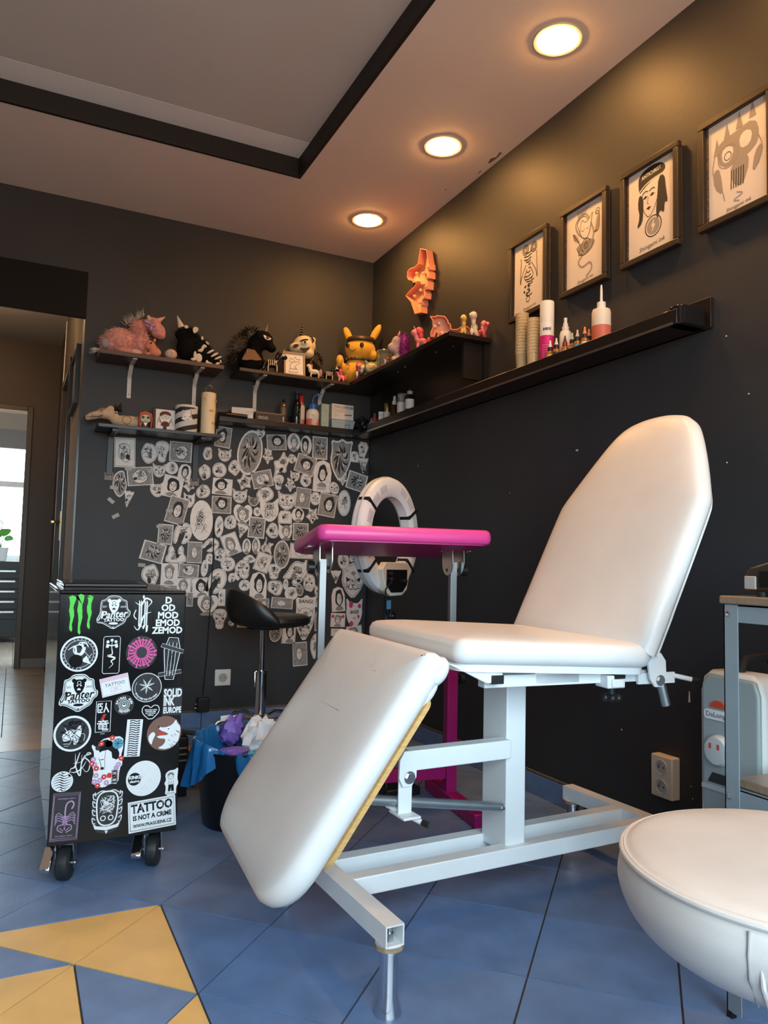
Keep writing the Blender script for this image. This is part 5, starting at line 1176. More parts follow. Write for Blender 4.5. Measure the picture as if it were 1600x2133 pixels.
# open pink unicorn marquee standing on the shelf end
M_SALM = mat('salmon_plastic', (.75, .30, .20), .45)
M_SALMB = mat('salmon_back', (.70, .34, .24), .5)
def shell(poly, y0, y1, wall, par, mrim, mback):
    obj('back_plate', MB().prism(poly, y1-.003, y1), mback, par)
    inn = inset(poly, wall)
    g = MB(); n = len(poly)
    ar = sum(poly[i][0]*poly[(i+1) % n][1]-poly[(i+1) % n][0]*poly[i][1] for i in range(n))
    pl2 = poly if ar > 0 else poly[::-1]
    if len(inn) == n:
        vs = [(a, y0, b) for a, b in pl2]+[(a, y1, b) for a, b in pl2]+[(a, y0, b) for a, b in inn]+[(a, y1-.003, b) for a, b in inn]
        fs = []
        for i in range(n):
            j = (i+1) % n
            fs += [(i, j, n+j, n+i), (2*n+i, 3*n+i, 3*n+j, 2*n+j), (i, 2*n+i, 2*n+j, j)]
        g.add(vs, fs)
    obj('rim', g, mrim, par, angle=30)
t = thing('unicorn_outline_light', 'open salmon pink unicorn outline light standing on the shelf end', 'light', (1.700, 2.835, 1.843), R(-38))
z = Z(800, 600, .00024)
op = [z.p(x, y)[::2] for x, y in [(520, 600), (530, 450), (505, 430), (470, 520), (400, 510), (395, 430), (440, 330), (430, 200), (375, 118), (480, 130), (510, 108), (660, 130), (720, 210), (735, 270), (770, 280), (775, 370), (800, 385), (900, 385), (960, 345), (1080, 340), (1140, 400), (1150, 510), (1130, 600)]]
shell(op, -.022, .012, .004, t, M_SALM, M_SALMB)
for x, y in ((545, 245), (470, 300), (600, 430), (790, 455)): obj('bulb', MB().ell(z.p(x, y, -.004), (.008, .010, .008), 12, 8), mat('ivory_bulb', (.75, .55, .40), .3), t)
t = mini_pony((1.685, 2.722, 1.8425), R(-120), 1.0, mat('butter_toy', (.70, .45, .12), .5), mat('butter_toy', (.70, .45, .12), .5), 'tiny butter yellow pony in front of the open pink outline light')
t = mini_pony((1.735, 2.714, 1.8425), R(-130), 1.25, mat('ivory_toy', (.70, .60, .48), .5), mat('plum_toy', (.12, .02, .06), .4), 'tiny ivory pony with plum mane at the shelf end')
t = mini_pony((1.780, 2.722, 1.8425), R(-60), .9, mat('plum_pink_toy', (.45, .06, .10), .4), M_PNK, 'tiny dark pink pony nearest the wall at the shelf end')
# wall-mounted pink unicorn marquee light
t = thing('unicorn_light', 'salmon pink unicorn head marquee light on the right wall', 'light', (XR-.001, 3.32, 2.29), R(-90))
wp = [(3.298, 2.462), (3.233, 2.43), (3.21, 2.355), (3.2, 2.342), (3.199, 2.317), (3.214, 2.317), (3.199, 2.302), (3.198, 2.272), (3.222, 2.273), (3.211, 2.257), (3.215, 2.222), (3.244, 2.226), (3.234, 2.211), (3.238, 2.182), (3.268, 2.184), (3.267, 2.159), (3.276, 2.15), (3.275, 2.12), (3.346, 2.133), (3.391, 2.21), (3.452, 2.263), (3.405, 2.276), (3.358, 2.281), (3.333, 2.298), (3.364, 2.303), (3.386, 2.323), (3.423, 2.338), (3.44, 2.36), (3.436, 2.389), (3.41, 2.395), (3.357, 2.385), (3.321, 2.39), (3.312, 2.424)]
op = [(-(y-3.32), zz-2.29) for y, zz in wp]
shell(op, -.036, 0, .0035, t, M_SALM, mat('salmon_light_back', (.78, .42, .28), .45))
for y, zz in ((3.245, 2.345), (3.30, 2.335), (3.37, 2.36), (3.255, 2.295), (3.31, 2.285), (3.265, 2.25), (3.325, 2.255), (3.39, 2.245), (3.28, 2.205), (3.335, 2.195), (3.30, 2.155)):
    obj('bulb', MB().ell((-(y-3.32), -.013, zz-2.29), (.0085, .011, .0085), 12, 8), mat('ivory_bulb', (.75, .55, .40), .3), t)

# ---------------- low left shelf: picture, tin, paper roll
t = thing('framed_drawing', 'small black framed drawing of an angel boy on the low shelf', 'picture', (.640, 3.842, Z3+.001), 0)
FT = Matrix.Rotation(R(-7), 4, 'X')
obj('frame', MB().box((-.002, .006, .062), (.112, .010, .124), M=FT), M_BLACK, t, bevel=.001)
obj('paper', MB().box((.004, -.0005, .060), (.094, .004, .112), M=FT), M_PAPER, t)
M_SEPIA = mat('sepia_ink', (.09, .03, .012), .7)
dr = MB()
def spoly(pts, d=-.003): dr.prism([(x, y) for x, y in pts], d-.0004, d, M=FT)
spoly(smoothpoly([(-.020, .028), (.026, .028), (.022, .050), (.005, .056), (-.014, .050)], 1)); spoly(smoothpoly([(-.022, .075), (-.026, .092), (-.012, .106), (.012, .108), (.030, .100), (.032, .082), (.022, .088), (.0, .092), (-.014, .084)], 1))
spoly([(-.008, .012), (.012, .012), (.010, .028), (-.006, .028)])
for cx in (-.006, .012): dr.torus((0, 0, 0), .0075, .0008, 16, 5, M=FT @ Matrix.Translation((cx, -.003, .078)) @ Matrix.Rotation(R(90), 4, 'X'))
for k in range(5): dr.tube([FT @ Vector((x, -.003, y)) for x, y in [(-.016, .045), (-.034+k*.002, .055+k*.006), (-.038+k*.003, .030+k*.010)]], .0006, 4); dr.tube([FT @ Vector((x, -.003, y)) for x, y in [(.022, .045), (.038-k*.001, .055+k*.005), (.042-k*.002, .032+k*.008)]], .0006, 4)
obj('ink_drawing', dr, M_SEPIA, t, kind='stuff')
t = thing('striped_tin', 'white storage tin with black diagonal stripes and fox sketch', 'tin', (.745, 3.838, Z3))
obj('tin', MB().lathe([(.054, 0), (.055, .002), (.055, .128), (.056, .130), (.056, .140), (.053, .142)], 36), M_CARTW, t)
for k, z0 in enumerate((-.012, .040, .092)):
    g = MB(); vs = []; fs = []
    for i in range(33):
        a = PI+PI*i/32; zz = z0+.048*i/32
        for h in (0, .024): vs.append((.0556*math.cos(a), .0556*math.sin(a), min(max(zz+h, .004), .137)))
    for i in range(32): fs.append((2*i, 2*i+2, 2*i+3, 2*i+1))
    obj('stripe', g.add(vs, fs), M_INK, t)
sk = MB().prism([(-.034, .064), (-.030, .112), (-.018, .096), (-.002, .100), (.012, .124), (.014, .090), (.022, .066), (-.006, .058)], -.0570, -.0556)
fx = obj('fox_sketch', sk, M_PAPER, t)
ln = MB()
for pts in [[(-.03, .066), (-.027, .104), (-.017, .092)], [(.010, .116), (.012, .09), (.018, .07)], [(-.022, .082), (-.012, .078), (-.022, .076)], [(.0, .078), (.012, .082), (.004, .076)], [(-.010, .068), (-.004, .064), (.002, .068)]]: ln.tube([(x, -.0574, y) for x, y in pts], .0012, 5)
obj('ink_drawing', ln, M_INK, fx, kind='stuff')
t = thing('paper_towel_holder', 'tall white tube with golden bee prints and wire loop on top', 'holder', (.852, 3.828, Z3))
obj('tube', MB().lathe([(.037, 0), (.037, .218), (.034, .220)], 32), mat('cream_tube', (.72, .60, .40), .5), t)
obj('wire_loop', MB().tube([(-.016, 0, .218), (-.016, 0, .250), (-.008, 0, .262), (.008, 0, .262), (.016, 0, .250), (.016, 0, .218)], .002, 8), M_CHROME, t)
M_GOLDP = mat('golden_print', (.55, .30, .04), .35, metal=.5)
for (x, zz) in ((-.022, .180), (.024, .175), (.006, .122), (.014, .060)):
    g = MB(); yv = -math.sqrt(.0372**2-x*x)
    for (dx, dz, ro) in ((-.007, .003, 30), (0, .002, 0), (.007, .003, -20)): g.ell((x+dx, yv-.0002, zz+dz), (.0028, .001, .0075), 8, 6, rot=(0, R(ro), 0))
    obj('bee_print', g, M_GOLDP, t)
rg = random.Random(8); g = MB()
for k in range(22):
    x = rg.uniform(-.03, .03); g.ell((x, -math.sqrt(.0371**2-x*x), rg.uniform(.01, .21)), (.0016, .0006, .0016), 6, 4)
obj('gold_dots', g, M_GOLDP, t, kind='stuff')
# ================================================================ PICTURES, DRAWINGS AND STICKERS
class Ink:      # flat ink work on a sheet: local x right, y up; written as thin strips in the sheet plane
    def __init__(s, off): s.mb = MB(); s.off = off; s.n = 0
    def lay(s): s.n += 1; return s.off+.00004*(s.n % 12)
    def fill(s, pts, mi=0):
        if len(pts) < 3: return
        d = s.lay(); s.mb.add([(x, -d, y) for x, y in pts], [tuple(range(len(pts)))], mi)
    def line(s, pts, w, mi=0, taper=False):
        d = s.lay(); vs = []; fs = []; n = len(pts)
        for k in range(n):
            a = Vector(pts[max(k-1, 0)]); b = Vector(pts[min(k+1, n-1)]); t = (b-a)
            t = t.normalized() if t.length > 1e-9 else Vector((1, 0)); nn = Vector((-t.y, t.x))
            ww = w/2*((1-.85*abs(2*k/(n-1)-1)) if taper and n > 1 else 1); p = Vector(pts[k])
            for sg in (1, -1): q = p+nn*ww*sg; vs.append((q.x, -d, q.y))
        for k in range(n-1): fs.append((2*k, 2*k+1, 2*k+3, 2*k+2))
        s.mb.add(vs, fs, mi)
    def ring(s, c, r, w, mi=0, n=20, sx=1, sy=1, a0=0, a1=360): s.line([(c[0]+r*sx*math.cos(R(a0+(a1-a0)*k/n)), c[1]+r*sy*math.sin(R(a0+(a1-a0)*k/n))) for k in range(n+1)], w, mi)
    def disc(s, c, r, mi=0, n=14, sy=1): s.fill([(c[0]+r*math.cos(2*PI*k/n), c[1]+r*sy*math.sin(2*PI*k/n)) for k in range(n)], mi)
    def text(s, txt, size, x=0, y=0, mi=0, rot=0, shear=0, bold=0.0, sx=1.0, align='CENTER', sy=1.0):
        vs, fs = text_mesh(txt, size, shear=shear, bold=bold, align=align); d = s.lay(); c, sn = math.cos(rot), math.sin(rot)
        s.mb.add([(x+(v.x*sx*c-v.y*sy*sn), -d, y+(v.x*sx*sn+v.y*sy*c)) for v in vs], fs, mi)
    def arc_text(s, txt, size, c, r, a0, a1, mi=0, top=True, bold=0.0):
        for k, chx in enumerate(txt):
            a = R(a0+(a1-a0)*(k+.5)/len(txt))
            if chx != ' ': s.text(chx, size, c[0]+r*math.cos(a), c[1]+r*math.sin(a), mi, rot=a-PI/2 if top else a+PI/2, bold=bold)
def curve(pts, n=4):   # Catmull-Rom through points
    out = []
    for i in range(len(pts)-1):
        p0 = Vector(pts[max(i-1, 0)]); p1 = Vector(pts[i]); p2 = Vector(pts[i+1]); p3 = Vector(pts[min(i+2, len(pts)-1)])
        for k in range(n):
            t = k/n; q = .5*((2*p1)+(p2-p0)*t+(2*p0-5*p1+4*p2-p3)*t*t+(3*p1-p0-3*p2+p3)*t**3); out.append((q.x, q.y))
    out.append(tuple(pts[-1])); return out
def circ(n=20, r=.5): return [(r*math.cos(2*PI*k/n), r*math.sin(2*PI*k/n)) for k in range(n)]
def shape(kind, rg):
    if kind == 'rect': return [(-.5, -.5), (.5, -.5), (.5+rg.uniform(-.02, .02), .5), (-.5, .5)]
    if kind in ('round', 'oval'): return circ(22)
    if kind == 'heart': return smoothpoly([(0, -.5), (.42, -.08), (.5, .22), (.38, .46), (.16, .48), (0, .30), (-.16, .48), (-.38, .46), (-.5, .22), (-.42, -.08)], 1)
    if kind == 'coffin': return [(-.25, -.5), (.25, -.5), (.5, .2), (.28, .5), (-.28, .5), (-.5, .2)]
    if kind == 'tri': return smoothpoly([(0, -.55), (.2, -.1), (.52, .5), (.2, .42), (0, .5), (-.2, .42), (-.52, .5), (-.2, -.1)], 1)
    if kind == 'tomb': return [(-.5, -.5), (.5, -.5), (.5, .15), (.35, .42), (0, .5), (-.35, .42), (-.5, .15)]
    if kind == 'cat': return smoothpoly([(0, -.5), (.30, -.36), (.48, -.05), (.44, .2), (.5, .52), (.2, .30), (0, .33), (-.2, .30), (-.5, .52), (-.44, .2), (-.48, -.05), (-.30, -.36)], 1)
    if kind == 'star': return smoothpoly([(0, -.52), (.16, -.22), (.5, -.15), (.26, .1), (.36, .5), (.05, .30), (-.3, .5), (-.24, .1), (-.5, -.05), (-.18, -.24)], 1)
    if kind == 'shield': return smoothpoly([(0, -.55), (.3, -.3), (.46, 0), (.42, .3), (.5, .5), (.2, .44), (0, .52), (-.2, .42), (-.5, .46), (-.42, .2), (-.48, -.05), (-.28, -.34)], 1)
    if kind == 'humps': return smoothpoly([(-.5, -.5), (.5, -.5), (.48, -.1), (.36, 0), (.36, .35), (.24, .52), (.10, .38), (.08, .05), (-.06, .02), (-.1, .35), (-.24, .52), (-.38, .36), (-.38, 0), (-.5, -.15)], 1)
    if kind == 'bulb': return smoothpoly([(-.25, -.5), (.25, -.5), (.3, -.1), (.5, .15), (.42, .42), (.05, .52), (-.4, .44), (-.5, .15), (-.3, -.1)], 1)
    if kind == 'curl': return smoothpoly([(-.5, -.45), (-.3, -.48), (-.22, -.1), (-.1, .1), (.12, .05), (.05, -.2), (-.1, -.5), (.2, -.46), (.45, -.15), (.5, .2), (.3, .48), (-.15, .5), (-.45, .2)], 1)
    if kind == 'wolf': return smoothpoly([(-.5, -.18), (-.34, .04), (-.22, .30), (-.05, .46), (.18, .36), (.26, .52), (.38, .34), (.50, .20), (.36, .02), (.22, -.22), (.06, -.38), (-.1, -.5), (-.2, -.34), (-.12, -.2), (-.36, -.24)], 1)
    if kind == 'bird': return smoothpoly([(-.5, -.1), (-.2, .1), (-.1, .5), (.05, .15), (.5, .1), (.2, -.1), (.35, -.5), (0, -.3), (-.3, -.35)], 1)
    n = 11; ph = rg.uniform(0, 6)
    return smoothpoly([((.5*rg.uniform(.68, 1.08))*math.cos(ph+2*PI*k/n), (.5*rg.uniform(.72, 1.08))*math.sin(ph+2*PI*k/n)) for k in range(n)], 2)
def wob(rg, n, x0, x1, y0, y1): return curve([(rg.uniform(x0, x1), rg.uniform(y0, y1)) for _ in range(n)], 4)
def draw(ink, kind, style, w, h, rg, out):
    S = min(w, h); lw = S*.020
    P = lambda x, y: (x*w, y*h)
    inn = [(x*w*.90, y*h*.90) for x, y in out]
    if style == 'face':
        if kind == 'rect':
            bgk = [(x*w*.93, y*h*.93) for x, y in out]
            ink.fill(bgk, 1 if rg.random() < .6 else 2) if rg.random() < .55 else ink.line(bgk+[bgk[0]], lw)
        cx, cy_ = rg.uniform(-.08, .08), rg.uniform(.0, .10)
        hair_ = [P(cx+.30*math.cos(a)*rg.uniform(.8, 1.25), cy_+.34*math.sin(a)*rg.uniform(.85, 1.2)+.02) for a in [2*PI*k/14 for k in range(14)]]
        ink.fill(smoothpoly(hair_, 1), 0 if rg.random() < .7 else 2)
        fc_ = [P(cx+.19*math.cos(a), cy_-.04+.24*math.sin(a)) for a in [2*PI*k/16 for k in range(16)]]
        ink.fill(fc_, 1); ink.line(fc_+[fc_[0]], lw)
        for sg in (-1, 1):
            ink.disc(P(cx+sg*.085, cy_), S*.028, 0); ink.line([P(cx+sg*.14, cy_+.06), P(cx+sg*.04, cy_+.055)], lw)
        ink.line([P(cx, cy_), P(cx+.02, cy_-.09), P(cx-.01, cy_-.10)], lw*.8)
        ink.line([P(cx-.07, cy_-.17), P(cx, cy_-.185), P(cx+.07, cy_-.165)], lw*1.3)
        ink.fill(smoothpoly([P(cx-.34, -.46), P(cx-.22, -.30), P(cx, -.26), P(cx+.22, -.30), P(cx+.34, -.46)], 1), 2)
        for k in range(7): ink.line([P(cx-.2+k*.066+rg.uniform(-.03, .03), cy_+.28), P(cx-.24+k*.08, cy_+.10+rg.uniform(-.05, .05)), P(cx-.28+k*.093, cy_-.14)], lw*.8, 0, True)
    elif style == 'cat':
        ink.line(inn+[inn[0]], lw*.8)
        for sg in (-1, 1):
            ink.fill([P(sg*.12, .02), P(sg*.30, .09), P(sg*.26, -.06)], 0); ink.line([P(sg*.30, .22), P(sg*.40, .40), P(sg*.20, .24)], lw)
            for k in range(3): ink.line([P(sg*.14, -.14-.03*k), P(sg*.38, -.10-.07*k)], lw*.6)
        ink.fill([P(-.06, -.12), P(.06, -.12), P(0, -.18)], 0)
        ink.line(curve([P(-.2, -.22), P(-.08, -.27), P(0, -.2), P(.08, -.27), P(.2, -.22)], 3), lw*1.3)
        for k in range(6): ink.line(wob(rg, 3, -.3*w, .3*w, -.3*h, .28*h), lw*.7, 0)
        ink.fill([P(-.12, .20), P(0, .12), P(.12, .20), P(0, .26)], 2)
    elif style == 'flower':
        for (cx, cy_) in [(rg.uniform(-.2, .2), rg.uniform(-.25, .25)) for _ in range(3)]:
            for k in range(6):
                a = 2*PI*k/6; ink.ring(P(cx+.10*math.cos(a), cy_+.10*math.sin(a)), S*.06, lw*.7, 0, 8)
            ink.disc(P(cx, cy_), S*.04, 0, 8)
        for k in range(6): ink.line(wob(rg, 3, -.32*w, .32*w, -.34*h, .34*h), lw*.7)
    elif style == 'dark':
        ink.fill([(x*w*.88, y*h*.90) for x, y in out], 2)
        ph = rg.uniform(0, 6)
        for k in range(9):
            a0 = ph+k*.7; r0 = rg.uniform(.05, .15)
            ink.line(curve([P(r0*math.cos(a0), .1+r0*math.sin(a0)), P(.22*math.cos(a0+.5), .22*math.sin(a0+.5)), P(.33*math.cos(a0+.8), .36*math.sin(a0+.8))], 4), S*.10, 0, True)
        for k in range(8):
            a0 = rg.uniform(0, 6.28); ink.line(curve([P(.08*math.cos(a0), .08*math.sin(a0)), P(.2*math.cos(a0+.4), .22*math.sin(a0+.4)), P(.34*math.cos(a0+.5), .37*math.sin(a0+.5))], 3), S*.030, 1, True)
        for sg in (-1, 1): ink.fill([P(sg*.06, .12), P(sg*.20, .20), P(sg*.18, .08)], 1); ink.disc(P(sg*.13, .13), S*.02, 0, 8)
        for k in range(6): ink.fill([P(-.15+.05*k, -.10), P(-.125+.05*k, -.18), P(-.10+.05*k, -.10)], 1)
    else:
        if kind == 'rect':
            bgk = [(x*w*.92, y*h*.92) for x, y in out]
            if rg.random() < .45: ink.fill(bgk, 2)
            else: ink.line(bgk+[bgk[0]], lw)
            body = [P(rg.uniform(.8, 1.2)*.30*math.cos(a), rg.uniform(.8, 1.2)*.36*math.sin(a)) for a in [2*PI*k/9 for k in range(9)]]
            body = smoothpoly(body, 2); ink.fill(body, 1); ink.line(body+[body[0]], lw)
        else: ink.line(inn+[inn[0]], lw*.9)
        for k in range(3):
            cx, cy_ = rg.uniform(-.2, .2), rg.uniform(-.28, .2); r_ = rg.uniform(.07, .14)
            ink.fill(smoothpoly([P(cx+r_*rg.uniform(.6, 1.2)*math.cos(a), cy_+r_*rg.uniform(.6, 1.2)*math.sin(a)) for a in [2*PI*q/6 for q in range(6)]], 1), (2, 0, 2)[k])
        for k in range(5):
            cx, cy_, r_, a0 = rg.uniform(-.22, .22), rg.uniform(-.28, .28), rg.uniform(.06, .16), rg.uniform(0, 360); ink.ring(P(cx, cy_), S*r_, lw, 0, 10, 1, 1, a0, a0+rg.uniform(120, 260))
        for k in range(4):
            cx, cy_, an, L_ = rg.uniform(-.24, .2), rg.uniform(-.3, .26), rg.uniform(0, 3.1), rg.uniform(.06, .12)
            for q in range(4): ink.line([P(cx+.03*q, cy_), P(cx+.03*q+L_*math.cos(an), cy_+L_*math.sin(an))], lw*.7)
        for k in range(3): ink.line(curve([P(rg.uniform(-.32, -.1), rg.uniform(-.35, .35)), P(rg.uniform(-.1, .1), rg.uniform(-.3, .3)), P(rg.uniform(.1, .32), rg.uniform(-.35, .35))], 5), lw*1.2, 0, True)
        ey_ = rg.uniform(.10, .20)
        for sg in (-1, 1): ink.disc((sg*.09*w, ey_*h), S*.050, 1, 10); ink.ring((sg*.09*w, ey_*h), S*.05, lw*.8, 0, 10); ink.disc((sg*.09*w, ey_*h), S*.022, 0, 8)
        ink.line(curve([P(-.08, ey_-.12), P(0, ey_-.15), P(.08, ey_-.12)], 3), lw*1.2)
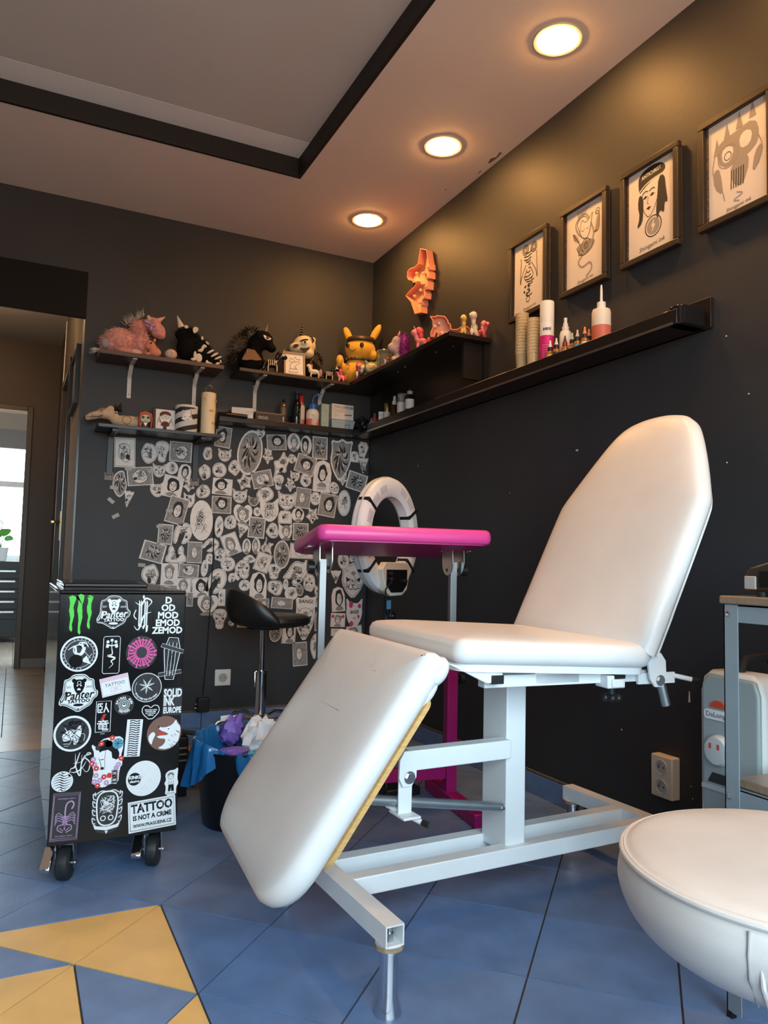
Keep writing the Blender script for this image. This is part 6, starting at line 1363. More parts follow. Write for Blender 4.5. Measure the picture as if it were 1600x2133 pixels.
# (x, z, width, height, turn, outline, style, what it shows) on the back wall
STK = [
    (0.4698, 1.3803, 0.1006, 0.1494, 2, 'rect', 'line', 'tall paper drawing of a bare torso under the low left shelf'),
    (0.5848, 1.3902, 0.0946, 0.1124, 0, 'blob', 'line', 'cut-out drawing of a bust beside the torso drawing'),
    (0.6511, 1.4005, 0.0737, 0.111, 0, 'bulb', 'line', 'light-bulb shaped cut-out drawing under the low left shelf'),
    (0.7438, 1.4062, 0.1131, 0.1037, -1, 'rect', 'line', 'landscape paper drawing with umbrella lines under the low left shelf'),
    (0.8855, 1.4089, 0.0589, 0.0902, 0, 'blob', 'line', 'small standing creature cut-out under the low shelf bracket'),
    (0.9738, 1.4092, 0.0744, 0.0743, 0, 'cat', 'cat', 'cat head cut-out below the dark portrait at the shelf end'),
    (0.9629, 1.5045, 0.084, 0.1104, -6, 'rect', 'face', 'dark portrait sheet half hidden by the end of the low shelf'),
    (0.4532, 1.2251, 0.0787, 0.1483, 4, 'blob', 'dark', 'long skeletal boot cut-out at the far left of the wall'),
    (0.4952, 1.1465, 0.0515, 0.0901, -8, 'tri', 'line', 'small rib-cage cut-out hanging at the far left'),
    (0.5485, 1.2658, 0.1262, 0.0933, 7, 'rect', 'line', 'wide sketch sheet of a dragon fight below the torso drawing'),
    (0.6396, 1.3024, 0.0689, 0.076, 0, 'cat', 'cat', 'rabbit-eared head cut-out below the bust drawing'),
    (0.7018, 1.3201, 0.0641, 0.0659, 0, 'round', 'flower', 'hexagon cut-out with a dotted flower below the bulb drawing'),
    (0.7687, 1.3004, 0.065, 0.0911, -8, 'tomb', 'face', 'arched portrait cut-out of a girl below the umbrella drawing'),
    (0.8705, 1.3103, 0.0726, 0.1016, 0, 'blob', 'line', 'two-legged creature cut-out left of the round black emblem'),
    (0.948, 1.328, 0.0753, 0.0787, 0, 'round', 'line', 'round cut-out with a dark bear head'),
    (1.0294, 1.3463, 0.0777, 0.089, 10, 'blob', 'line', 'paper long-eared bunny cut-out with curled tail on the back wall'),
    (0.6348, 1.2053, 0.0754, 0.0849, 5, 'cat', 'line', 'cut-out of a cat in a pointed hat'),
    (0.7103, 1.224, 0.1015, 0.1111, -10, 'rect', 'face', 'tilted portrait sheet of a choker-wearing girl'),
    (0.7922, 1.2318, 0.0653, 0.0654, 0, 'star', 'flower', 'splat-shaped frog cut-out beside the choker portrait'),
    (0.8674, 1.2108, 0.0771, 0.0871, 0, 'blob', 'line', 'rounded square cut-out of a turtle shell'),
    (0.9681, 1.241, 0.1062, 0.0867, -3, 'rect', 'face', 'portrait sheet of a face with parted straight hair'),
    (0.7974, 1.1595, 0.0621, 0.084, 0, 'cat', 'line', 'paper cut-out of a big-eared alien pup on the back wall'),
    (0.7379, 1.1027, 0.0974, 0.1388, -14, 'rect', 'face', 'tilted sheet of a woman seen from the side'),
    (0.865, 1.0577, 0.1188, 0.2108, 2, 'oval', 'flower', 'largest ornate oval cut-out with a face and swirls'),
    (0.967, 1.1446, 0.104, 0.0903, 0, 'rect', 'face', 'sheet of a laughing face with wild hair'),
    (0.6845, 0.9781, 0.0737, 0.103, -2, 'rect', 'dark', 'sheet of a screaming figure on a bridge, left edge of the wall art'),
    (0.7723, 0.9861, 0.098, 0.1134, 0, 'curl', 'line', 'curled tail-shaped cut-out below the sideways woman'),
    (0.9571, 1.0287, 0.0475, 0.1135, -2, 'oval', 'line', 'narrow upright oval cut-out of folded hands'),
    (1.016, 1.0551, 0.0747, 0.0857, 0, 'blob', 'line', 'paper cut-out of a tumbling child figure on the back wall'),
    (0.6284, 0.8873, 0.1167, 0.0976, -14, 'rect', 'dark', 'tilted dark sheet at the left edge above the cabinet'),
    (0.7426, 0.8789, 0.1048, 0.0919, 0, 'humps', 'line', 'two-humped ghost cut-out below the curled tail'),
    (0.8358, 0.8907, 0.0748, 0.1106, -1, 'rect', 'face', 'paper sheet of a spiky-haired grinning man on the back wall'),
    (0.9206, 0.9306, 0.0777, 0.0798, -30, 'curl', 'line', 'ear-shaped cut-out right of the spiky-haired man'),
    (1.0251, 0.9387, 0.0891, 0.114, 22, 'rect', 'face', 'tilted sheet of a woman with dripping eyes'),
    (0.9139, 0.86, 0.0385, 0.0562, 0, 'tomb', 'line', 'tiny cup-shaped cut-out on the hanging cable'),
    (0.9674, 0.8825, 0.0713, 0.0848, 0, 'blob', 'line', 'paper mushroom-shaped cut-out of a witch on the back wall'),
    (0.8901, 0.8104, 0.0373, 0.0886, -5, 'oval', 'line', 'slim leaning oval cut-out beside the cable'),
    (1.0122, 0.834, 0.0777, 0.0766, 0, 'round', 'line', 'paper round moon-face cut-out on the back wall'),
    (0.6221, 0.7761, 0.1031, 0.122, 8, 'blob', 'line', 'paper mermaid-tail cut-out just above the cabinet on the back wall'),
    (0.7131, 0.7752, 0.0851, 0.1119, -1, 'rect', 'face', 'sheet with a wide sun hat above the cabinet'),
    (0.8097, 0.7951, 0.1031, 0.0693, -4, 'rect', 'line', 'paper low sheet of a single eye on the back wall'),
    (0.9561, 0.7436, 0.1017, 0.1359, -12, 'curl', 'line', 'banana-curved cat cut-out right of the cable'),
    (1.0341, 0.7634, 0.0423, 0.0624, 0, 'blob', 'line', 'paper tiny round-glasses figure cut-out on the back wall'),
    (1.0696, 0.7828, 0.0485, 0.0713, 0, 'blob', 'line', 'small puffy cut-out above the saddle stool'),
    (0.788, 0.7119, 0.0728, 0.0919, 0, 'rect', 'face', 'sheet of a one-eyed portrait by the cabinet edge'),
    (0.8708, 0.7102, 0.0858, 0.0997, 6, 'rect', 'face', 'tilted sheet of a blurred face by the cabinet edge'),
    (0.6916, 0.7021, 0.1291, 0.0409, 0, 'rect', 'line', 'low sheet partly hidden behind the cabinet top'),
    (0.8202, 0.6499, 0.0321, 0.0736, 0, 'rect', 'dark', 'narrow dark sheet partly hidden by the cabinet corner'),
    (1.1101, 1.4344, 0.1374, 0.2483, -8, 'oval', 'dark', 'large dark oval cut-out of a fanged monster'),
    (1.1658, 1.5396, 0.0523, 0.0529, 0, 'heart', 'line', 'small paw-shaped heart under the bottle ledge'),
    (1.2564, 1.5033, 0.1113, 0.0842, 5, 'rect', 'face', 'sheet with two facing heads under the bottle ledge'),
    (1.3547, 1.5123, 0.0757, 0.1033, 0, 'oval', 'face', 'oval portrait of a boy with raised hand'),
    (1.428, 1.5019, 0.0673, 0.1115, 0, 'oval', 'face', 'paper oval portrait of a bob-haired girl on the back wall'),
    (1.5103, 1.4948, 0.0898, 0.128, 0, 'rect', 'dark', 'upright sheet of a grinning goggle-eyed face'),
    (1.6392, 1.439, 0.1392, 0.2391, -3, 'shield', 'dark', 'large ornate tiger cut-out under the ledge corner'),
    (1.7743, 1.5093, 0.0677, 0.0877, -6, 'coffin', 'line', 'coffin cut-out close to the room corner'),
    (1.78, 1.4161, 0.0697, 0.0975, 0, 'tri', 'line', 'inverted triangle bat cut-out close to the room corner'),
    (1.7241, 1.4636, 0.0523, 0.0636, -2, 'tomb', 'line', 'paper tombstone cut-out beside the coffin on the back wall'),
    (1.21, 1.4234, 0.0699, 0.0959, 0, 'star', 'cat', 'bunny with spread arms cut-out right of the fanged monster'),
    (1.2867, 1.382, 0.0989, 0.1572, -30, 'star', 'line', 'paper long winged dagger cut-out on the back wall'),
    (1.3471, 1.4207, 0.0543, 0.069, 0, 'blob', 'line', 'small girl figure cut-out below the raised-hand portrait'),
    (1.4285, 1.3931, 0.117, 0.1026, -15, 'rect', 'face', 'paper tilted sheet of an open-mouthed face on the back wall'),
    (1.3679, 1.326, 0.058, 0.0633, 0, 'cat', 'cat', 'paper small sharp-eared kitten cut-out on the back wall'),
    (1.4342, 1.308, 0.0768, 0.0865, 0, 'blob', 'line', 'paper mitten-shaped hand cut-out on the back wall'),
    (1.5304, 1.3377, 0.1053, 0.1811, -3, 'tomb', 'saint', 'paper long-haired portrait cut-out lettered SAINT on the back wall'),
    (1.6549, 1.3292, 0.0703, 0.0815, 0, 'star', 'cat', 'spiky little cat cut-out beside the tiger'),
    (1.7408, 1.3205, 0.1214, 0.1028, -14, 'rect', 'dark', 'tilted dark sheet of a clown above the ring light'),
    (1.0851, 1.2726, 0.0946, 0.0986, -20, 'star', 'line', 'paper butterfly fairy cut-out on the back wall'),
    (1.1829, 1.296, 0.1137, 0.0914, 15, 'rect', 'line', 'paper tilted sheet of crossed legs on the back wall'),
    (1.2742, 1.2856, 0.0649, 0.085, 0, 'bulb', 'line', 'paper ghost cut-out with dark eye on the back wall'),
    (1.343, 1.2762, 0.0717, 0.0873, 0, 'star', 'cat', 'paper horned imp cut-out on the back wall'),
    (1.6033, 1.2763, 0.0757, 0.0821, 0, 'blob', 'cat', 'paper piglet head cut-out on the back wall'),
    (1.2001, 1.2139, 0.1037, 0.0952, 0, 'blob', 'line', 'paper ape head cut-out on the back wall'),
    (1.0628, 1.1973, 0.084, 0.0828, 0, 'cat', 'cat', 'paper spotted fox mask cut-out on the back wall'),
    (1.1391, 1.1744, 0.0629, 0.0593, 0, 'cat', 'dark', 'paper small dark grinning cat cut-out on the back wall'),
    (1.3253, 1.1879, 0.11, 0.1093, 0, 'cat', 'cat', 'paper large wide-eared fox skull cut-out on the back wall'),
    (1.4194, 1.2075, 0.0865, 0.1133, -5, 'rect', 'face', 'paper sheet of a uniformed officer on the back wall'),
    (1.4916, 1.2089, 0.0618, 0.0753, 0, 'oval', 'cat', 'paper egg-faced creature cut-out on the back wall'),
    (1.566, 1.1759, 0.1046, 0.1292, -8, 'rect', 'face', 'tilted sheet of a jester with sharp teeth'),
    (1.6651, 1.193, 0.0804, 0.148, 0, 'oval', 'line', 'pointed oval cut-out of a dancer left of the ring light'),
    (1.0832, 1.0947, 0.1064, 0.1209, 0, 'heart', 'face', 'paper heart cut-out with a dark-haired portrait on the back wall'),
    (1.2287, 1.1295, 0.1116, 0.1329, 5, 'cat', 'flower', 'long-eared cat mask cut-out full of flowers'),
    (1.1608, 1.1177, 0.0429, 0.0506, 0, 'oval', 'line', 'tiny drop cut-out beside the dark-haired heart'),
    (1.3178, 1.0978, 0.0793, 0.0737, 0, 'tomb', 'line', 'paper house-shaped cut-out of a lantern on the back wall'),
    (1.3926, 1.1127, 0.0723, 0.08, 0, 'oval', 'face', 'paper rounded portrait of a waving boy on the back wall'),
    (1.4765, 1.1111, 0.082, 0.0977, 0, 'star', 'line', 'paper five-pointed cut-out of a spider sprite on the back wall'),
    (1.161, 1.0326, 0.0912, 0.1124, -4, 'rect', 'dark', 'paper sheet of a masked swordsman on the back wall'),
    (1.2527, 1.017, 0.0815, 0.0951, 0, 'blob', 'line', 'cut-out of a girl carrying a box'),
    (1.3223, 1.0142, 0.0828, 0.0992, 0, 'cat', 'face', 'paper cat-eared man cut-out on the back wall'),
    (1.4105, 1.0205, 0.0891, 0.0956, 0, 'rect', 'dark', 'sheet with dripping columns left of the pink tabletop'),
    (1.0808, 1.0102, 0.073, 0.0825, -15, 'tri', 'line', 'paper leaning drop cut-out of a squid on the back wall'),
    (1.1087, 0.9296, 0.0478, 0.0842, 0, 'oval', 'face', 'narrow oval portrait of a girl with bangs'),
    (1.1617, 0.934, 0.0461, 0.0863, 0, 'oval', 'face', 'narrow oval portrait of a boy in a hood'),
    (1.2239, 0.9387, 0.0809, 0.11, 0, 'bird', 'line', 'paper swooping bird cut-out on the back wall'),
    (1.306, 0.8913, 0.0916, 0.1552, 0, 'oval', 'dark', 'tall oval cut-out of a long-haired ghost lady'),
    (1.4198, 0.9139, 0.1354, 0.0842, -1, 'rect', 'line', 'wide sheet of waves under the pink tabletop'),
    (1.1278, 0.8621, 0.0736, 0.0478, 0, 'blob', 'line', 'paper cloud-shaped cut-out with a sleeping face on the back wall'),
    (1.2015, 0.8474, 0.085, 0.1013, -18, 'rect', 'line', 'paper tilted sheet of bare trees on the back wall'),
    (1.0935, 0.8126, 0.0951, 0.12, 0, 'blob', 'cat', 'paper sitting cat cut-out with curled tail on the back wall'),
    (1.4, 0.7931, 0.1771, 0.1507, 0, 'wolf', 'line', 'big snarling wolf head cut-out below the table'),
    (1.2659, 0.7992, 0.0872, 0.0836, 0, 'bulb', 'line', 'paper top-hat ghost cut-out on the back wall'),
    (1.1805, 0.7215, 0.0928, 0.1496, 0, 'tomb', 'face', 'cut-out portrait of a figure in a peaked cap above the stool'),
    (1.2774, 0.7141, 0.0988, 0.0978, 0, 'blob', 'line', 'tortoise cut-out beside the peaked cap portrait'),
    (1.1051, 0.7236, 0.062, 0.0604, 0, 'round', 'line', 'round leaf cut-out above the stool backrest'),
    (1.3684, 0.6815, 0.0773, 0.0732, 0, 'round', 'flower', 'round eyeball cut-out below the wolf jaw'),
    (1.3346, 0.7311, 0.0302, 0.062, 0, 'oval', 'line', 'thin capsule cut-out below the wolf jaw'),
    (1.4148, 0.7012, 0.0485, 0.0792, 10, 'blob', 'dark', 'paper skeleton hand cut-out on the back wall'),
    (1.4671, 0.7379, 0.073, 0.119, -5, 'blob', 'cat', 'paper tall long-snouted skull cut-out on the back wall'),
    (1.5324, 0.7725, 0.0679, 0.0877, 0, 'tri', 'dark', 'triangular devil cut-out left of the table post'),
    (1.5317, 0.6934, 0.0636, 0.0846, 0, 'cat', 'cat', 'half cat face cut-out left of the table post'),
    (1.7341, 0.7578, 0.153, 0.1991, 0, 'shield', 'cat', 'large bandaged tiger head cut-out below the ring light'),
    (1.6713, 0.8663, 0.07, 0.1007, 8, 'oval', 'line', 'oval feather cut-out right of the table post'),
    (1.7334, 0.8967, 0.052, 0.0927, -20, 'blob', 'line', 'paper claw-like cut-out under the pink tabletop on the back wall'),
    (1.6273, 0.7738, 0.0693, 0.08, 0, 'tri', 'flower', 'paper petal-shaped cut-out touching the table post on the back wall'),
    (0.9146, 0.617, 0.1139, 0.1133, 0, 'heart', 'face', 'heart cut-out with a long-fringed girl beside the cabinet'),
    (0.979, 0.5479, 0.0781, 0.1051, 0, 'bulb', 'cat', 'laughing clown in a tall hat cut-out'),
    (0.9866, 0.659, 0.0368, 0.088, 0, 'rect', 'line', 'paper narrow sheet behind the stool backrest on the back wall'),
    (1.1182, 0.5197, 0.0885, 0.0355, 0, 'rect', 'dark', 'low sheet peeking out under the stool seat'),
    (1.0394, 0.5237, 0.036, 0.0323, 0, 'blob', 'line', 'scrap of drawing under the stool backrest'),
    (1.2844, 0.4693, 0.0682, 0.0963, -5, 'oval', 'dark', 'banana-shaped cut-out beside the bald man sheet'),
    (1.3609, 0.4648, 0.0783, 0.108, -2, 'rect', 'face', 'sheet of a bald man in black'),
    (1.4522, 0.5489, 0.1259, 0.2458, -2, 'shield', 'bang', 'paper cat with pistol cut-out lettered BANG! on the back wall'),
    (1.3171, 0.6291, 0.1225, 0.0595, -4, 'rect', 'face', 'wide sheet of two long-haired sisters above the stool'),
    (1.21, 0.6263, 0.0661, 0.0552, 0, 'rect', 'face', 'small sheet of a hooded head above the stool seat'),
    (1.4291, 0.3525, 0.0832, 0.1292, 3, 'rect', 'face', 'lowest sheet of a face behind a raised hand'),
    (1.5164, 0.3941, 0.0782, 0.1613, 0, 'blob', 'line', 'thin puppet in a bow tie cut-out near the leg rest'),
    (1.5408, 0.638, 0.0415, 0.0696, 0, 'blob', 'line', 'small bean cut-out left of the table post'),
    (1.5354, 0.5326, 0.0547, 0.1146, 0, 'tomb', 'dark', 'long-coated figure cut-out left of the table post'),
    (1.6462, 0.6507, 0.0805, 0.1384, 4, 'tomb', 'face', 'cut-out of a man in a jacket seen from behind'),
    (1.7456, 0.5736, 0.1053, 0.172, 0, 'cat', 'pinkcat', 'white cat cut-out with pink ears and cheeks'),
    (1.647, 0.5342, 0.0874, 0.077, -2, 'rect', 'hearts', 'sheet of a dark-haired woman with red hearts'),
    (1.6429, 0.4662, 0.0732, 0.0416, -2, 'rect', 'line', 'small lettered slip below the red hearts sheet'),
    (1.7486, 0.4642, 0.0944, 0.0744, 6, 'rect', 'face', 'sheet of pale hair half hidden by the chair seat'),
    (1.5303, 0.6252, 0.0529, 0.0588, 0, 'blob', 'line', 'tiny howling wolf scrap left of the table post'),
    (1.6621, 0.4058, 0.0874, 0.0736, 0, 'rect', 'line', 'lowest corner sheet half hidden by the leg rest')]

rgs = random.Random(77)
for k, (x, zz, w_, h_, ro, kind, style, desc) in enumerate(STK):
    rg = random.Random(1000+k*13)
    out = shape(kind, rg); pts = [(a*w_, b*h_) for a, b in out]
    t = obj('wall_drawing', MB().prism(pts, -.0008, 0), M_PAPER, loc=(x, YB-.0006-.0009*(k % 4), zz), rot=(0, -R(ro), 0), smooth=False)
    tag(t, desc, 'drawing', 'ink drawings taped to the back wall')
    ink = Ink(.0011)
    if style == 'bang':
        draw(ink, kind, 'cat', w_, h_*.55, rg, [(a, b) for a, b in circ(16, .45)]); ink.text('BANG!', h_*.115, 0, h_*.36, 0, bold=.0004); ink.text('BANG!', h_*.11, 0, -h_*.40, 0, bold=.0004)
        for q in range(8): ink.line(wob(rg, 3, -.3*w_, .3*w_, -.36*h_, -.05*h_), w_*.02)
    elif style == 'saint':
        draw(ink, kind, 'face', w_*.9, h_*.75, rg, out); ink.text('SAINT', h_*.11, 0, -h_*.40, 0)
        for q in range(10): ink.line([(-.3*w_+q*.066*w_, .3*h_), (-.34*w_+q*.075*w_, -.2*h_)], w_*.03, 0, True)
    elif style == 'pinkcat':
        for (cx, cy_, r_) in ((-.2, .27, .16), (.30, .22, .11), (-.16, -.36, .13), (.26, -.12, .08)): ink.fill(smoothpoly([((cx+p[0]*r_*1.6*rg.uniform(.7, 1.2))*w_, (cy_+p[1]*r_*1.2*rg.uniform(.7, 1.2))*h_) for p in circ(8, .6)], 1), 3)
        for sg in (-.16, .16): ink.disc((sg*w_, .02*h_), w_*.06, 3); ink.ring((sg*w_, .02*h_), w_*.08, w_*.02, 0, 12)
        ink.line(curve([(-.08*w_, -.16*h_), (-.02*w_, -.2*h_), (0, -.14*h_), (.04*w_, -.2*h_), (.10*w_, -.16*h_)], 3), w_*.02)
    elif style == 'hearts':
        draw(ink, kind, 'face', w_*.8, h_, rg, out)
        for sg in (-.36, .33): ink.disc((sg*w_, .26*h_), h_*.12, 3)
    else: draw(ink, kind, style, w_, h_, rg, out)
    if ink.mb.f: obj('ink_drawing', ink.mb, [M_INK, M_PAPER, M_WASH, M_REDINK], t, smooth=False, kind='stuff')
M_TAPE = mat('clear_tape', (.45, .42, .36), .3, alpha=.55)
for k, (x, zz, ro) in enumerate([(.425, 1.20, 10), (.415, 1.135, 40), (.44, 1.06, -30), (.62, .90, 30), (.575, .82, 5), (.545, .715, 30), (.70, 1.10, 0), (.655, 1.02, -20), (.555, .655, 40), (1.78, 1.40, 20), (1.755, .58, -10), (.49, 1.30, 0), (.60, 1.295, 0)]):
    obj('tape_piece', MB().box((0, 0, 0), (.035, .0006, .018)), M_TAPE, parent=WBK, loc=(x, YB-.0045, zz), rot=(0, R(ro), 0))

# ---------------- framed prints on the right wall
M_FRAME = mat('dark_brown_frame', (.030, .022, .017), .4)
M_MAT = mat('mottled_mat', (.16, .13, .105), .7, var=.7, vscale=120)
def framed(yc, zc_, lab, fn, w_=.250, h_=.333):
    t = thing('framed_print', lab, 'picture', (XR-.002, yc, zc_), R(-90), 'framed tattoo prints on the right wall')
    f = .020
    g = MB()
    for (a, b, c, d) in ((-w_/2, w_/2, h_/2-f, h_/2), (-w_/2, w_/2, -h_/2, -h_/2+f), (-w_/2, -w_/2+f, -h_/2+f, h_/2-f), (w_/2-f, w_/2, -h_/2+f, h_/2-f)): g.bb(a, b, -.026, -.006, c, d)
    obj('frame', g, M_FRAME, t, bevel=.0025)
    obj('backing', MB().bb(-w_/2+.006, w_/2-.006, -.010, 0, -h_/2+.006, h_/2-.006), M_MAT, t)
    obj('paper', MB().bb(-w_/2+f+.010, w_/2-f-.004, -.0122, -.0102, -h_/2+f, h_/2-f), mat('print_paper', (.74, .70, .66), .7), t)
    ink = Ink(.0126); fn(ink); obj('ink_drawing', ink.mb, [M_INK, M_PAPER, mat('soft_pencil', (.34, .31, .28), .8)], t, smooth=False, kind='stuff')
    wr = Ink(.0126); wr.text('Shinigami ink', .021 if 'cap' in lab else .016, .005, -.122 if 'cap' in lab else -.130, 0, rot=.06, shear=.25); obj('signature', wr.mb, M_INK, t, smooth=False)
def d_stripes(ink):
    for (cx, cy_, r_) in ((-.022, .112, .020), (.032, .108, .020)):
        for q in range(3): ink.ring((cx, cy_), r_-.006*q, .003, 0, 18)
    body = curve([(.0, .10), (-.008, .07), (.006, .04), (-.006, .0), (.012, -.03), (-.004, -.055), (.004, -.085)], 5)
    for q, p in enumerate(body):
        wv = .016+.010*math.sin(q*.45)
        if q % 2: ink.line([(p[0]-wv, p[1]+.003), (p[0], p[1]-.002), (p[0]+wv, p[1]+.003)], .0045, 0)
    for sg in (-1, 1):
        ink.line(curve([(sg*.018, .05), (sg*.045, .01), (sg*.055, -.02), (sg*.05, .07), (sg*.055, .085)], 4), .003, 0)
        ink.line([(sg*.012, .03), (sg*.03, .0), (sg*.016, -.02)], .003, 0)
    for q in range(10):
        a = 2*PI*q/10; 
        if q % 2: ink.fill([(-.012+.022*math.cos(a), -.055+.024*math.sin(a)), (-.012+.022*math.cos(a+.6), -.055+.024*math.sin(a+.6)), (-.012+.012*math.cos(a+.6), -.055+.014*math.sin(a+.6)), (-.012+.012*math.cos(a), -.055+.014*math.sin(a))], 0)
    ink.ring((-.004, -.095), .011, .003, 0, 16)
def d_cat(ink):
    ink.fill(smoothpoly([(-.045, .0), (-.02, .012), (.045, .012), (.06, -.01), (.03, -.035), (-.02, -.036)], 1), 2)
    ink.fill(smoothpoly([(-.05, .03), (-.062, .065), (-.04, .05), (-.02, .01)], 1), 2)
    ink.fill(smoothpoly([(.045, .02), (.075, .028), (.08, .085), (.066, .08), (.06, .04)], 1), 2)
    ink.line(curve([(.01, .02), (-.03, .05), (-.045, .09), (-.02, .115), (.01, .11), (.03, .08), (.05, .03), (.035, -.01), (.0, -.03), (-.03, -.055), (-.01, -.08), (.03, -.075), (.04, -.10), (.01, -.122)], 6), .007, 2)
    ink.line(curve([(.014, .02), (-.02, .05), (-.036, .09), (-.014, .108), (.01, .10), (.025, .07)], 6), .002, 0)
    ink.fill(smoothpoly([(-.02, .07), (-.022, .05), (-.004, .025), (.016, .022), (.032, .045), (.036, .07), (.045, .105), (.024, .085), (.004, .082), (-.012, .095)], 1), 1)
    ink.line(curve([(-.02, .07), (-.022, .05), (-.004, .025), (.016, .022), (.032, .045), (.036, .07), (.045, .105), (.024, .085), (.004, .082), (-.012, .095), (-.02, .07)], 3), .0022, 0)
    for x in (-.006, .022): ink.line(curve([(x-.009, .058), (x, .052), (x+.009, .060)], 4), .002, 0)
    for q in range(4): ink.ring((.01, -.005), .006+.006*q, .0022, 0, 18)
    for pts in [[(-.05, .03), (-.06, .06), (-.045, .04), (-.02, .0), (-.03, -.03), (.0, -.03)], [(.05, .03), (.075, .03), (.08, .08), (.07, .10), (.062, .09)], [(-.04, .0), (-.015, -.035), (.03, -.03), (.05, .0)]]: ink.line(curve(pts, 4), .0025, 0)
    ink.ring((.07, .098), .011, .002, 0, 14)
    for q in range(7): ink.line(curve([(-.03+q*.006, .10+q*.002), (-.035+q*.008, .13), (-.04+q*.012, .138)], 3), .0016, 0)
def d_cap(ink):
    ink.fill(smoothpoly([(-.052, .10), (-.050, .125), (-.02, .142), (.03, .142), (.062, .125), (.064, .10), (.02, .098), (-.03, .078), (-.048, .066)], 1), 0)
    ink.text('ANTICHRIST', .018, .004, .118, 1, rot=.06, bold=.0003, sx=.82)
    ink.line(curve([(-.047, .074), (-.02, .088), (.02, .096), (.062, .094)], 4), .004, 1)
    ink.fill(smoothpoly([(-.048, .066), (-.055, .03), (-.045, -.01), (-.060, -.05), (-.035, -.035), (-.03, .0), (-.030, .05)], 1), 0)
    ink.fill(smoothpoly([(.035, .092), (.060, .09), (.066, .04), (.074, -.01), (.060, .0), (.058, -.04), (.042, -.02), (.03, -.05), (.024, -.02), (.030, .03)], 1), 0)
    ink.line(curve([(-.034, .06), (-.034, .02), (-.018, -.015), (-.004, -.024), (.014, -.008), (.028, .02)], 4), .002, 0)
    for x in (-.022, .008): ink.fill([(x-.010, .044), (x, .051), (x+.011, .046), (x, .041)], 0); ink.line(curve([(x-.012, .060), (x, .066), (x+.012, .062)], 3), .0028, 0)
    ink.line([(-.008, .042), (-.013, .022), (-.006, .019)], .0018, 0)
    ink.fill([(-.018, .006), (-.008, .010), (.004, .007), (-.006, -.002)], 0)
    ink.ring((.012, -.062), .034, .0035, 0, 26); ink.disc((.012, -.062), .027, 2, 22)
    ink.fill([(.016, -.040), (.002, -.062), (.010, -.064), (.004, -.086), (.022, -.058), (.014, -.057)], 1)
def d_wolf(ink):
    ink.fill(smoothpoly([(-.07, .06), (-.05, .085), (.0, .09), (.06, .10), (.078, .05), (.06, .01), (.0, .0), (-.05, .0)], 1), 2)
    ink.fill(smoothpoly([(-.05, .05), (-.03, .062), (-.005, .045), (-.02, .01), (-.045, .015)], 1), 1)
    ink.fill(smoothpoly([(.01, .065), (.03, .08), (.055, .065), (.045, .03), (.015, .03)], 1), 1)
    ink.fill(smoothpoly([(-.08, .0), (-.075, -.05), (-.045, -.08), (-.05, -.03), (-.06, .01)], 1), 2)
    ink.fill(smoothpoly([(.06, .0), (.085, .02), (.08, -.03), (.05, -.06)], 1), 2)
    for (x, y) in ((-.065, .10), (-.03, .13), (.012, .145), (.055, .155)): ink.fill([(x-.012, y-.05), (x, y), (x+.012, y-.05)], 2)
    for c in ((-.028, .03), (.028, .05)):
        ink.ring(c, .034, .0022, 2, 18); ink.ring(c, .012, .002, 0, 12)
    ink.fill(smoothpoly([(-.02, .0), (.03, .02), (.045, -.02), (.02, -.08), (-.015, -.06)], 1), 2)
    for q in range(6): ink.line([(-.016+q*.008, -.02), (-.018+q*.008, -.075)], .003, 0)
    for pts in [[(-.07, .06), (-.08, .0), (-.05, -.06), (-.04, -.10)], [(.07, .05), (.085, .0), (.06, -.05)], [(.0, -.09), (.02, -.10), (-.01, -.11), (.01, -.118)], [(-.06, .02), (-.02, .06), (.02, .03), (.07, .08)]]: ink.line(curve(pts, 4), .003, 2)
framed(2.417, 2.022, 'framed print of a striped seated figure, far left of the four', d_stripes)
framed(2.088, 2.024, 'framed print of a cat with a curled dragon tail', d_cat)
framed(1.770, 2.024, 'framed portrait print of a figure in a peaked cap', d_cap)
framed(1.444, 2.024, 'framed print of a wolf-headed creature at the right picture edge', d_wolf)

# ---------------- stickers on the rolling cabinet (parts of it)
M_SW = mat('sticker_white', (.74, .80, .84), .35); M_SK = mat('sticker_black', (.006, .006, .007), .2, spec=.3)
M_SG = mat('sticker_green', (.06, .62, .03), .4); M_SP = mat('sticker_pink', (.66, .08, .32), .4); M_SLP = mat('sticker_light_pink', (.72, .50, .62), .4)
M_SGY = mat('sticker_grey', (.032, .034, .038), .3, spec=.3); M_SPU = mat('sticker_purple', (.46, .30, .52), .4); M_SR = mat('sticker_red', (.60, .03, .03), .4); M_SBL = mat('sticker_teal', (.10, .32, .48), .4); M_SBR = mat('sticker_brown', (.18, .09, .07), .4)
SM = [M_SK, M_SW, M_SGY, M_SP, M_SG, M_SLP, M_SPU, M_SR, M_SBL, M_SBR]   # ink indices 0..9
def cpx(px, py):      # photograph position on the cabinet front -> metres on that face
    return (cbx0+(px-111-(1762-py)*.0568*.9)*0+0, 0)
CF = {}
def sticker(name, x, zz, w_, h_, base, fn, lab=None, outline=None, ro=0):
    pts = outline if outline else [(-w_/2, -h_/2), (w_/2, -h_/2), (w_/2, h_/2), (-w_/2, h_/2)]
    s = obj(name, MB().prism(pts, -.0005, 0), base, cab, loc=(x, cby0-.0003, zz), rot=(0, -R(ro), 0), smooth=False, label=lab)
    ink = Ink(.0007); fn(ink, w_, h_)
    if ink.mb.f: obj('print', ink.mb, SM, s, smooth=False)
def oc(w_, h_, n=30): return [(w_/2*math.cos(2*PI*k/n), h_/2*math.sin(2*PI*k/n)) for k in range(n)]
def claw(w_, h_):
    pts = []
    return pts
def f_none(i, w_, h_): pass
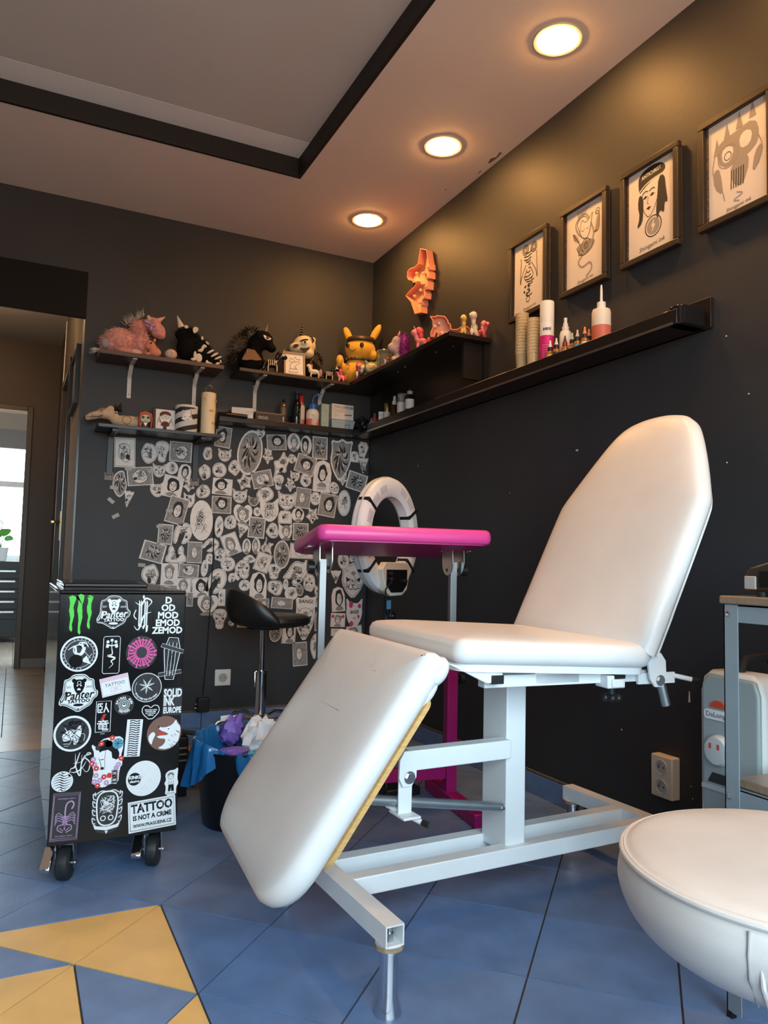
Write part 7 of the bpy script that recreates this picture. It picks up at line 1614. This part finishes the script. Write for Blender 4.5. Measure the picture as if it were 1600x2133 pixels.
def f_panter(fg, bgc):
    def f(i, w_, h_):
        o = [(x*.93, y*.93) for x, y in shield_o(w_, h_)]; i.line(o+[o[0]], w_*.018, fg); o = [(x*.85, y*.85) for x, y in shield_o(w_, h_)]; i.line(o+[o[0]], w_*.008, fg)
        i.fill(smoothpoly([(-.10*w_, .36*h_), (.10*w_, .36*h_), (.16*w_, .22*h_), (.08*w_, .02*h_), (0, -.02*h_), (-.08*w_, .02*h_), (-.16*w_, .22*h_)], 1), fg)
        for sg in (-1, 1): i.disc((sg*.13*w_, .33*h_), w_*.055, fg); i.disc((sg*.045*w_, .20*h_), w_*.020, bgc)
        i.fill([(-.05*w_, .08*h_), (.05*w_, .08*h_), (.03*w_, .13*h_), (-.03*w_, .13*h_)], bgc); i.ring((0, .27*h_), w_*.045, w_*.012, bgc, 12)
        i.text('EST', w_*.075, -.25*w_, .16*h_, fg); i.text('2005', w_*.075, .25*w_, .16*h_, fg)
        i.fill(smoothpoly([(-.44*w_, -.14*h_), (-.36*w_, .06*h_), (.0, .02*h_), (.46*w_, .06*h_), (.44*w_, -.10*h_), (0, -.16*h_)], 1), bgc)
        i.text('Panter', w_*.30, 0, -.055*h_, fg, rot=.07, shear=.3, bold=.0006, sx=.92)
        i.line(curve([(-.36*w_, -.02*h_), (-.30*w_, .05*h_), (-.40*w_, -.20*h_), (-.46*w_, -.16*h_)], 4), w_*.022, fg)
        i.text('TATTOO', w_*.125, .01*w_, -.205*h_, fg, rot=.04, bold=.0005, sx=1.1)
        i.disc((0, -.30*h_), w_*.13, fg, 18, .28); i.line([(-.03*w_, -.41*h_), (.03*w_, -.41*h_)], w_*.015, fg); i.line([(0, -.38*h_), (0, -.44*h_)], w_*.015, fg)
    return f
def shield_o(w_, h_): return [(x*w_, y*h_) for x, y in smoothpoly([(0, .5), (.16, .49), (.26, .38), (.38, .36), (.39, .22), (.42, .08), (.50, .04), (.48, -.10), (.38, -.16), (.34, -.30), (.16, -.40), (0, -.5), (-.16, -.40), (-.34, -.30), (-.48, -.30), (-.49, -.18), (-.40, -.02), (-.40, .10), (-.39, .22), (-.38, .36), (-.26, .38), (-.16, .49)], 1)]
def f_claw(i, w_, h_):
    rg = random.Random(6)
    for (x, top, bot, ww, hook) in ((-.27, .44, -.42, .22, -.22), (.03, .48, -.50, .22, -.18), (.36, .45, -.36, .20, -.18)):
        L = []; Rr = []
        n = 12
        for k in range(n+1):
            t = k/n; y = top+(bot-top)*t; wv = ww*(1-.65*t)*rg.uniform(.8, 1.15)
            L.append(((x-wv/2+.02*math.sin(k))*w_, y*h_)); Rr.append(((x+wv/2+.02*math.sin(k+1))*w_, y*h_))
        i.fill([((x+hook)*w_, (top-.03)*h_), (x*w_, (top+.04)*h_)]+Rr+[((x+.02)*w_, (bot-.06)*h_)]+L[::-1], 4)
def f_black(i, w_, h_):
    for sx in (-.14, .14):
        for dx in (-.05, .05): i.fill([((sx+dx-.035)*w_, -.32*h_), ((sx+dx+.035)*w_, -.36*h_), ((sx+dx+.035)*w_, .30*h_), ((sx+dx-.035)*w_, .36*h_)], 1)
    i.line(curve([(-.42*w_, .30*h_), (-.1*w_, .22*h_), (.1*w_, .40*h_), (.42*w_, .32*h_), (.2*w_, .16*h_)], 4), w_*.10, 1, True)
    i.line(curve([(-.44*w_, -.32*h_), (-.2*w_, -.42*h_), (.05*w_, -.05*h_), (.42*w_, .04*h_)], 4), w_*.09, 1, True)
    i.fill([(-.06*w_, .44*h_), (0, .5*h_), (.06*w_, .44*h_), (0, .38*h_)], 1); i.fill([(.16*w_, -.36*h_), (.28*w_, -.3*h_), (.26*w_, -.46*h_), (.18*w_, -.5*h_)], 1); i.fill([(-.02*w_, -.36*h_), (.04*w_, -.30*h_), (.10*w_, -.36*h_), (.04*w_, -.42*h_)], 1)
    i.line(curve([(-.36*w_, .1*h_), (-.46*w_, -.05*h_), (-.32*w_, -.15*h_)], 4), w_*.05, 1)
def f_pyr(i, w_, h_):
    rg = random.Random(2)
    for r_, (txt, ww) in enumerate([('D', .22), ('OD', .42), ('MOD', .62), ('EMOD', .80), ('ZEMOD', 1.0)]):
        i.text(txt, h_*.235, 0, h_*(.39-.195*r_), 1, bold=.0009, sx=ww*w_/(h_*.235*(.68*len(txt)+.02)))
        for k in range(len(txt)): i.line(curve([(((k+.5)/len(txt)-.5)*ww*w_-.03*w_, h_*(.45-.195*r_)), (((k+.5)/len(txt)-.5)*ww*w_+.02*w_, h_*(.47-.195*r_)), (((k+.5)/len(txt)-.5)*ww*w_+.04*w_, h_*(.43-.195*r_))], 3), w_*.012, 1)
def f_round_snake(i, w_, h_):
    i.disc((0, 0), w_*.45, 2, 30, h_/w_); i.ring((0, 0), w_*.385, w_*.012, 1, 30, 1, h_/w_)
    for k in range(26): a = 2*PI*k/26; i.line([(w_*.40*math.cos(a), h_*.40*math.sin(a)), (w_*.44*math.cos(a), h_*.44*math.sin(a))], w_*.014, 1)
    i.line(curve([(-.30*w_, .12*h_), (-.12*w_, .22*h_), (-.08*w_, .02*h_), (.05*w_, .0), (.12*w_, .18*h_), (.0, .30*h_), (.16*w_, .30*h_), (.24*w_, .18*h_)], 5), w_*.10, 1, True)
    i.disc((.02*w_, .20*h_), w_*.035, 0); i.disc((.14*w_, .22*h_), w_*.03, 0); i.ring((-.02*w_, .12*h_), w_*.14, w_*.03, 1, 20)
    i.fill([(.05*w_, -.2*h_), (.32*w_, -.30*h_), (.20*w_, -.05*h_)], 1); i.line([(.14*w_, .06*h_), (.30*w_, -.12*h_), (.20*w_, -.2*h_), (.34*w_, .0)], w_*.014, 1)
    i.disc((-.08*w_, -.20*h_), w_*.185, 0, 20); i.text('KINKI', w_*.13, -.08*w_, -.15*h_, 1, bold=.0006); i.text('design', w_*.115, -.08*w_, -.26*h_, 1, rot=.05, shear=.2, bold=.0003)
def f_dragonrect(i, w_, h_):
    o = [(-.46*w_, -.44*h_), (-.38*w_, -.48*h_), (.38*w_, -.48*h_), (.46*w_, -.44*h_), (.46*w_, .44*h_), (.38*w_, .48*h_), (-.38*w_, .48*h_), (-.46*w_, .44*h_)]; i.line(o+[o[0]], w_*.03, 1)
    i.line(curve([(.02*w_, .36*h_), (.0, .2*h_), (.04*w_, .02*h_), (-.2*w_, -.02*h_), (.2*w_, -.08*h_), (.0, -.16*h_), (.1*w_, -.24*h_), (-.12*w_, -.34*h_)], 5), w_*.10, 1, True)
    for (x, y) in ((-.22, .34), (.22, .34), (-.24, .22), (.26, .22), (.0, .38)): i.disc((x*w_, y*h_), w_*.09, 1, 8)
    i.line(curve([(-.3*w_, .28*h_), (0, .24*h_), (.32*w_, .28*h_)], 4), w_*.07, 1)
def f_ring(i, w_, h_):
    for k in range(22):
        a = 2*PI*k/22; i.line([(w_*.17*math.cos(a), h_*.17*math.sin(a)), (w_*.43*math.cos(a+.08), h_*.43*math.sin(a+.08))], w_*.045, 3)
        i.disc((w_*.46*math.cos(a+.1), h_*.46*math.sin(a+.1)), w_*.035, 2 if k % 3 else 3, 8)
    for r_ in (.24, .42): i.ring((0, 0), w_*r_, w_*.025, 3, 28)
    for k in range(14): a = 2*PI*k/14; i.ring((w_*.33*math.cos(a), h_*.33*math.sin(a)), w_*.05, w_*.014, 3, 8)
def f_coffin(i, w_, h_):
    o = [(x*w_*.70, y*h_*.98) for x, y in shape('coffin', random)]; i.fill([(x*.9, y*.93) for x, y in o], 2); i.line(o+[o[0]], w_*.03, 1)
    rg = random.Random(3)
    for k in range(7): i.line([((-.24+.08*k)*w_, .38*h_), ((-.20+.065*k)*w_, -.40*h_)], w_*.018, 1 if k % 2 else 0)
    for y, r_ in ((.24, -.25), (-.34, .2)):
        c, s = math.cos(r_), math.sin(r_); q = [(x*c-yy*s, y*h_+x*s+yy*c) for x, yy in ((-.5*w_, -.045*h_), (.5*w_, -.045*h_), (.48*w_, .045*h_), (-.48*w_, .045*h_))]; i.fill(q, 2); i.line(q+[q[0]], w_*.012, 1); i.text('IIIIIIIIII', h_*.06, 0, y*h_, 1, rot=r_)
    i.line(curve([(-.1*w_, -.12*h_), (-.06*w_, .06*h_), (0, -.08*h_), (.06*w_, .06*h_), (.1*w_, -.12*h_)], 3), w_*.04, 0); i.line([(-.08*w_, .14*h_), (.08*w_, .04*h_)], w_*.03, 0); i.line([(.08*w_, .14*h_), (-.08*w_, .04*h_)], w_*.03, 0)
def f_card(i, w_, h_):
    i.fill([(-.47*w_, .28*h_), (.47*w_, .28*h_), (.47*w_, .46*h_), (-.47*w_, .46*h_)], 5); o = [(-.47*w_, -.44*h_), (.47*w_, -.44*h_), (.47*w_, .46*h_), (-.47*w_, .46*h_)]; i.line(o+[o[0]], w_*.012, 3)
    i.text('TATTOO', w_*.17, 0, .07*h_, 2); o = [(-.18*w_, -.30*h_), (.18*w_, -.30*h_), (.18*w_, -.10*h_), (-.18*w_, -.10*h_)]; i.line(o+[o[0]], w_*.010, 3); i.text('OK', w_*.10, 0, -.20*h_, 3)
def f_fly(i, w_, h_):
    i.ring((0, 0), w_*.475, w_*.022, 1, 34); i.ring((0, 0), w_*.38, w_*.010, 1, 20, 1, 1, 150, 330)
    for k, a in enumerate((20, 60, 120, 165, 215, 265, 320)):
        a = R(a); i.line([(0, .05*h_), (w_*.14*math.cos(a-.15), .05*h_+w_*.14*math.sin(a-.15)), (w_*.27*math.cos(a), .05*h_+w_*.27*math.sin(a)), (w_*.14*math.cos(a+.15), .05*h_+w_*.14*math.sin(a+.15)), (0, .05*h_)], w_*.014, 1)
        i.line([(0, .05*h_), (w_*.22*math.cos(a), .05*h_+w_*.22*math.sin(a))], w_*.008, 1)
    i.line([(.02*w_, .08*h_), (.16*w_, .32*h_)], w_*.006, 1); i.arc_text('Fly-High-Tribe', w_*.095, (0, 0), w_*.40, 205, 325, 1, top=False, bold=.0003)
def f_solid(i, w_, h_):
    for k, txt in enumerate(('SOLID', 'INK', 'EUROPE')): i.text(txt, h_*.36, -.46*w_, h_*(.30-.31*k), 1, bold=.0011, sx=[.74, .70, .555][k]*w_/h_*1.28, align='LEFT', sy=[1.12, 1.12, .82][k])
def f_kanji(i, w_, h_):
    o = [(-.45*w_, -.40*h_), (.45*w_, -.40*h_), (.45*w_, .47*h_), (-.45*w_, .47*h_)]; i.line(o+[o[0]], w_*.035, 1)
    W = lambda pts, ww=.075: i.line([(a*w_, b*h_) for a, b in pts], w_*ww, 1)
    for (x0, y0) in ((-.32, .24),):
        W([(-.34, .40), (-.06, .40)]); W([(-.34, .40), (-.34, .16)]); W([(-.34, .16), (-.05, .16)]); W([(-.28, .33), (-.10, .33), (-.10, .23), (-.28, .23)]); W([(-.20, .40), (-.20, .33)], .06); W([(-.20, .23), (-.20, .16)], .06)
        W([(.14, .42), (.12, .30), (.02, .15)]); W([(.13, .32), (.24, .22), (.32, .15)])
    i.fill([(.0, .10*h_), (.18*w_, .10*h_), (.02*w_, -.06*h_), (-.18*w_, -.06*h_)], 7); i.line([(.10*w_, .07*h_), (-.10*w_, -.03*h_)], w_*.03, 0)
    W([(0, -.06), (0, -.10)]); W([(-.30, -.10), (.30, -.10)]); W([(-.15, -.11), (-.12, -.15)]); W([(.15, -.11), (.12, -.15)]); W([(-.36, -.16), (.36, -.16)]); W([(-.24, -.20), (.24, -.20), (.24, -.31), (-.24, -.31), (-.24, -.20)]); W([(-.24, -.255), (.24, -.255)], .055); W([(0, -.19), (0, -.35), (.30, -.35), (.32, -.32)])
    i.text('IIIIIIIIIIII', h_*.04, 0, -.455*h_, 1)
def f_spiral(i, w_, h_):
    for r_ in (.10, .18, .26): i.ring((0, 0), w_*r_, w_*.03, 1, 24)
    i.fill([(-.10*w_, 0), (.10*w_, 0), (.07*w_, -.07*w_), (0, -.09*w_), (-.07*w_, -.07*w_)], 1)
    i.arc_text('SPIRAL SUN', w_*.155, (0, 0), w_*.37, 175, 5, 1, True, .0005); i.arc_text('TATTOO', w_*.155, (0, 0), w_*.37, 225, 315, 1, False, .0005)
def f_heart(i, w_, h_):
    o = [(x*w_*.94, y*h_*.94) for x, y in shape('heart', random)]; i.line(o+[o[0]], w_*.04, 1)
    for k, txt in enumerate(('THE ONLY LOVE', 'I WANNA FEEL', 'IS A TATTOO', 'NEEDLE')): i.text(txt, w_*.085, 0, h_*(.17-.105*k), 1, rot=-.03, sx=1.0, bold=.0002)
def f_angel(i, w_, h_):
    i.disc((0, 0), w_*.44, 2, 30, h_/w_); rg = random.Random(12)
    i.fill(smoothpoly([(-.3*w_, -.05*h_), (-.1*w_, .12*h_), (.12*w_, .10*h_), (.05*w_, -.12*h_), (-.2*w_, -.25*h_)], 1), 1); i.fill(smoothpoly([(.05*w_, .05*h_), (.2*w_, .28*h_), (.25*w_, .0), (.12*w_, -.32*h_), (.02*w_, -.3*h_)], 1), 1)
    for k in range(16): i.line(wob(rg, 3, -.33*w_, .33*w_, -.33*h_, .3*h_), w_*.014, rg.choice((0, 0, 1)))
    i.text('glory', w_*.17, .06*w_, .31*h_, 0, bold=.0008); i.fill([(-.24*w_, -.24*h_), (-.08*w_, -.22*h_), (-.07*w_, -.38*h_), (-.22*w_, -.38*h_)], 0); i.text('KINKI', w_*.055, -.155*w_, -.28*h_, 1); i.text('design', w_*.05, -.15*w_, -.335*h_, 1)
def f_scrib(i, w_, h_):
    for pts in [[(-.48, -.40), (-.40, -.18), (-.22, -.10), (-.05, .40), (.0, .5)], [(-.22, .46), (-.18, -.1), (.05, -.5), (.08, .38)], [(-.3, .04), (.1, .1), (.34, .44), (.5, .40), (.2, .30), (.46, .05), (.44, -.28), (.3, -.36), (.16, -.2)], [(-.44, -.30), (-.2, -.34), (.1, -.2), (.30, .1)], [(.02, -.45), (.10, .1), (.24, .34)]]: i.line(curve([(a*w_, b*h_) for a, b in pts], 5), w_*.065, 1, True)
def f_geisha(i, w_, h_):
    i.fill(smoothpoly([(-.20*w_, .44*h_), (.06*w_, .46*h_), (.38*w_, .22*h_), (.36*w_, .02*h_), (.1*w_, .1*h_), (-.28*w_, .2*h_)], 1), 0)
    i.fill(smoothpoly([(-.26*w_, .22*h_), (.12*w_, .26*h_), (.18*w_, .02*h_), (.06*w_, -.16*h_), (-.14*w_, -.16*h_), (-.28*w_, .0)], 1), 1)
    i.fill([(-.48*w_, .34*h_), (-.34*w_, .16*h_), (-.22*w_, .22*h_), (-.34*w_, .24*h_)], 1)
    i.disc((.32*w_, .36*h_), w_*.17, 8, 14)
    for k in range(8): a = 2*PI*k/8; i.line([(.32*w_, .36*h_), (.32*w_+w_*.15*math.cos(a), .36*h_+w_*.15*math.sin(a))], w_*.014, 0)
    i.fill(smoothpoly([(-.06*w_, .42*h_), (.14*w_, .44*h_), (.16*w_, .32*h_), (-.04*w_, .30*h_)], 1), 9); i.disc((-.28*w_, .30*h_), w_*.08, 2, 10)
    for (x, y, c) in ((-.36, -.02, 6), (-.40, .08, 6), (-.30, -.10, 7), (.36, -.06, 6), (.30, -.12, 6), (-.30, -.24, 6), (-.18, -.34, 6), (.02, -.40, 6), (-.34, -.36, 6), (-.06, -.28, 7), (.10, -.26, 7), (-.24, -.44, 7), (.44, .06, 7), (-.18, .38, 7), (.14, .48, 7), (-.44, .0, 7)): i.disc((x*w_, y*h_), w_*.085, c, 8); i.disc((x*w_, y*h_), w_*.025, 1, 6)
    for (x, y) in ((-.14, .06), (.06, .08)): i.line([(x*w_-.05*w_, y*h_), (x*w_+.05*w_, y*h_+.01*h_)], w_*.025, 0)
    i.disc((.0, -.08*h_), w_*.05, 7, 8, .6); i.line([(-.05*w_, .25*h_), (-.06*w_, .05*h_), (-.04*w_, -.14*h_)], w_*.012, 0); i.line(curve([(-.24*w_, .1*h_), (-.16*w_, -.06*h_), (-.20*w_, -.14*h_)], 3), w_*.016, 0); i.disc((-.12*w_, -.11*h_), w_*.05, 0, 8)
    i.fill([(.16*w_, -.16*h_), (.36*w_, -.14*h_), (.36*w_, -.42*h_), (.16*w_, -.42*h_)], 0); o = [(.18*w_, -.17*h_), (.34*w_, -.16*h_), (.34*w_, -.405*h_), (.18*w_, -.405*h_)]; i.line(o+[o[0]], w_*.012, 1)
    for y in (-.21, -.24, -.345, -.37): i.line([(.21*w_, y*h_), (.31*w_, y*h_)], w_*.022, 1)
    i.fill([(.20*w_, -.31*h_), (.30*w_, -.27*h_), (.32*w_, -.28*h_), (.22*w_, -.32*h_)], 7)
def f_strip(i, w_, h_):
    for k in range(16):
        y = (.46-.061*k)*h_; s = 1 if k % 2 else -1
        i.line(curve([(-.30*w_, y), (-.1*w_, y+.012*h_), (.1*w_, y-.012*h_), (.34*w_, y+.004*h_)], 3), h_*.024, 0)
        i.fill([(-.34*w_, y-.02*h_), (-.24*w_, y+.02*h_), (-.24*w_, y-.02*h_)], 0); i.fill([(.22*w_, y+.02*h_), (.34*w_, y+.01*h_), (.24*w_, y-.02*h_)], 0)
def f_wolf(i, w_, h_):
    i.disc((-.2*w_, .2*h_), w_*.16, 9, 14)
    i.fill(smoothpoly([(-.18*w_, .20*h_), (.0, .16*h_), (.22*w_, .22*h_), (.34*w_, .40*h_), (.36*w_, .28*h_), (.47*w_, .18*h_), (.46*w_, -.05*h_), (.40*w_, -.32*h_), (.1*w_, -.48*h_), (-.2*w_, -.42*h_), (.0, -.34*h_), (.06*w_, -.16*h_), (-.16*w_, -.14*h_), (-.22*w_, -.06*h_), (.12*w_, -.06*h_), (.1*w_, .0), (-.14*w_, .10*h_)], 1), 1)
    i.fill([(-.16*w_, .05*h_), (.10*w_, -.02*h_), (-.16*w_, -.06*h_)], 7); i.disc((.12*w_, .12*h_), w_*.018, 0); i.fill([(-.2*w_, .19*h_), (-.14*w_, .22*h_), (-.14*w_, .15*h_)], 0)
    rg = random.Random(4)
    for k in range(14): x, y = rg.uniform(.1, .42), rg.uniform(-.4, .15); i.line([(x*w_, y*h_), ((x+.06)*w_, (y-.06)*h_)], w_*.012, 2)
    i.fill(smoothpoly([(-.48*w_, -.1*h_), (-.34*w_, .08*h_), (-.24*w_, .0), (-.32*w_, -.16*h_), (-.36*w_, -.34*h_)], 1), 1)
def f_zebra(i, w_, h_):
    for k in range(8):
        y = (-.42+.12*k); L = math.sqrt(max(0, .47**2-y*y)); i.line(curve([(-L*w_, (y-.05)*h_), (-.3*L*w_, (y+.05)*h_), (.2*L*w_, (y-.04)*h_), (L*w_, (y+.05)*h_)], 4), h_*.055, 0, True)
    i.ring((0, 0), w_*.475, w_*.03, 1, 30)
def f_moon(i, w_, h_):
    i.disc((-.26*w_, 0), w_*.185, 0, 24); i.text('KINKI', w_*.125, -.26*w_, .045*h_, 1, bold=.0006); i.text('design', w_*.11, -.26*w_, -.065*h_, 1, shear=.2, bold=.0003)
    rg = random.Random(7)
    for k in range(9): i.ring((rg.uniform(-.1, .36)*w_, rg.uniform(-.36, .36)*h_), w_*rg.uniform(.02, .06), w_*.006, 5, 12)
def f_fig(i, w_, h_):
    for k in range(9): a = R(20+k*18); i.line([(-.06*w_+.10*w_*math.cos(a), .22*h_+.06*h_*math.sin(a)), (-.06*w_+.26*w_*math.cos(a), .22*h_+.14*h_*math.sin(a))], w_*.03, 0)
    i.ring((-.06*w_, .20*h_), w_*.20, w_*.025, 0, 16); 
    for sg in (-.14, .02): i.line([(sg*w_-.04*w_, .20*h_), (sg*w_+.04*w_, .20*h_)], w_*.03, 0)
    i.line([(-.18*w_, .04*h_), (-.2*w_, -.08*h_), (.16*w_, -.08*h_), (.14*w_, .04*h_)], w_*.025, 0); i.fill([(-.2*w_, -.10*h_), (.16*w_, -.10*h_), (.20*w_, -.34*h_), (.0, -.34*h_), (-.02*w_, -.2*h_), (-.06*w_, -.34*h_), (-.22*w_, -.34*h_)], 0); i.text('LA', w_*.14, -.03*w_, -.01*h_, 0)
    for sg in (-.18, .12): i.ring((sg*w_, -.41*h_), w_*.12, w_*.02, 0, 12, 1, .4)
def f_scorp(i, w_, h_):
    for k in (.47, .435):
        o = [(-k*w_, -k*h_), (k*w_, -k*h_), (k*w_, k*h_), (-k*w_, k*h_)]; i.line(o+[o[0]], w_*.014, 6)
    i.text('hannahgna_tattoo', w_*.085, 0, .37*h_, 6); i.text('hannahgna_tattoo', w_*.085, 0, -.385*h_, 6)
    i.line(curve([(0, -.04*h_), (-.02*w_, .12*h_), (.02*w_, .26*h_), (.18*w_, .31*h_), (.27*w_, .24*h_), (.20*w_, .15*h_)], 5), w_*.045, 6)
    for k in range(6): i.line([(-.12*w_+.012*k*w_, (.0-.028*k)*h_), (.12*w_-.012*k*w_, (.0-.028*k)*h_)], w_*.030, 6)
    for sg in (-1, 1):
        for k in range(4): i.line(curve([(sg*.10*w_, (.02-.04*k)*h_), (sg*.26*w_, (.08-.05*k)*h_), (sg*.36*w_, (-.0-.055*k)*h_)], 4), w_*.022, 6)
        i.line(curve([(sg*.06*w_, -.16*h_), (sg*.22*w_, -.18*h_), (sg*.24*w_, -.26*h_), (sg*.06*w_, -.32*h_)], 4), w_*.030, 6); i.line(curve([(sg*.18*w_, -.22*h_), (sg*.10*w_, -.26*h_), (sg*.04*w_, -.29*h_)], 4), w_*.022, 6)
    i.ring((0, -.13*h_), w_*.08, w_*.02, 6, 14); i.line([(0, -.2*h_), (0, -.27*h_)], w_*.03, 6)
def f_orn(i, w_, h_):
    o = [(x*w_*.74, y*h_*.74+.07*h_) for x, y in smoothpoly([(-.36, -.5), (.36, -.5), (.46, .1), (.42, .36), (.22, .5), (-.22, .5), (-.42, .36), (-.46, .1)], 2)]
    i.line(o+[o[0]], w_*.045, 1); rg = random.Random(21)
    for k in range(22): i.line(wob(rg, 3, -.24*w_, .24*w_, -.05*h_, .34*h_), w_*.014, 1)
    for sg in (-1, 1):
        i.ring((sg*.12*w_, -.14*h_), w_*.075, w_*.03, 1, 14)
        for y in (.36, .2, .02, -.16): i.line(curve([(sg*.36*w_, y*h_), (sg*.45*w_, (y+.05)*h_), (sg*.43*w_, (y-.06)*h_), (sg*.35*w_, (y-.08)*h_)], 4), w_*.028, 1)
        i.line(curve([(sg*.05*w_, .44*h_), (sg*.2*w_, .46*h_), (sg*.36*w_, .40*h_), (sg*.40*w_, .44*h_)], 4), w_*.03, 1)
    q = [(-.42*w_, -.24*h_), (-.36*w_, -.36*h_), (0, -.41*h_), (.36*w_, -.36*h_), (.42*w_, -.24*h_), (.30*w_, -.30*h_), (0, -.33*h_), (-.30*w_, -.30*h_)]; i.fill(q, 1); i.fill([(-.05*w_, -.42*h_), (0, -.49*h_), (.05*w_, -.42*h_)], 1)
def f_crime(i, w_, h_):
    o = [(-.465*w_, -.44*h_), (.465*w_, -.44*h_), (.465*w_, .44*h_), (-.465*w_, .44*h_)]; i.line(o+[o[0]], w_*.010, 0)
    i.text('TATTOO', w_*.245, 0, .24*h_, 0, bold=.0012, sx=.86, sy=1.05); i.text('IS NOT A CRIME', w_*.140, 0, -.055*h_, 0, bold=.0007, sx=.80); i.text('WWW.PRAGUEINK.CZ', w_*.098, 0, -.305*h_, 0, bold=.0004, sx=.80)
    for k in range(6): i.line([((-.36+.145*k)*w_, .12*h_), ((-.36+.145*k)*w_, .36*h_)], w_*.006, 1)
sticker('claw_sticker', 0.1609, 0.7026, 0.0683, 0.0993, M_SK, f_claw, 'green three-stripe claw mark', None, 0)
sticker('shield_sticker', 0.2471, 0.7045, 0.0917, 0.0960, M_SK, f_panter(1, 0), 'black Panter Tattoo shield', shield_o(0.0917, 0.0960), 0)
sticker('letter_sticker', 0.3230, 0.7013, 0.0518, 0.1028, M_SK, f_black, 'white blackletter initial', None, 0)
sticker('pyramid_sticker', 0.3898, 0.6955, 0.0792, 0.1055, M_SK, f_pyr, 'white gothic letters stacked as a pyramid', None, 0)
sticker('round_sticker', 0.1659, 0.5973, 0.0922, 0.0925, M_SW, f_round_snake, 'round white sticker with a snake', oc(0.0922, 0.0925), 0)
sticker('banner_sticker', 0.2461, 0.5923, 0.0462, 0.1022, M_SK, f_dragonrect, 'upright black sticker with white dragon flourish', None, 0)
sticker('ring_sticker', 0.3238, 0.5963, 0.0818, 0.0892, M_SGY, f_ring, 'pink lace ring', oc(0.0818, 0.0892), 0)
sticker('coffin_sticker', 0.4038, 0.5774, 0.0637, 0.1161, M_SK, f_coffin, 'grey wooden coffin with ribbons', [(x*0.0637, y*0.1161) for x, y in shape('coffin', random)], -4)
sticker('shield_sticker', 0.1695, 0.4952, 0.0967, 0.1000, M_SW, f_panter(0, 1), 'white Panter Tattoo shield', shield_o(0.0967, 0.1000), 0)
sticker('card_sticker', 0.2595, 0.5119, 0.0732, 0.0495, M_SW, f_card, 'pink and white TATTOO OK card', None, 12)
sticker('insect_sticker', 0.3417, 0.5015, 0.0804, 0.0806, M_SGY, f_fly, 'round black insect sticker', oc(0.0804, 0.0806), 0)
sticker('text_sticker', 0.4112, 0.4602, 0.0520, 0.0745, M_SGY, f_solid, 'SOLID INK EUROPE lettering', None, 0)
sticker('kanji_sticker', 0.2331, 0.4278, 0.0414, 0.0917, M_SK, f_kanji, 'upright black kanji sticker', None, 0)
sticker('sun_sticker', 0.2846, 0.4586, 0.0512, 0.0529, M_SGY, f_spiral, 'round SPIRAL SUN TATTOO sticker', oc(0.0512, 0.0529), 0)
sticker('heart_sticker', 0.3543, 0.4333, 0.0502, 0.0443, M_SK, f_heart, 'black heart with white text', [(x*0.0502, y*0.0443) for x, y in shape('heart', random)], 0)
sticker('round_sticker', 0.1593, 0.3922, 0.0919, 0.0917, M_SW, f_angel, 'round white sticker with grey angels', oc(0.0919, 0.0917), 0)
sticker('tag_sticker', 0.1805, 0.3130, 0.0520, 0.0597, M_SK, f_scrib, 'white graffiti tag', None, 0)
sticker('mask_sticker', 0.2468, 0.3106, 0.0832, 0.1313, M_SW, f_geisha, 'half demon geisha with red flowers', [(x*0.0832, y*0.1313) for x, y in smoothpoly([(-.5, .40), (-.3, .3), (-.2, .46), (.1, .5), (.46, .5), (.5, .3), (.42, .1), (.5, -.05), (.4, -.14), (.38, -.45), (.14, -.42), (-.05, -.5), (-.3, -.44), (-.42, -.34), (-.36, -.16), (-.46, .0), (-.36, .16)], 1)], 0)
sticker('strip_sticker', 0.3125, 0.3691, 0.0410, 0.0980, M_SW, f_strip, 'white strip with gothic script', None, -3)
sticker('wolf_sticker', 0.3928, 0.3757, 0.0921, 0.0927, M_SBR, f_wolf, 'round brown wolf sticker', oc(0.0921, 0.0927), 0)
sticker('zebra_sticker', 0.1404, 0.2718, 0.0524, 0.0517, M_SW, f_zebra, 'round zebra stripe sticker', oc(0.0524, 0.0517), 0)
sticker('moon_sticker', 0.3434, 0.2598, 0.0908, 0.0932, M_SW, f_moon, 'round white moon sticker', oc(0.0908, 0.0932), 0)
sticker('figure_sticker', 0.4176, 0.2434, 0.0388, 0.0736, M_SW, f_fig, 'small white cartoon figure', [(x*0.0388, y*0.0736) for x, y in smoothpoly([(-.42, -.5), (.36, -.5), (.34, -.2), (.5, -.08), (.4, .1), (.42, .3), (.44, .52), (.2, .42), (-.2, .42), (-.46, .28), (-.36, .06), (-.5, -.04), (-.36, -.16)], 1)], 0)
sticker('scorpion_sticker', 0.1521, 0.1822, 0.0679, 0.1239, M_SGY, f_scorp, 'grey sticker with lilac scorpion', None, -2)
sticker('emblem_sticker', 0.2539, 0.1833, 0.0807, 0.1181, M_SGY, f_orn, 'ornate white emblem on clear film', [(x*0.0807, y*0.1181) for x, y in smoothpoly([(0, -.5), (.4, -.4), (.5, 0), (.46, .42), (.2, .5), (-.2, .48), (-.46, .40), (-.5, 0), (-.4, -.4)], 1)], 0)
sticker('slogan_sticker', 0.3701, 0.1631, 0.1239, 0.0815, M_SW, f_crime, 'white TATTOO IS NOT A CRIME sticker', None, 4)
